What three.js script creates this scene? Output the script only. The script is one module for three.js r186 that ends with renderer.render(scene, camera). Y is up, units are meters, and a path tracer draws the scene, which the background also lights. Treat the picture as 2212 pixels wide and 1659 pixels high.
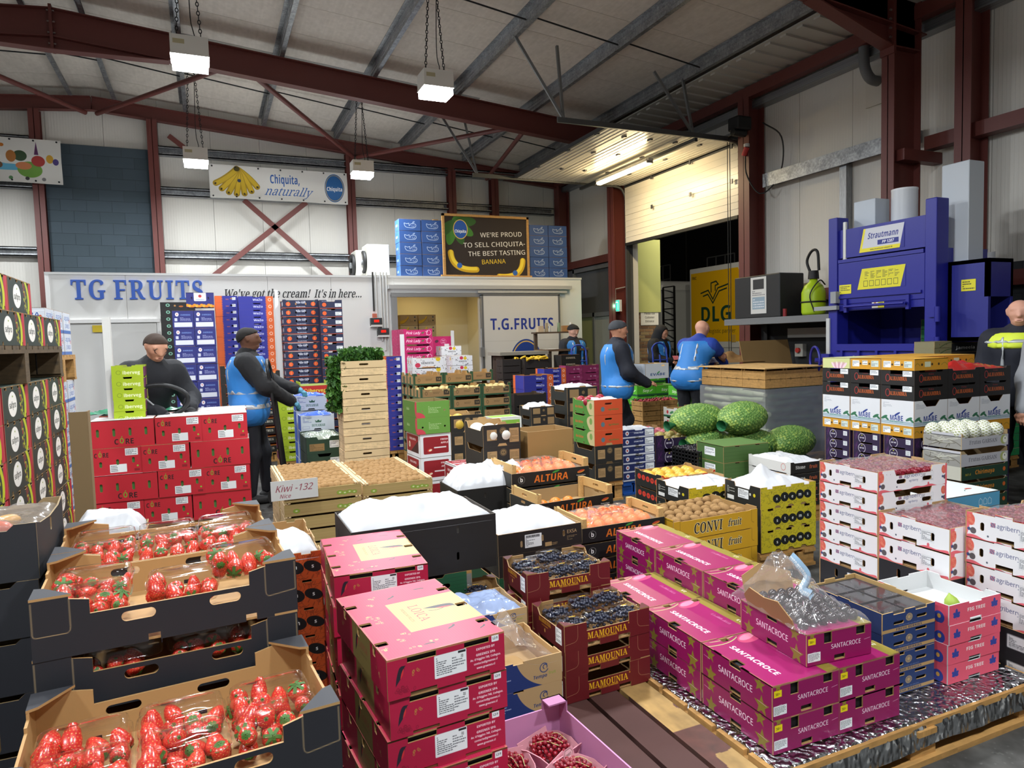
import*as THREE from 'three';
import{RoundedBoxGeometry}from 'three/addons/geometries/RoundedBoxGeometry.js';
import{mergeGeometries,mergeVertices}from 'three/addons/utils/BufferGeometryUtils.js';
import{MarchingCubes}from 'three/addons/objects/MarchingCubes.js';
import{RectAreaLightUniformsLib}from 'three/addons/lights/RectAreaLightUniformsLib.js';

// ---------- camera, night sky, exposure ----------
const scene=new THREE.Scene();
scene.background=new THREE.Color(0x020306);
const PXF=1495,PCX=1106,PCY=829.5,EYE=1.65;// focal length and centre in photo pixels, camera height in metres
const camera=new THREE.PerspectiveCamera(2*Math.atan(PCY / PXF)*180 / Math.PI,2212 / 1659,.05,200);
camera.rotation.order='YXZ';
camera.rotation.set(-3.68*Math.PI / 180,-23.7*Math.PI / 180,-1.63*Math.PI / 180);
camera.position.set(0,EYE,0);
camera.updateMatrixWorld();
const renderer=new THREE.WebGLRenderer({antialias:true});
renderer.toneMapping=THREE.LinearToneMapping;
renderer.toneMappingExposure=1.3;
renderer.shadowMap.enabled=true;
RectAreaLightUniformsLib.init();
const LAMP_W=320,LAMP_COL=0xf6fbff;// high-bay lamps: radiance of the diffuser and its colour
const TUBE_W=95,TUBE_COL=0xffe6b4;// fluorescent tube at the loading door
const STORE_W=26,STORE_COL=0xffe2a0;// lamp inside the cold store
const YARD_W=1500;// flood lamps of the yard outside

// ---------- small helpers ----------
let seed=12345;
const rnd=()=>{seed=(seed*1664525 + 1013904223)>>>0;return seed / 4294967296};
const rr=(a,b)=>a +(b - a)*rnd();
const D2R=Math.PI / 180;
const V=(x,y,z)=>new THREE.Vector3(x,y,z);
const camM=camera.matrixWorld.clone();
function ray(u,v){return V((u - PCX)/ PXF,-(v - PCY)/ PXF,-1).transformDirection(camM).multiplyScalar(Math.hypot((u - PCX)/ PXF,(v - PCY)/ PXF,1))}
const atY=(u,v,y)=>{const d=ray(u,v);return camera.position.clone().addScaledVector(d,(y - EYE)/ d.y)};// pixel on a horizontal level
const atX=(u,v,x)=>{const d=ray(u,v);return camera.position.clone().addScaledVector(d,x / d.x)};// pixel on a wall x = const
const atZ=(u,v,z)=>{const d=ray(u,v);return camera.position.clone().addScaledVector(d,z / d.z)};// pixel on a wall z = const
const invM=camera.matrixWorldInverse.copy(camera.matrixWorld).invert().clone();
const toPx=(p)=>{const q=p.clone().applyMatrix4(invM);return[PCX + PXF*q.x / -q.z,PCY - PXF*q.y / -q.z,-q.z]};
// distance of a front edge of known width W that spans u1..u2 in the photo (yaw in degrees)
function byWidth(u1,v1,u2,W,yaw=0){
const a=yaw*D2R,e=V(Math.cos(a),0,-Math.sin(a)),d=ray(u1,v1);
const f=(t)=>toPx(camera.position.clone().addScaledVector(d,t).addScaledVector(e,W))[0]- u2;
let lo=.25,hi=80;
for(let i=0;i<70;i++){const m=(lo + hi)/ 2;if(f(m)>0)lo=m;else hi=m}
return{t:lo,d,e};
}
const taken={};
function numbered(n){taken[n]=(taken[n]??-1)+ 1;return taken[n]?n + '_' + String(taken[n]).padStart(3,'0'):n}
function tag(o,label,category,group,kind){
if(label)o.userData.label=label;
if(category)o.userData.category=category;
if(group)o.userData.group=group;
if(kind)o.userData.kind=kind;
return o;
}
function thing(name,label,category,group,x=0,y=0,z=0,yaw=0){
const g=new THREE.Group();g.name=numbered(name);g.position.set(x,y,z);g.rotation.y=yaw*D2R;
tag(g,label,category,group);scene.add(g);return g;
}
function mesh(name,geo,material,parent,x=0,y=0,z=0){
const m=new THREE.Mesh(Array.isArray(geo)?(geo.length>1?merge(geo):geo[0]):geo,material);
m.name=parent&&parent !==scene?name:numbered(name);m.position.set(x,y,z);m.castShadow=m.receiveShadow=true;
(parent||scene).add(m);return m;
}
const single=(name,label,category,group,geo,material,x,y,z)=>tag(mesh(name,geo,material,scene,x,y,z),label,category,group);
const struct=(name,geo,material,x,y,z)=>{const m=mesh(name,geo,material,scene,x,y,z);m.name=name;m.userData.kind='structure';return m};
function structGroup(name){const g=new THREE.Group();g.name=name;g.userData.kind='structure';scene.add(g);return g}
function copyOf(o,label,group){const c=o.clone();c.name=numbered(o.name.replace(/_\d{3}$/,''));c.userData={...o.userData};if(label)c.userData.label=label;if(group)c.userData.group=group;scene.add(c);return c}
function plain(g){// same attributes on every geometry so that they merge
let q=g.index?g.toNonIndexed():g;
for(const k of Object.keys(q.attributes))if(!['position','normal','uv'].includes(k))q.deleteAttribute(k);
if(!q.attributes.uv)q.setAttribute('uv',new THREE.BufferAttribute(new Float32Array(q.attributes.position.count*2),2));
q.clearGroups();return q;
}
function merge(list){return mergeGeometries(list.map(plain),false)}
const box=(w,h,d,x=0,y=0,z=0)=>new THREE.BoxGeometry(w,h,d).translate(x,y,z);
const box2=(x0,x1,y0,y1,z0,z1)=>box(Math.abs(x1 - x0),Math.abs(y1 - y0),Math.abs(z1 - z0),(x0 + x1)/ 2,(y0 + y1)/ 2,(z0 + z1)/ 2);
const cyl=(r0,r1,h,n=16,x=0,y=0,z=0)=>new THREE.CylinderGeometry(r0,r1,h,n).translate(x,y,z);
function bar(a,b,w,h=w){// rectangular bar from a to b
const d=b.clone().sub(a),L=d.length(),g=new THREE.BoxGeometry(w,h,L);
const m=new THREE.Matrix4().lookAt(b,a,Math.abs(d.y / L)>.98?V(1,0,0):V(0,1,0));
return g.applyMatrix4(m).translate((a.x + b.x)/ 2,(a.y + b.y)/ 2,(a.z + b.z)/ 2);
}
function rod(a,b,r,n=8){
const d=b.clone().sub(a),L=d.length(),g=new THREE.CylinderGeometry(r,r,L,n);
return g.applyQuaternion(new THREE.Quaternion().setFromUnitVectors(V(0,1,0),d.normalize())).translate((a.x + b.x)/ 2,(a.y + b.y)/ 2,(a.z + b.z)/ 2);
}
const tube=(pts,r,n=8,seg=0,closed=false)=>new THREE.TubeGeometry(new THREE.CatmullRomCurve3(pts,closed),seg||pts.length*5,r,n,closed);
const mats={};
function mat(color,rough=.7,metal=0,extra){
const key=color + '|' + rough + '|' + metal + '|' +(extra?JSON.stringify(extra):'');
if(!mats[key])mats[key]=new(extra&&(extra.transmission||extra.clearcoat||extra.sheen)?THREE.MeshPhysicalMaterial:THREE.MeshStandardMaterial)({color,roughness:rough,metalness:metal,...(extra||{})});
return mats[key];
}
// value noise on a wrapping grid, for procedural textures
function noiseGrid(n){const a=new Float32Array(n*n);for(let i=0;i<a.length;i++)a[i]=rnd();return(x,y)=>{x=((x % n)+ n)% n;y=((y % n)+ n)% n;const i=x|0,j=y|0,fx=x - i,fy=y - j,sx=fx*fx*(3 - 2*fx),sy=fy*fy*(3 - 2*fy),k=(p,q)=>a[(q % n)*n +(p % n)];return(k(i,j)*(1 - sx)+ k(i + 1,j)*sx)*(1 - sy)+(k(i,j + 1)*(1 - sx)+ k(i + 1,j + 1)*sx)*sy}}
const N64=noiseGrid(64);
function fbm(x,y,o=4){let s=0,a=.5,f=1;for(let i=0;i<o;i++){s +=a*N64(x*f + i*17.3,y*f + i*9.1);a*=.5;f*=2}return s /(1 - Math.pow(.5,o))}
function dataTex(n,m,fn,srgb=true){
const d=new Uint8Array(n*m*4);
for(let j=0;j<m;j++)for(let i=0;i<n;i++){const c=fn(i / n,j / m);const k=(j*n + i)*4;d[k]=c[0];d[k + 1]=c[1];d[k + 2]=c[2];d[k + 3]=c[3]??255}
const t=new THREE.DataTexture(d,n,m);t.wrapS=t.wrapT=THREE.RepeatWrapping;t.magFilter=THREE.LinearFilter;t.minFilter=THREE.LinearMipmapLinearFilter;t.generateMipmaps=true;
if(srgb)t.colorSpace=THREE.SRGBColorSpace;t.needsUpdate=true;return t;
}
function canvasTex(w,h,draw){
const c=document.createElement('canvas');c.width=w;c.height=h;const x=c.getContext('2d');draw(x,w,h);
const t=new THREE.CanvasTexture(c);t.colorSpace=THREE.SRGBColorSpace;t.magFilter=THREE.LinearFilter;t.anisotropy=8;return t;
}
// uv in metres by dominant axis, so that tiling textures keep their real size
function metreUV(g,s=1,rot=false){
const q=plain(g),p=q.attributes.position,n=q.attributes.normal,uv=q.attributes.uv;
for(let i=0;i<p.count;i++){
const ax=Math.abs(n.getX(i)),ay=Math.abs(n.getY(i)),az=Math.abs(n.getZ(i));
let a,b;if(ay>=ax&&ay>=az){a=p.getX(i);b=p.getZ(i)}else if(ax>=az){a=p.getZ(i);b=p.getY(i)}else{a=p.getX(i);b=p.getY(i)}
if(rot)uv.setXY(i,b / s,a / s);else uv.setXY(i,a / s,b / s);
}return q;
}
// text on a canvas: size in canvas units, optional slant, fixed width, rotation, outline
function txt(c,s,x,y,size,color,o={}){
c.save();c.translate(x,y);if(o.rot)c.rotate(o.rot*D2R);if(o.slant)c.transform(1,0,-o.slant,1,0,0);
c.font=`${o.w || 'bold'} ${size}px ${o.f || 'sans-serif'}`;c.textBaseline='middle';c.textAlign=o.fit?'left':(o.a||'center');
if(o.fit){const m=c.measureText(s).width;c.scale(o.fit / m,1);if((o.a||'center')==='center')c.translate(-m / 2,0)}
if(o.st){c.strokeStyle=o.st;c.lineWidth=o.sw||size*.12;c.lineJoin='round';c.strokeText(s,0,0)}
c.fillStyle=color;c.fillText(s,0,0);c.restore();
}
function rrect(c,x,y,w,h,r,fill,st,sw){c.beginPath();c.roundRect(x,y,w,h,r);if(fill){c.fillStyle=fill;c.fill()}if(st){c.strokeStyle=st;c.lineWidth=sw||1;c.stroke()}}
function ell(c,x,y,a,b,fill,rot=0,st,sw){c.beginPath();c.ellipse(x,y,a,b,rot*D2R,0,7);if(fill){c.fillStyle=fill;c.fill()}if(st){c.strokeStyle=st;c.lineWidth=sw||1;c.stroke()}}
function poly(c,pts,fill,st,sw){c.beginPath();pts.forEach((p,i)=>i?c.lineTo(p[0],p[1]):c.moveTo(p[0],p[1]));c.closePath();if(fill){c.fillStyle=fill;c.fill()}if(st){c.strokeStyle=st;c.lineWidth=sw||1;c.stroke()}}
function bez(c,pts,st,sw){c.beginPath();c.moveTo(pts[0][0],pts[0][1]);for(let i=1;i + 1<pts.length;i +=2)c.quadraticCurveTo(pts[i][0],pts[i][1],pts[i + 1][0],pts[i + 1][1]);c.strokeStyle=st;c.lineWidth=sw;c.lineCap='round';c.stroke()}
function smallPrint(c,x,y,w,h,color,lines=6){for(let i=0;i<lines;i++){let p=x;const yy=y +(i + .5)*h / lines;while(p<x + w*.94){const l=Math.min(rr(.03,.16)*w,x + w - p);c.fillStyle=color;c.fillRect(p,yy - h / lines*.22,l,h / lines*.44);p +=l + w*.03;if(rnd()<.12)break}}}
const sticker=(c,x,y,w,h,o={})=>{rrect(c,x,y,w,h,Math.min(w,h)*.04,o.bg||'#eceff0','#b9bcc0',.6);smallPrint(c,x + w*.06,y + h*.1,w*(o.half||.86),h*.8,'#55585e',o.n||7);if(o.bar)for(let i=0,p=x + w*.08;p<x + w*.9;i++){const l=rr(.4,1.6)*w / 60;c.fillStyle='#222';c.fillRect(p,y + h*.07,l,h*.16);p +=l + rr(.5,1.3)*w / 60}};
// ---------- the hall ----------
const ZG=-16.5,XR=8.9,XL=-12.7,ZF=5.5,RIDGE=-1.86,ZC=-13.95,CSTOP=3.0;
const rafterTop=(x)=>6.75 - .088*Math.abs(x - RIDGE),roofY=(x)=>rafterTop(x)+ .2;
const concreteT=dataTex(512,512,(x,y)=>{const a=fbm(x*64 / 4,y*64 / 4,5),b=fbm(x*64,y*64,3),sp=N64(x*256,y*256)>.93?26:0;const g=62 + 46*(a - .5)+ 34*(b - .5)+ sp;return[g + 2,g + 1,g - 2]});
const concreteM=new THREE.MeshStandardMaterial({map:concreteT,roughness:.78,bumpMap:concreteT,bumpScale:.002});
const floorG=metreUV(box2(XL - .3,XR + .3,-.2,0,ZG - .3,ZF + .3),3.1);
struct('floor',floorG,concreteM);
const claddingBump=dataTex(256,64,(x,y)=>{const k=(x*20)% 1;const g=128 +(k<.12?-70:30*Math.sin(k*6.28));return[g,g,g]},false);
const cladM=new THREE.MeshStandardMaterial({color:0xcfccc4,roughness:.55,bumpMap:claddingBump,bumpScale:.004});
const cladDark=new THREE.MeshStandardMaterial({color:0x6f6e6c,roughness:.6,bumpMap:claddingBump,bumpScale:.004});
const roofT=dataTex(256,256,(x,y)=>{const a=fbm(x*32,y*32,4),b=fbm(x*64,y*6 + 3,3);const g=208 + 20*(a - .5)+ 14*(b - .5);return[g,g - 8,g - 19]});
const roofM=new THREE.MeshStandardMaterial({map:roofT,roughness:.6});
const skyM=mat(0x8f8d89,.25);
const steelM=new THREE.MeshStandardMaterial({color:0x64302a,roughness:.5});
const galvT=dataTex(256,256,(x,y)=>{const a=fbm(x*64,y*64,3),b=fbm(x*16,y*16,3);const g=150 + 60*(a - .5)+ 50*(b - .5);return[g,g + 3,g + 6]});
const galvM=new THREE.MeshStandardMaterial({map:galvT,roughness:.42,metalness:.75});
const darkSteel=mat(0x2a2c2e,.5,.6);
// wall of vertical panels along x (z fixed) or along z (x fixed); each panel is a part
function panelWall(name,axis,at,from,to,base,topFn,m,thick=.14,width=1.0,holes=[]){
const g=structGroup(name);let a=from;
while(a<to - 1e-6){
const b=Math.min(a + width,to),gap=.003;
const cuts=holes.filter((h)=>h[0]<b&&h[1]>a);
const spans=[];
if(!cuts.length)spans.push([a,b,base,null]);
else{const h=cuts[0];if(h[0]>a + .02)spans.push([a,h[0],base,null]);spans.push([Math.max(a,h[0]),Math.min(b,h[1]),h[3],null]);if(h[2]>base + .02)spans.push([Math.max(a,h[0]),Math.min(b,h[1]),base,h[2]]);if(h[1]<b - .02)spans.push([h[1],b,base,null])}
for(const[p,q,y0,y1]of spans){
const s=new THREE.Shape();s.moveTo(p + gap,y0);s.lineTo(q - gap,y0);s.lineTo(q - gap,y1??topFn(q));if(y1==null&&p<RIDGE&&q>RIDGE&&axis==='x')s.lineTo(RIDGE,topFn(RIDGE));s.lineTo(p + gap,y1??topFn(p));
const e=new THREE.ExtrudeGeometry(s,{depth:thick - .01,bevelEnabled:false});
if(axis==='x')e.translate(0,0,at - thick);else e.rotateY(-Math.PI / 2).translate(at + thick,0,0);
mesh('panel',metreUV(e,1),m,g);
}
a=b;
}
return g;
}
panelWall('wall_back','x',ZG,XL,XR + .3,0,(x)=>roofY(x)+ .02,cladM);
mesh('backing_sheet',box2(XL - .2,XR + .4,0,7.1,ZG - .2,ZG - .15),mat(0x77776f,.8),scene.getObjectByName('wall_back'));
// loading door opening: z -13.3 .. -9.6 on the right wall
const DZ0=-13.3,DZ1=-9.6,DTOP=4.9;
panelWall('wall_right','z',XR,ZG,ZF,0,()=>6.15,cladM,.14,1.0,[[DZ0,DZ1,0,DTOP]]);
panelWall('wall_left','z',XL - .14,ZG,ZF,0,()=>6.15,cladM);
panelWall('wall_front','x',ZF + .14,XL,XR + .3,0,(x)=>roofY(x)+ .02,cladM);
// roof: panels running from ridge to eaves, each a part; some are translucent rooflights (dark at night)
const ceil=structGroup('ceiling');
for(const side of[-1,1]){
const xe=side>0?XR + .35:XL - .35;let z=ZG - .2;
const sl=Math.atan(.088),len=Math.abs(xe - RIDGE)/ Math.cos(sl);
while(z<ZF + .3){
const w=.98,cuts=side>0?(Math.abs(z + 13.8)<.6?[[1.6,7.0]]:Math.abs(z + 6.9)<.6?[[5.2,8.6]]:[]):[];
const piece=(a,b,m,nm)=>{const g=metreUV(box2(a,b,0,.08,.004,w - .004),2.0);g.rotateZ(-sl);if(side<0)g.scale(-1,1,1);if(side<0){const q=g.attributes.position,nn=g.attributes.normal,u=g.attributes.uv;for(let i=0;i<q.count;i +=3)for(const at of[q,nn,u]){const s=at.itemSize,t=at.array.slice((i + 1)*s,(i + 2)*s);at.array.copyWithin((i + 1)*s,(i + 2)*s,(i + 3)*s);at.array.set(t,(i + 2)*s)}}g.translate(RIDGE,roofY(RIDGE),z);mesh(nm,g,m,ceil)};
if(cuts.length){piece(0,cuts[0][0],roofM,'panel');piece(cuts[0][0],cuts[0][1],skyM,'rooflight');piece(cuts[0][1],len,roofM,'panel')}else piece(0,len,roofM,'panel');
z +=w;
}
}
mesh('roof_cover',[box2(0,11.6,.09,.12,ZG - .3,ZF + .4).rotateZ(-Math.atan(.088)).translate(RIDGE,roofY(RIDGE),0),box2(-11.6,0,.09,.12,ZG - .3,ZF + .4).rotateZ(Math.atan(.088)).translate(RIDGE,roofY(RIDGE),0)],mat(0x55565a,.8),ceil);
// lower lining strip near the right eaves: ribbed sheet
{const rib=[];for(let z=ZG;z<ZF;z +=.3)rib.push(box2(7.75,XR,0,.03,z + .05,z + .16));rib.push(box2(7.7,XR,.03,.05,ZG,ZF));mesh('eaves_lining',rib.map((g)=>g.translate(-7.7,0,0).rotateZ(-.05).translate(7.7,roofY(7.7)- .26,0)),mat(0xb9b6ae,.45),ceil)}
// I-section members
function iBeam(a,b,depth,width,tf=.016,tw=.012){// from a to b, depth along "up"
const d=b.clone().sub(a),L=d.length(),gs=[box2(-width / 2,width / 2,depth / 2 - tf,depth / 2,-L / 2,L / 2),box2(-width / 2,width / 2,-depth / 2,-depth / 2 + tf,-L / 2,L / 2),box2(-tw / 2,tw / 2,-depth / 2,depth / 2,-L / 2,L / 2)];
const m=new THREE.Matrix4().lookAt(b,a,V(0,1,0));return gs.map((g)=>g.applyMatrix4(m).translate((a.x + b.x)/ 2,(a.y + b.y)/ 2,(a.z + b.z)/ 2));
}
function iPost(x,z,y0,y1,dep,wid,ax){// column; dep along axis ax
const t=.016;return ax==='x'?[box2(x - dep / 2,x - dep / 2 + t,y0,y1,z - wid / 2,z + wid / 2),box2(x + dep / 2 - t,x + dep / 2,y0,y1,z - wid / 2,z + wid / 2),box2(x - dep / 2,x + dep / 2,y0,y1,z - .006,z + .006)]
:[box2(x - wid / 2,x + wid / 2,y0,y1,z + dep / 2 - t,z + dep / 2),box2(x - wid / 2,x + wid / 2,y0,y1,z - dep / 2,z - dep / 2 + t),box2(x - .006,x + .006,y0,y1,z - dep / 2,z + dep / 2)];
}
function frame(name,z,depth,width){
const g=structGroup(name),off=depth / 2;
mesh('rafter',iBeam(V(RIDGE,rafterTop(RIDGE)- off,z),V(XR - .2,rafterTop(XR - .2)- off,z),depth,width),steelM,g);
mesh('rafter',iBeam(V(RIDGE,rafterTop(RIDGE)- off,z),V(XL + .2,rafterTop(XL + .2)- off,z),depth,width),steelM,g);
return g;
}
const plateX=(pts,z,t)=>{const s=new THREE.Shape();pts.forEach((p,i)=>i?s.lineTo(p[0],p[1]):s.moveTo(p[0],p[1]));return new THREE.ExtrudeGeometry(s,{depth:t,bevelEnabled:false}).translate(0,0,z - t / 2)};
const bolts=(list,r,h,axis)=>list.map(([x,y,z])=>{const c=new THREE.CylinderGeometry(r,r,h,6);if(axis==='z')c.rotateX(Math.PI / 2);if(axis==='x')c.rotateZ(Math.PI / 2);return c.translate(x,y,z)});
for(const[name,z]of[['trim_1',-12.45],['trim_2',-6.28],['trim_3',-.2]]){
const g=frame(name,z,.42,.18),yb=rafterTop(RIDGE)- .42;
const ap=[[RIDGE - 1.55,rafterTop(RIDGE - 1.55)- .42],[RIDGE,yb - .17],[RIDGE + 1.55,rafterTop(RIDGE + 1.55)- .42],[RIDGE,yb + .03]];
mesh('apex_haunch',[plateX(ap,z,.012),bar(V(RIDGE - 1.55,rafterTop(RIDGE - 1.55)- .43,z),V(RIDGE,yb - .18,z),.18,.016),bar(V(RIDGE,yb - .18,z),V(RIDGE + 1.55,rafterTop(RIDGE + 1.55)- .43,z),.18,.016)],steelM,g);
mesh('end_plate',box2(RIDGE - .02,RIDGE + .02,yb - .19,yb + .46,z - .1,z + .1),steelM,g);
const bl=[];for(let i=0;i<4;i++)for(const s of[-1,1])for(const q of[-1,1])bl.push([RIDGE + s*.035,yb - .1 + i*.16,z + q*.06]);
mesh('bolts',bolts(bl,.014,.03,'x'),mat(0x8a7a74,.4,.5),g);
// knee: column, haunch
if(z===-12.45)continue;// this frame lands on the lintel of the loading door
const xf=8.08,xo=8.58;
mesh('column',iPost((xf + xo)/ 2,z,0,rafterTop(8.3),xo - xf,.18,'x'),steelM,g);
const hx=6.75,hy=rafterTop(hx)- .42;
mesh('knee_haunch',[plateX([[hx,hy],[xf,5.2],[xo,5.2],[xo,rafterTop(xo)],[hx,rafterTop(hx)]],z,.012),bar(V(hx - .02,hy - .005,z),V(xf,5.19,z),.18,.018),box2(xf,xo,5.18,5.2,z - .09,z + .09),box2(xf - .02,xf + .02,5.1,rafterTop(xf),z - .1,z + .1)],steelM,g);
const kb=[];for(let i=0;i<7;i++)if(i !==4)kb.push([xf + .03,5.3 + i*.11,z + .06],[xf - .03,5.3 + i*.11,z + .06]);
mesh('bolts',bolts(kb,.014,.03,'x'),mat(0x8a7a74,.4,.5),g);
mesh('stub_bracket',box2(xf + .1,XR,3.78,3.92,z + .02,z + .16),steelM,g);
}
{const g=frame('trim_4',ZG + .12,.27,.14);g.name='trim_4';
for(const x of[-2.84,-.8,3.24,5.7,6.83,-5.2,-8])mesh('column',iPost(x,ZG + .13,0,rafterTop(x)- .27,.2,.19,'z'),steelM,g);
mesh('column',iPost(8.72,ZG + .2,0,5.7,.3,.26,'x'),steelM,g);
// flat X bracing between two columns and knee braces
const bz=ZG + .3,b4=(u,v)=>atZ(u,v,bz);
mesh('cross_brace',bar(b4(527,432),b4(738,617),.02,.11),steelM,g);mesh('cross_brace',bar(b4(662,437),b4(440,613),.02,.11),steelM,g);
mesh('knee_brace',bar(b4(364,293),b4(432,345),.02,.1),steelM,g);
}
// purlins (galvanised Z sections) with sag rods, wall rails
const purX=[RIDGE - .38,RIDGE + .38];for(let i=0;i<6;i++){purX.push(-.18 + i*1.552);purX.push(RIDGE*2 -(-.18 + i*1.552))}purX.push(2*RIDGE - 9.1);
const pur=structGroup('trim_5');
for(const x of purX){const y=rafterTop(x),L=ZF - ZG - .2;const zz=[box2(-.004,.004,0,.198,-L / 2,L / 2),box2(0,.07,0,.006,-L / 2,L / 2),box2(-.07,0,.192,.198,-L / 2,L / 2),box2(.066,.07,0,.02,-L / 2,L / 2),box2(-.012,.012,.06,.075,-L / 2,L / 2),box2(-.012,.012,.12,.135,-L / 2,L / 2)];mesh('purlin',metreUV(merge(zz),1.3),galvM,pur,x,y,(ZF + ZG)/ 2)}
{const xs=purX.slice().sort((a,b)=>a - b);for(const z of[-14.4,-9.3,-3.2])for(let i=0;i + 1<xs.length;i++)mesh('sag_rod',rod(V(xs[i],rafterTop(xs[i])+ .13,z),V(xs[i + 1],rafterTop(xs[i + 1])+ .06,z),.012,6),darkSteel,pur)}
// wind bracing tubes in the last bay (roof plane)
{const g=structGroup('trim_6');const P=(x,z)=>V(x,rafterTop(x)- .35,z);
for(const[x0,x1]of[[RIDGE - .1,-3.9],[RIDGE + .1,.45],[3.3,.95],[3.4,5.6],[6.6,5.9]])mesh('brace_tube',rod(P(x0,ZG + .25),P(x1,-12.5),.045,10),steelM,g)}
const rails=structGroup('trim_7');
function rail(a,b,out){const L=a.distanceTo(b),g=[box2(-.01,.01,-.09,.09,-L / 2,L / 2),box2(0,.17,.07,.09,-L / 2,L / 2),box2(0,.17,-.09,-.07,-L / 2,L / 2),box2(.15,.17,-.09,-.05,-L / 2,L / 2),box2(.15,.17,.05,.09,-L / 2,L / 2)];const m=metreUV(merge(g),1.3);if(out==='z')m.rotateY(-Math.PI / 2);else m.rotateY(Math.PI);mesh('rail',m.translate((a.x + b.x)/ 2,a.y,(a.z + b.z)/ 2),galvM,rails)}
for(const y of[5.78,4.95,3.64,1.8])for(const[x0,x1]of[[XL,-2.95],[-.7,3.14],[3.34,5.6],[5.8,8.5]])rail(V(x0,y,ZG + .02),V(x1,y,ZG + .02),'z');
// right wall: eaves tube, rails, door posts, low block wall
{const g=structGroup('trim_8');
mesh('eaves_tube',box2(8.55,8.7,5.6,5.78,ZG,ZF),steelM,g);
mesh('eaves_angle',box2(8.72,XR,5.46,5.58,ZG,ZF),galvM,g);
mesh('rail',metreUV(merge([box2(8.72,XR,4.12,4.28,-9.1,-6.4),box2(8.7,8.72,4.08,4.3,-9.1,-6.4)]),1.3),galvM,g);
mesh('rail_post',box2(8.78,XR,1.9,4.1,-7.62,-7.5),galvM,g);
mesh('rail_beam',box2(8.66,8.84,3.95,4.12,-6.2,ZF),steelM,g);
for(const[z,w]of[[-9.36,.26],[-5.62,.2],[-13.62,.26]])mesh('wall_post',iPost(8.7,z,0,5.6,.34,w,'x'),steelM,g);
mesh('sill_beam',box2(8.66,8.84,2.12,2.3,-9.2,-6.4),steelM,g);mesh('sill_beam',box2(8.66,8.84,2.12,2.3,-6.1,ZF),steelM,g);
}
const blockM=mat(0x34363a,.85),blockB=mat(0x2f3135,.88),blockL=mat(0x3a4750,.8),blockL2=mat(0x37444c,.82);
function blocks(name,axis,at,a0,a1,y0,y1,bl,bh,thick,ms,dir){
const g=structGroup(name);let row=0;
mesh('mortar',axis==='x'?box2(a0,a1,y0,y1,at,at + dir*(thick - .006)):box2(at,at + dir*(thick - .006),y0,y1,a0,a1),mat(0x2c2e31,.9),g);
const cache={};
for(let y=y0;y<y1 - .02;y +=bh,row++)for(let a=a0 -(row % 2?bl / 2:0);a<a1 - .02;a +=bl){
const p=Math.max(a,a0)+ .002,q=Math.min(a + bl,a1)- .002;if(q - p<.03)continue;const h=Math.min(bh,y1 - y)- .004,key=(q - p).toFixed(3)+ '|' + h.toFixed(3);
const ge=cache[key]||(cache[key]=axis==='x'?box(q - p,h,thick):box(thick,h,q - p));
const m=mesh('block',ge,ms[rnd()<.5?0:1],g);if(axis==='x')m.position.set((p + q)/ 2,y + h / 2,at + dir*(thick / 2));else m.position.set(at + dir*(thick / 2),y + h / 2,(p + q)/ 2);
}
return g;
}
blocks('wall_block_panel','x',ZG + .02,-2.74,-.9,2.9,5.79,.45,.225,.08,[blockL,blockL2],1);
blocks('wall_dado_right','z',XR - .01,-9.2,-6.0,0,2.12,.45,.225,.1,[blockM,blockB],-1);
blocks('wall_dado_corner','z',XR - .01,-5.5,ZF,0,2.4,.45,.225,.12,[blockM,blockB],-1);
// far part of the right wall: grey partition with door and exit sign
{const g=structGroup('wall_partition');const pm=mat(0x58595b,.7),fm=mat(0x6a6b6d,.5);
mesh('lining',box2(XR - .05,XR,0,3.4,-16.3,-13.75),pm,g);
mesh('head_beam',box2(XR - .16,XR - .02,3.42,3.6,-16.3,-13.7),steelM,g);
mesh('frame_post',box2(XR - .12,XR - .04,0,3.42,-15.9,-15.82),fm,g);mesh('frame_head',box2(XR - .12,XR - .04,3.3,3.4,-15.9,-13.8),fm,g);
}
{const g=structGroup('door_1');const fm=mat(0x77797c,.5);
mesh('door_frame',[box2(XR - .14,XR - .05,0,2.25,-15.6,-15.5),box2(XR - .14,XR - .05,0,2.25,-14.9,-14.82),box2(XR - .14,XR - .05,0,2.25,-14.1,-14.0),box2(XR - .14,XR - .05,2.15,2.25,-15.6,-14.0),box2(XR - .13,XR - .06,0,.3,-15.5,-14.1)],fm,g);
mesh('pane',box2(XR - .1,XR - .09,.3,2.15,-15.5,-14.9),mat(0xb9bd8a,.25),g);mesh('pane',box2(XR - .1,XR - .09,.3,2.15,-14.82,-14.1),mat(0xa9aaa0,.25),g);
}
const exitT=canvasTex(256,160,(c)=>{c.fillStyle='#19b598';c.fillRect(0,0,256,160);c.fillStyle='#dffff4';c.beginPath();c.arc(96,38,13,0,7);c.fill();c.strokeStyle='#dffff4';c.lineWidth=16;c.lineCap='round';c.beginPath();c.moveTo(94,60);c.lineTo(86,94);c.lineTo(112,116);c.lineTo(104,142);c.moveTo(86,94);c.lineTo(64,118);c.lineTo(42,120);c.moveTo(94,64);c.lineTo(66,82);c.moveTo(96,66);c.lineTo(122,82);c.stroke();c.fillRect(156,20,70,124);c.fillStyle='#19b598';c.fillRect(168,34,46,110)});
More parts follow.
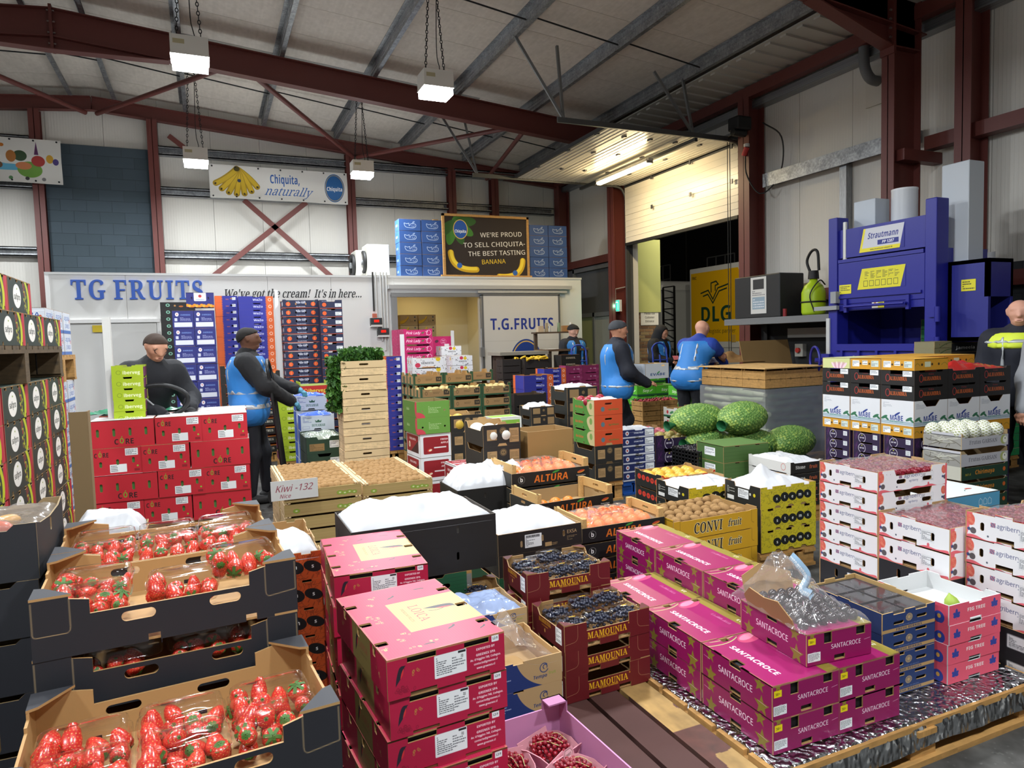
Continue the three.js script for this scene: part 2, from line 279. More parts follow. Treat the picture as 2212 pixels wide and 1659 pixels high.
{const p=atX(1323,661,8.5);const t=thing('exit_sign','small green lit exit sign with a running figure above the grey glazed door','sign',null,8.55,p.y - .12,p.z);
mesh('housing',box(.06,.26,.42,.035,.12,0),mat(0xd6d8d6,.5),t);
const f=mesh('sign_face',new THREE.PlaneGeometry(.4,.24).rotateY(-Math.PI / 2).translate(.003,.12,0),new THREE.MeshStandardMaterial({color:0x111111,emissive:0xffffff,emissiveMap:exitT,emissiveIntensity:1.4}),t);
mesh('bracket',[rod(V(.035,.25,0),V(.035,.5,0),.012),rod(V(.035,.5,0),V(.3,.55,0),.012)],mat(0xaaaaaa,.5),t);
const l=new THREE.PointLight(0x6affd8,.25,0,2);l.position.set(-.06,.12,0);t.add(l)}
// ---------- high-bay lamps ----------
const lampGlow=new THREE.MeshStandardMaterial({color:0xffffff,emissive:LAMP_COL,emissiveIntensity:30});
function highBay(x,z,chain){
const y=4.88,t=thing('hanging_lamp','white box-shaped high-bay lamp hanging on chains under the roof','lamp','high-bay lamps under the roof',x,y,z);
const hw=.2,hd=.16;
mesh('housing',[box2(-hw,hw,.09,.3,-hd,hd),box2(-hw - .004,hw + .004,.085,.1,-hd - .004,hd + .004)],mat(0xe6e4dc,.5),t);
mesh('diffuser',[box2(-hw + .01,hw - .01,.0,.085,-hd + .01,hd - .01)],lampGlow,t);
mesh('rating_plate',box2(-hw + .03,-hw + .15,.2,.25,hd,hd + .002),mat(0xb9b08c,.6),t);
const ps=[];const top=rafterTop(x)- y;for(const s of[-1,1]){const n=Math.max(6,Math.round((top - .3)/ .05));for(let i=0;i<n;i++){const r=new THREE.TorusGeometry(.016,.005,4,8);r.scale(1,1.5,1);if(i % 2)r.rotateY(Math.PI / 2);const k=(i + .5)/ n;r.translate(s*(.08*(1 - k)+ .05),.3 + k*(top - .3),0);ps.push(r)}}
mesh('chain',ps,darkSteel,t);
mesh('cable',tube([V(.02,.3,0),V(.06,.34,.02),V(.03,.5,.02),V(.05,top,.02)],.006,5),mat(0x222222,.7),t);
const l=new THREE.RectAreaLight(LAMP_COL,LAMP_W,2*hw - .02,2*hd - .02);l.position.set(0,-.012,0);l.rotation.x=-Math.PI / 2;t.add(l);
}
for(const[x,z]of[[.0,-8.96],[2.95,-8.96],[.0,-13.7],[2.95,-13.7],[-3.7,-8.96],[-3.7,-13.7],[-3.7,-4.2],[0,-4.2],[2.95,-4.2],[0,.5],[2.95,.5],[-3.7,.5]])highBay(x,z);
// ---------- cartons: cardboard panels cut from shapes, printed from one computed sheet per kind ----------
const KR='#a98657';
function panelGeo(w,h,t,o,reg,chip){// x 0..w, y 0..h, printed face at z = t
const s=new THREE.Shape(),top=(o.top||[[0,1],[1,1]]),bot=o.bot||[];
s.moveTo(0,0);for(const[x,y]of bot)s.lineTo(x*w,y*h);s.lineTo(w,0);for(let i=top.length - 1;i>=0;i--)s.lineTo(top[i][0]*w,top[i][1]*h);
for(const[cx,cy,a,b,r]of o.holes||[]){const p=new THREE.Path(),q=Math.min(r??9,a / 2 - 1e-4,b / 2 - 1e-4),x0=cx*w - a / 2,x1=cx*w + a / 2,y0=cy*h - b / 2,y1=cy*h + b / 2;p.moveTo(x0 + q,y0);p.lineTo(x1 - q,y0);p.absarc(x1 - q,y0 + q,q,-Math.PI / 2,0);p.lineTo(x1,y1 - q);p.absarc(x1 - q,y1 - q,q,0,Math.PI / 2);p.lineTo(x0 + q,y1);p.absarc(x0 + q,y1 - q,q,Math.PI / 2,Math.PI);p.lineTo(x0,y0 + q);p.absarc(x0 + q,y0 + q,q,Math.PI,Math.PI*1.5);s.holes.push(p)}
const g=plain(new THREE.ExtrudeGeometry(s,{depth:t,bevelEnabled:false,curveSegments:4})),p=g.attributes.position,n=g.attributes.normal,uv=g.attributes.uv;
for(let i=0;i<p.count;i++)if(n.getZ(i)>.9&&reg)uv.setXY(i,reg[0]+(reg[2]- reg[0])*p.getX(i)/ w,reg[1]+(reg[3]- reg[1])*p.getY(i)/ h);else uv.setXY(i,chip[0],chip[1]);
return g;
}
const KINDS={};
// small prints share big sheets
function newSheet(w,h){let c;const t=canvasTex(w,h,(x)=>{c=x});return{c,t,w,h,ox:0,oy:0}}
let SH=null;function sheetFor(cw,ch){if(SH&&SH.x + cw>2046){SH.x=0;SH.y +=SH.row;SH.row=0}if(!SH||SH.y + ch>2046){SH={...newSheet(2048,2048),x:0,y:0,row:0};SH.m=new THREE.MeshStandardMaterial({map:SH.t,roughness:.62})}const r={...SH,ox:SH.x,oy:SH.y};SH.x +=cw + 2;SH.row=Math.max(SH.row,ch + 2);return r}
function kind(id,W,L,H,o,dF,dS,dT){
const ppm=o.ppm||700,k=ppm / 1000,mm=1000,t=o.t||.005;
const rows=[[dF,W,H],[dS||dF,L,H]];if(dT)rows.push([dT,W,L]);
const cw=Math.ceil(Math.max(...rows.map((r)=>r[1]))*ppm)+ 2;let ch=20;for(const r of rows)ch +=Math.ceil(r[2]*ppm)+ 2;
const regs=[];let chip;
const shared=ppm<=500,sh=shared?sheetFor(cw,ch):newSheet(cw,ch),c=sh.c,ox=sh.ox,oy=sh.oy,TW=sh.w,TH=sh.h;
c.fillStyle=o.inside||KR;c.fillRect(ox,oy,cw,20);chip=[(ox + 20)/ TW,1 -(oy + 10)/ TH];let y=oy + 20;
for(const[d,w,h]of rows){const pw=w*ppm,ph=h*ppm;c.save();c.beginPath();c.rect(ox,y,cw,ph + 2);c.clip();c.translate(ox,y);c.scale(k,k);d(c,w*mm,h*mm);c.restore();regs.push([(ox + .5)/ TW,1 -(y + ph)/ TH,(ox + pw)/ TW,1 - y / TH]);y +=Math.ceil(ph)+ 2}
const m=shared?sh.m:new THREE.MeshStandardMaterial({map:sh.t,roughness:o.rough??.62});
const F=o.F||{},S=o.S||{},T=o.T||{};
const back=o.B||F;
const gs=[panelGeo(W,H,t,F,regs[0],chip).translate(-W / 2,0,L / 2 - t),panelGeo(W,H,t,back,regs[0],chip).translate(-W / 2,0,L / 2 - t).rotateY(Math.PI),
panelGeo(L - 2*t,H,t,S,regs[1],chip).translate(-L / 2 + t,0,W / 2 - t).rotateY(Math.PI / 2),panelGeo(L - 2*t,H,t,S,regs[1],chip).translate(-L / 2 + t,0,W / 2 - t).rotateY(-Math.PI / 2),
panelGeo(W - 2*t,L - 2*t,t,{},null,chip).rotateX(-Math.PI / 2).translate(-W / 2 + t,.001,L / 2 - t)];
const K={id,W,L,H,t,m,body:merge(gs),o,regs,chip};
if(dT&&!o.open)K.lid=panelGeo(W,L,t,T,regs[2],chip).rotateX(-Math.PI / 2).translate(-W / 2,H - t,L / 2);
if(o.fill)K.fill=[box2(-W / 2 + 2.2*t,W / 2 - 2.2*t,.006,H - 2.2*t -(o.fillDrop||0),-L / 2 + 2.2*t,L / 2 - 2.2*t),mat(o.fill,o.fillRough??.6)];
if(o.corner){const q=o.corner,cs=[];for(const[sx,sz]of[[-1,1],[1,1],[-1,-1],[1,-1]]){const s=new THREE.Shape();s.moveTo(0,0);s.lineTo(q,0);s.lineTo(q*.25,q*.9);s.lineTo(0,q*1.0);const e=plain(new THREE.ExtrudeGeometry(s,{depth:t,bevelEnabled:false}));for(let i=0;i<e.attributes.uv.count;i++){const up=e.attributes.normal.getZ(i)>.9;e.attributes.uv.setXY(i,up?regs[1][0]+ .01:chip[0],up?regs[1][3]- .01:chip[1])}e.rotateX(-Math.PI / 2);e.scale(sx<0?1:-1,1,sz>0?1:-1);if(sx*sz>0)flip(e);e.translate(sx*(W / 2),H,sz*(L / 2));cs.push(e)}K.corners=cs}
return(KINDS[id]=K);
}
function flip(g){const ps=g.attributes;for(let i=0;i<ps.position.count;i +=3)for(const k of['position','normal','uv']){const a=ps[k],s=a.itemSize,t=a.array.slice((i + 1)*s,(i + 2)*s);a.array.copyWithin((i + 1)*s,(i + 2)*s,(i + 3)*s);a.array.set(t,(i + 2)*s)}g.computeVertexNormals();return g}
// one carton of a kind: a group at its base with body, lid, filling and corner flaps
function carton(id,name,label,cat,group){
const K=KINDS[id],t=thing(name,label,cat,group);
mesh('body',K.body,K.m,t);if(K.lid)mesh('lid',K.lid,K.m,t);
if(K.fill)mesh('contents',K.fill[0],K.fill[1],t);
if(K.corners)K.corners.forEach((c)=>mesh('corner_flap',c,K.m,t));
for(const[x,y,w,h,side]of K.o.labels||[]){const g=new THREE.PlaneGeometry(w,h);if(side==='S')g.rotateY(-Math.PI / 2).translate(-K.W / 2 - .0015,y*K.H,(x - .5)*K.L);else g.translate((x - .5)*K.W,y*K.H,K.L / 2 + .0015);mesh('label',g,labelM,t)}
return t;
}
const labelT=canvasTex(160,120,(c)=>{c.fillStyle='#e9ecee';c.fillRect(0,0,160,120);smallPrint(c,10,12,140,98,'#4b4f57',8)});
const labelM=new THREE.MeshStandardMaterial({map:labelT,roughness:.5});
const protos={};
// a pile of n cartons whose top one shows its front top edge from (u1,v1) to column u2 in the photo; the size follows from standing on the base
const LOG=[];
function pile(id,u1,v1,u2,o={}){
const K=KINDS[id],yaw=o.yaw||0,base=o.base??.144,pitchH=(o.pitch||K.H*(o.nest||1));
const a=yaw*D2R,e=V(Math.cos(a),0,-Math.sin(a));let n=o.n,k=1,ky,P;
if(o.z !==undefined){// depth known: the size follows from the width seen, the height from the base
P=atZ(o.right?u2:u1,v1,o.z);
if(o.k)k=o.k;else{let lo=.2,hi=3;for(let i=0;i<50;i++){k=(lo + hi)/ 2;if(toPx(P.clone().addScaledVector(e,(o.right?-1:1)*K.W*k))[0]*(o.right?-1:1)>(o.right?-u1:u2))hi=k;else lo=k}}
if(o.right)P.addScaledVector(e,-K.W*k);
if(!n)n=Math.max(1,Math.round((P.y - base)/(pitchH*k)));ky=o.free?k:(P.y - base)/(n*pitchH);
}else{
const f=byWidth(u1,v1,u2,K.W,yaw),t=f.t,d=f.d;
if(!n)n=Math.max(1,Math.round((EYE + t*d.y - base)/ pitchH));
k=o.k||(EYE - base)/(n*pitchH - t*d.y);ky=k;P=camera.position.clone().addScaledVector(d,t*k);
}
if(k<.86||k>1.16||ky / k>1.2||ky / k<.82)LOG.push(`${id} @${u1},${v1}: n=${n} k=${k.toFixed(2)} ky=${ky.toFixed(2)} y=${P.y.toFixed(2)} z=${P.z.toFixed(2)}`);
const ex=e,ez=V(Math.sin(a),0,Math.cos(a));
const out={k,ky,n,yaw,P,ex,ez,K,W:K.W*k,L:K.L*k,H:K.H*ky,pitch:pitchH*ky,base:P.y - n*pitchH*ky,boxes:[],top:P.y};
const nx=o.nx||1,nz=o.nz||1,jit=o.jit??.6;
for(let ix=0;ix<nx;ix++)for(let iz=0;iz<nz;iz++)for(let i=0;i<n -(o.drop?.[ix + ',' + iz]||0);i++){
if(o.skip&&o.skip(ix,iz,i,n))continue;
const lab=typeof o.label==='function'?o.label(ix,iz,n - 1 - i):o.label;
let b;if(protos[id +(o.name||'')])b=copyOf(protos[id +(o.name||'')],lab,o.group);else b=protos[id +(o.name||'')]=carton(id,o.name||'fruit_carton',lab,o.cat||'carton',o.group);
b.userData.category=o.cat||'carton';if(o.group)b.userData.group=o.group;else delete b.userData.group;
const c=P.clone().addScaledVector(ex,(ix + .5)*(K.W + .004)*k).addScaledVector(ez,-(iz + .5)*(K.L + .004)*k);
b.position.set(c.x +(i===n - 1?0:rr(-1,1)*.004*jit),out.base + i*pitchH*ky,c.z +(i===n - 1?0:rr(-1,1)*.004*jit));
b.scale.set(k,ky,k);b.rotation.y=(yaw +(i===n - 1?0:rr(-1,1)*jit*.6))*D2R;out.boxes.push(b);
}
return out;
}
// wooden pallet whose top is at y, covering the plan rectangle; boards and blocks are parts
const woodT=dataTex(256,256,(x,y)=>{const g=fbm(x*6,y*64,4),b=fbm(x*32,y*32,3),kn=Math.max(0,1 - 9*Math.hypot((x*3 % 1)- .5,(y*2 % 1)- .4));const v=214 + 60*(g - .5)+ 30*(b - .5)- 70*kn;return[v,v*.87,v*.66]});
const woodM=new THREE.MeshStandardMaterial({map:woodT,color:0xd8bd90,roughness:.75,bumpMap:woodT,bumpScale:.001});
const greyWoodM=new THREE.MeshStandardMaterial({map:woodT,color:0x6a645c,roughness:.8});
const paleWoodM=new THREE.MeshStandardMaterial({map:woodT,color:0xf4e2c0,roughness:.7});
const crateWoodM=new THREE.MeshStandardMaterial({map:woodT,color:0xffffff,roughness:.7});
function pallet(x0,x1,z0,z1,top,label,m=woodM,along='x',group='wooden pallets under the carton stacks'){
const t=thing('wooden_pallet',label,'pallet',group),h=Math.max(.1,top),w=x1 - x0,d=z1 - z0,bl=h - .044;
t.position.set(x0,top - h,z0);
const nb=Math.max(3,Math.round((along==='x'?d:w)/ .16)),bw=(along==='x'?d:w)/ nb;
for(let i=0;i<nb;i++)mesh('deck_board',along==='x'?metreUV(box2(0,w,h - .022,h,i*bw + .012,(i + 1)*bw - .012),.9):metreUV(box2(i*bw + .012,(i + 1)*bw - .012,h - .022,h,0,d),.9,true),m,t);
for(const fx of[0,.5,1]){const c=.05 + fx*(w - .1);mesh('stringer',metreUV(box2(along==='x'?c - .05:0,along==='x'?c + .05:w,h - .044,h - .022,along==='x'?0:.05 + fx*(d - .1)- .05,along==='x'?d:.05 + fx*(d - .1)+ .05),.9,true),m,t)}
for(const fx of[0,.5,1])for(const fz of[0,.5,1]){const cx=.07 + fx*(w - .14),cz=.07 + fz*(d - .14);mesh('block',metreUV(box2(cx - .07,cx + .07,.022,h - .044,cz - .05,cz + .05),.5),m,t)}
for(const fz of[0,.5,1]){const cz=.05 + fz*(d - .1);mesh('base_board',metreUV(box2(0,w,0,.022,cz - .05,cz + .05),.9),m,t)}
return t;
}
function palletUnder(p,label,o={}){const nx=o.nx||1,nz=o.nz||1,a=p.P,W=p.W*nx,L=p.L*nz;const q=pallet(0,W + .0,0,L,p.base - .002,label,o.m||woodM,o.along||'x',o.group);q.position.set(a.x - p.ez.x*L,0,a.z - p.ez.z*L);q.rotation.y=p.yaw*D2R;return q}
// ---------- printed sheets ----------
const fillAll=(col)=>(c,w,h)=>{c.fillStyle=col;c.fillRect(0,0,w,h)};
const seq=(...f)=>(c,w,h)=>f.forEach((g)=>g(c,w,h));
const T_=(s,x,y,size,col,o={})=>(c,w,h)=>txt(c,s,x*w,y*h,size,col,{...o,fit:o.fw?o.fw*w:undefined});
const bite=(n,d=.1)=>{const p=[];for(let i=0;i<n;i++){const a=(i + .35)/ n,b=(i + .65)/ n;p.push([a,1],[a,1 - d],[b,1 - d],[b,1])}return[[0,1],...p,[1,1]]};
const lowMid=(a,y,s=.03)=>[[0,1],[a - s,1],[a,y],[1 - a,y],[1 - a + s,1],[1,1]];
const stepMid=(a,y,b,y2)=>[[0,1],[b,1],[b,y2],[a,y2],[a,y],[1 - a,y],[1 - a,y2],[1 - b,y2],[1 - b,1],[1,1]];
const bird=(c,x,y,s,flipx,red='#d8323a')=>{c.save();c.translate(x,y);c.scale(flipx?-s:s,s);c.beginPath();c.moveTo(-12,40);c.quadraticCurveTo(-10,8,0,-18);c.quadraticCurveTo(6,-34,20,-30);c.lineTo(28,-30);c.lineTo(22,-24);c.quadraticCurveTo(22,0,6,16);c.quadraticCurveTo(-2,26,-12,40);c.fillStyle='#2b2430';c.fill();c.beginPath();c.moveTo(20,-22);c.quadraticCurveTo(22,0,6,16);c.quadraticCurveTo(8,-6,20,-22);c.fillStyle=red;c.fill();c.restore()};
const blossom=(c,x,y,s,col)=>{for(let i=0;i<5;i++)ell(c,x + rr(-1,1)*s*1.6,y + rr(-1,1)*s,s*.42,s*.3,null,rr(0,180),col,s*.17)};
const lam=(x,y,r)=>{const p=[];for(let i=0;i<10;i++){const a=-Math.PI / 2 + i*Math.PI / 5,q=i % 2?r*.42:r;p.push([x + q*Math.cos(a),y + q*Math.sin(a)])}return p};
// black strawberry tray
kind('straw',.6,.4,.145,{ppm:500,rough:.5,open:1,inside:'#b08a58',edge:'#c9a778',t:.006,corner:.085,F:{top:[[0,1],[.13,1],[.13,.96],[.2,.9],[.2,.66],[.8,.66],[.8,.9],[.87,.96],[.87,1],[1,1]],bot:[[.4,0],[.4,.13],[.445,.13],[.445,0],[.78,0],[.78,.13],[.825,.13],[.825,0]],holes:[[.37,.5,.075,.024],[.7,.5,.075,.024]]},S:{top:stepMid(.3,.82,.2,.9)}},
(c,w,h)=>{fillAll('#23242a')(c,w,h);c.strokeStyle='#b79a6c';c.lineWidth=2;c.beginPath();c.moveTo(4,4);c.lineTo(4,h*.55);c.quadraticCurveTo(4,h*.6,12,h*.6);c.lineTo(70,h*.6);c.quadraticCurveTo(80,h*.6,80,h*.5);c.lineTo(80,6);c.moveTo(w - 4,4);c.lineTo(w - 4,h*.55);c.lineTo(w - 70,h*.6);c.quadraticCurveTo(w - 80,h*.6,w - 80,h*.5);c.lineTo(w - 80,6);c.stroke()},fillAll('#2a2b31'));
kind('slate',.6,.4,.19,{ppm:300,open:1,inside:'#8f7a58',F:{top:lowMid(.12,.9),holes:[[.75,.55,.03,.05]]},S:{top:[[0,1],[.15,.92],[.5,.86],[.85,.9],[1,1]],holes:[[.5,.72,.02,.05]]}},fillAll('#2b2c32'),fillAll('#26272c'));
// crimson cherry carton with gold panel
const crimson='#b01c40';
kind('cherry',.335,.5,.108,{ppm:1500,rough:.38,fill:0x1a1216,F:{top:[[0,1],[.16,1],[.16,.82],[.4,.82],[.4,1],[.64,1],[.64,.82],[.86,.82],[.86,1],[1,1]],bot:[[.18,0],[.18,.1],[.4,.1],[.4,0],[.64,0],[.64,.1],[.86,.1],[.86,0]]},S:{top:[[0,1],[.17,1],[.18,.72],[.22,.72],[.23,1],[.46,1],[.47,.72],[.51,.72],[.52,1],[.76,1],[.77,.72],[.81,.72],[.82,1],[1,1]]},T:{holes:[[.055,.2,.034,.026,.004],[.055,.49,.034,.026,.004],[.055,.79,.034,.026,.004],[.945,.2,.034,.026,.004],[.945,.49,.034,.026,.004],[.945,.79,.034,.026,.004]]}},
(c,w,h)=>{fillAll(crimson)(c,w,h);bird(c,30,46,.72);blossom(c,76,46,8,'#b8893f');for(let i=0;i<4;i++)blossom(c,rr(14,62),rr(70,98),10,'#8f1634');sticker(c,128,20,92,62,{n:9,half:.5});c.fillStyle='#2a2a2e';c.fillRect(196,22,22,6);smallPrint(c,178,34,38,36,'#666a70',5);txt(c,'2J',207,36,9,'#333');
[['EXPORTED BY',9.5],['GREENEX SPA',9.5],["Av. O'higgins 740, Codegua.",8.2],['contacto@greenex.cl',8.2],['www.greenex.cl',8.2]].forEach(([s,z],i)=>txt(c,s,277,32 + i*12 +(i>0?3:0),z,'#f1dfe2',{w:i<2?'bold':'bold',fit:[56,58,92,72,56][i]}));rrect(c,296,4,22,18,2,'#e9eaec');txt(c,'L2-9',307,13,9,'#34343a',{fit:15})},
(c,w,h)=>{fillAll(crimson)(c,w,h);c.fillStyle='#8d7a45';c.fillRect(w*.36,0,w*.36,h);bird(c,w*.44,52,.8);txt(c,'LOICA',w*.58,46,26,'#a8323c',{f:'serif',w:'normal'});txt(c,'PREMIUM FRUITS',w*.58,70,8,'#54442a',{w:'normal'});blossom(c,w*.15,50,9,'#c0915a');blossom(c,w*.85,60,9,'#c0915a')},
(c,w,h)=>{fillAll('#c12a4f')(c,w,h);for(let i=0;i<15;i++)blossom(c,rr(20,w - 20),rr(20,h - 20),9,'#d9b26a');for(let x=3;x<w;x +=7){c.fillStyle='rgba(150,16,48,0.18)';c.fillRect(x,0,2.4,h)}for(const[x,y,s,f]of[[150,90,.5,1],[250,60,.55,0],[225,395,.5,1],[130,460,.45,0],[300,440,.4,1]]){c.save();c.translate(x,y);c.rotate(1.3);bird(c,0,0,s,f);c.restore()}
c.fillStyle='#c3a564';c.fillRect(w*.34,h*.28,w*.66,h*.46);c.fillStyle='rgba(140,112,52,0.25)';for(let x=w*.34;x<w;x +=7)c.fillRect(x,h*.28,2,h*.46);c.save();c.translate(w*.5,h*.5);c.rotate(Math.PI / 2*.0 + Math.PI / 2);txt(c,'LOICA',0,-14,42,'#b03040',{f:'serif',w:'normal',fit:130});txt(c,'PREMIUM FRUITS',0,22,13,'#5a4326',{w:'normal',fit:110});c.restore();c.save();c.translate(w*.76,h*.46);c.rotate(1.35);bird(c,0,0,1.25,0);c.restore();bez(c,[[w*.64,h*.5],[w*.7,h*.53],[w*.78,h*.5]],'#3a2a30',3)});
// maroon blueberry tray
const maroon='#641219';
kind('mam',.42,.285,.108,{ppm:1100,rough:.5,open:1,t:.005,corner:.05,inside:'#a07d50',edge:'#c4a37a',F:{top:[[0,1],[.25,1],[.25,.66],[.75,.66],[.75,1],[1,1]],bot:[[.26,0],[.26,.2],[.4,.2],[.4,0],[.62,0],[.62,.2],[.76,.2],[.76,0]]},S:{top:[[0,1],[.14,1.02],[.16,1.02],[.24,.78],[.76,.78],[.84,1.02],[.86,1.02],[1,1]]}},
(c,w,h)=>{fillAll(maroon)(c,w,h);txt(c,'MAMOUNIA',w*.49,h*.55,38,'#e2b21c',{f:'serif',fit:196});txt(c,'®',w*.745,h*.42,9,'#e2b21c');txt(c,'THE FINEST BLUEBERRIES',w*.49,h*.72,9,'#e2b21c',{fit:96});c.strokeStyle='#b08a62';c.lineWidth=1.3;for(const s of[0,1]){c.save();if(s){c.translate(w,0);c.scale(-1,1)}c.beginPath();c.moveTo(3,h*.72);c.lineTo(40,h*.68);c.quadraticCurveTo(62,h*.66,62,h*.45);c.lineTo(62,4);c.stroke();c.restore()}},
(c,w,h)=>{fillAll('#54101a')(c,w,h);txt(c,'MAMOUNIA',w*.4,h*.36,24,'#c99a1a',{f:'serif',fit:110});txt(c,'THE FINEST BLUEBERRIES',w*.4,h*.52,6,'#c99a1a',{fit:60});ell(c,w*.4,h*.7,6,9,'#b98a4a');sticker(c,w*.74,h*.2,52,66,{n:9})});
// magenta star carton
const mag='#8d1156';
kind('star',.3,.38,.12,{ppm:1400,rough:.34,fill:0x0e0d12,inside:'#a58457',edge:'#b89466',F:{top:[[0,1],[.26,1],[.26,.62],[.38,.62],[.38,1],[.76,1],[.76,.7],[.9,.7],[.9,1],[1,1]],holes:[[.5,.12,.05,.02,.003]]},S:{top:[[0,1],[.42,1],[.42,.84],[.58,.84],[.58,1],[1,1]],bot:[[.42,0],[.42,.2],[.58,.2],[.58,0]]},T:{holes:[[.32,.96,.035,.03,.003],[.83,.96,.035,.03,.003],[.05,.5,.03,.05,.003]]}},
(c,w,h)=>{fillAll(mag)(c,w,h);txt(c,'SANTACROCE',w*.6,h*.52,24,'#f0e3ea',{w:'normal',fit:140});c.strokeStyle='#d9a9c4';c.lineWidth=1.4;c.beginPath();c.moveTo(6,h*.62);c.lineTo(40,h*.58);c.moveTo(w - 34,h*.5);c.lineTo(w - 6,h*.47);c.stroke();poly(c,lam(24,6,18),'#8a7c2c');sticker(c,4,h*.6,58,34,{n:6});c.fillStyle='#e8d414';c.fillRect(6,18,34,24);txt(c,'30+',23,31,13,'#4a3d0a',{f:'serif'})},
(c,w,h)=>{fillAll('#8a1255')(c,w,h);txt(c,'SANTACROCE',w*.5,h*.46,34,'#f3e6ee',{w:'normal',fit:190});for(const[x,y,r]of[[48,26,30],[50,100,36],[320,20,30],[330,92,40]])poly(c,lam(x,y,r),'#84762c');c.strokeStyle='#d9a9c4';c.lineWidth=1.6;c.beginPath();c.moveTo(8,40);c.lineTo(46,44);c.moveTo(w - 70,80);c.lineTo(w - 24,84);c.stroke()},
(c,w,h)=>{const g='#96185c';fillAll(g)(c,w,h);c.fillStyle='#8a7c32';c.save();c.translate(w*.82,0);c.fillRect(0,0,w*.18,h);c.restore();c.save();c.translate(w*.27,h*.52);c.rotate(-Math.PI / 2);c.scale(-1,-1);txt(c,'SANTACROCE',0,0,34,'#f6ecf2',{fit:250});c.restore();ell(c,w*.66,h*.1,62,34,'#c44a72',-18);ell(c,w*.64,h*.08,44,18,'#de86a2',-18);bez(c,[[4,h*.1],[w*.3,h*.16],[w*.52,h*.04]],'#a9b877',5);bez(c,[[30,h*.03],[w*.3,h*.06],[w*.5,2]],'#a9b877',4);txt(c,'2.5',w*.91,h*.74,22,'#e9e5cf',{rot:-90});smallPrint(c,w*.7,h*.45,16,120,'#d9a9c4',30)});
// kraft and blue berry box
kind('tempo',.4,.3,.1,{ppm:1000,open:1,inside:'#b08d5c',edge:'#b9976a',F:{top:[[0,1],[.52,1],[.52,.93],[.62,.93],[.62,1],[1,1]]},S:{top:lowMid(.2,.92)}},
(c,w,h)=>{fillAll('#b99a6c')(c,w,h);c.fillStyle='#1f3570';c.beginPath();c.moveTo(0,0);c.lineTo(w*.55,0);c.quadraticCurveTo(w*.6,h*.7,w*.8,h);c.lineTo(0,h);c.fill();txt(c,'BERRIES',w*.2,h*.6,30,'#c9ab80',{fit:120});smallPrint(c,w*.39,h*.42,44,36,'#a9b3cf',4);c.strokeStyle='#1f3570';c.lineWidth=3;c.beginPath();c.arc(w*.82,h*.4,16,.4,5.6);c.stroke();c.beginPath();c.arc(w*.83,h*.37,8,2,7);c.stroke();txt(c,'Tempo',w*.78,h*.68,17,'#1f3570',{a:'center',slant:.15});txt(c,'fruit',w*.9,h*.62,15,'#86a13c',{w:'normal'})},fillAll('#b0905f'));
// pink fig box
const leaf=(c,x,y,s)=>{c.fillStyle='#2f3f96';for(const[a,l]of[[-90,34],[-140,26],[-40,26],[-185,20],[5,20]]){c.save();c.translate(x,y);c.rotate(a*D2R);ell(c,l*.5*s,0,l*.55*s,8*s,'#2f3f96');c.restore()}c.fillRect(x - 1,y,2,18*s)};
kind('fig',.34,.36,.098,{ppm:1100,open:1,inside:'#cfd0d0',edge:'#b08f66',F:{top:[[0,1],[.38,1],[.38,.9],[.62,.9],[.62,1],[1,1]],bot:[[.4,0],[.4,.16],[.62,.16],[.62,0]]},S:{top:lowMid(.2,.8)}},
(c,w,h)=>{fillAll('#e2566e')(c,w,h);leaf(c,48,58,1);leaf(c,w - 42,48,1);txt(c,'FIG TREE',w*.52,h*.42,24,'#f4e8e4',{fit:120})},(c,w,h)=>{fillAll('#dc4f68')(c,w,h);c.fillStyle='#2f3f96';c.fillRect(w*.62,0,w*.2,h*.5);ell(c,w*.88,h*.72,26,30,'#2f3f96');ell(c,w*.88,h*.66,9,11,'#d8a24a');txt(c,'FIG TREE',w*.3,h*.5,26,'#f4e8e4',{fit:120})});
// navy berry tray
kind('navy',.3,.4,.105,{ppm:1100,open:1,inside:'#b4935f',edge:'#c3a373',fill:0x17171b,fillDrop:.01,F:{top:[[0,1],[.2,1],[.2,.86],[.42,.86],[.42,1],[.62,1],[.62,.86],[.84,.86],[.84,1],[1,1]],holes:[[.3,.45,.06,.016],[.74,.55,.06,.016]]},S:{top:[[0,1],[.45,1],[.45,1.05],[.6,1.05],[.6,1],[1,1]]}},
(c,w,h)=>{fillAll('#21386b')(c,w,h);c.fillStyle='#b4915e';c.fillRect(0,h*.78,w,h*.16);txt(c,'FRESH BERRIES',w*.5,h*.865,14,'#1c2f5c',{fit:150});txt(c,'THE FUTURE OF FRUITS',w*.5,h*.7,7,'#8d9cc0',{w:'normal',fit:120});ell(c,w*.5,h*.4,19,19,'#b89c6e');for(let i=0;i<12;i++){c.save();c.translate(w*.5,h*.4);c.rotate(i*Math.PI / 6);c.fillStyle='#21386b';c.fillRect(8,-1.2,9,2.4);c.restore()}},fillAll('#1d3160'));
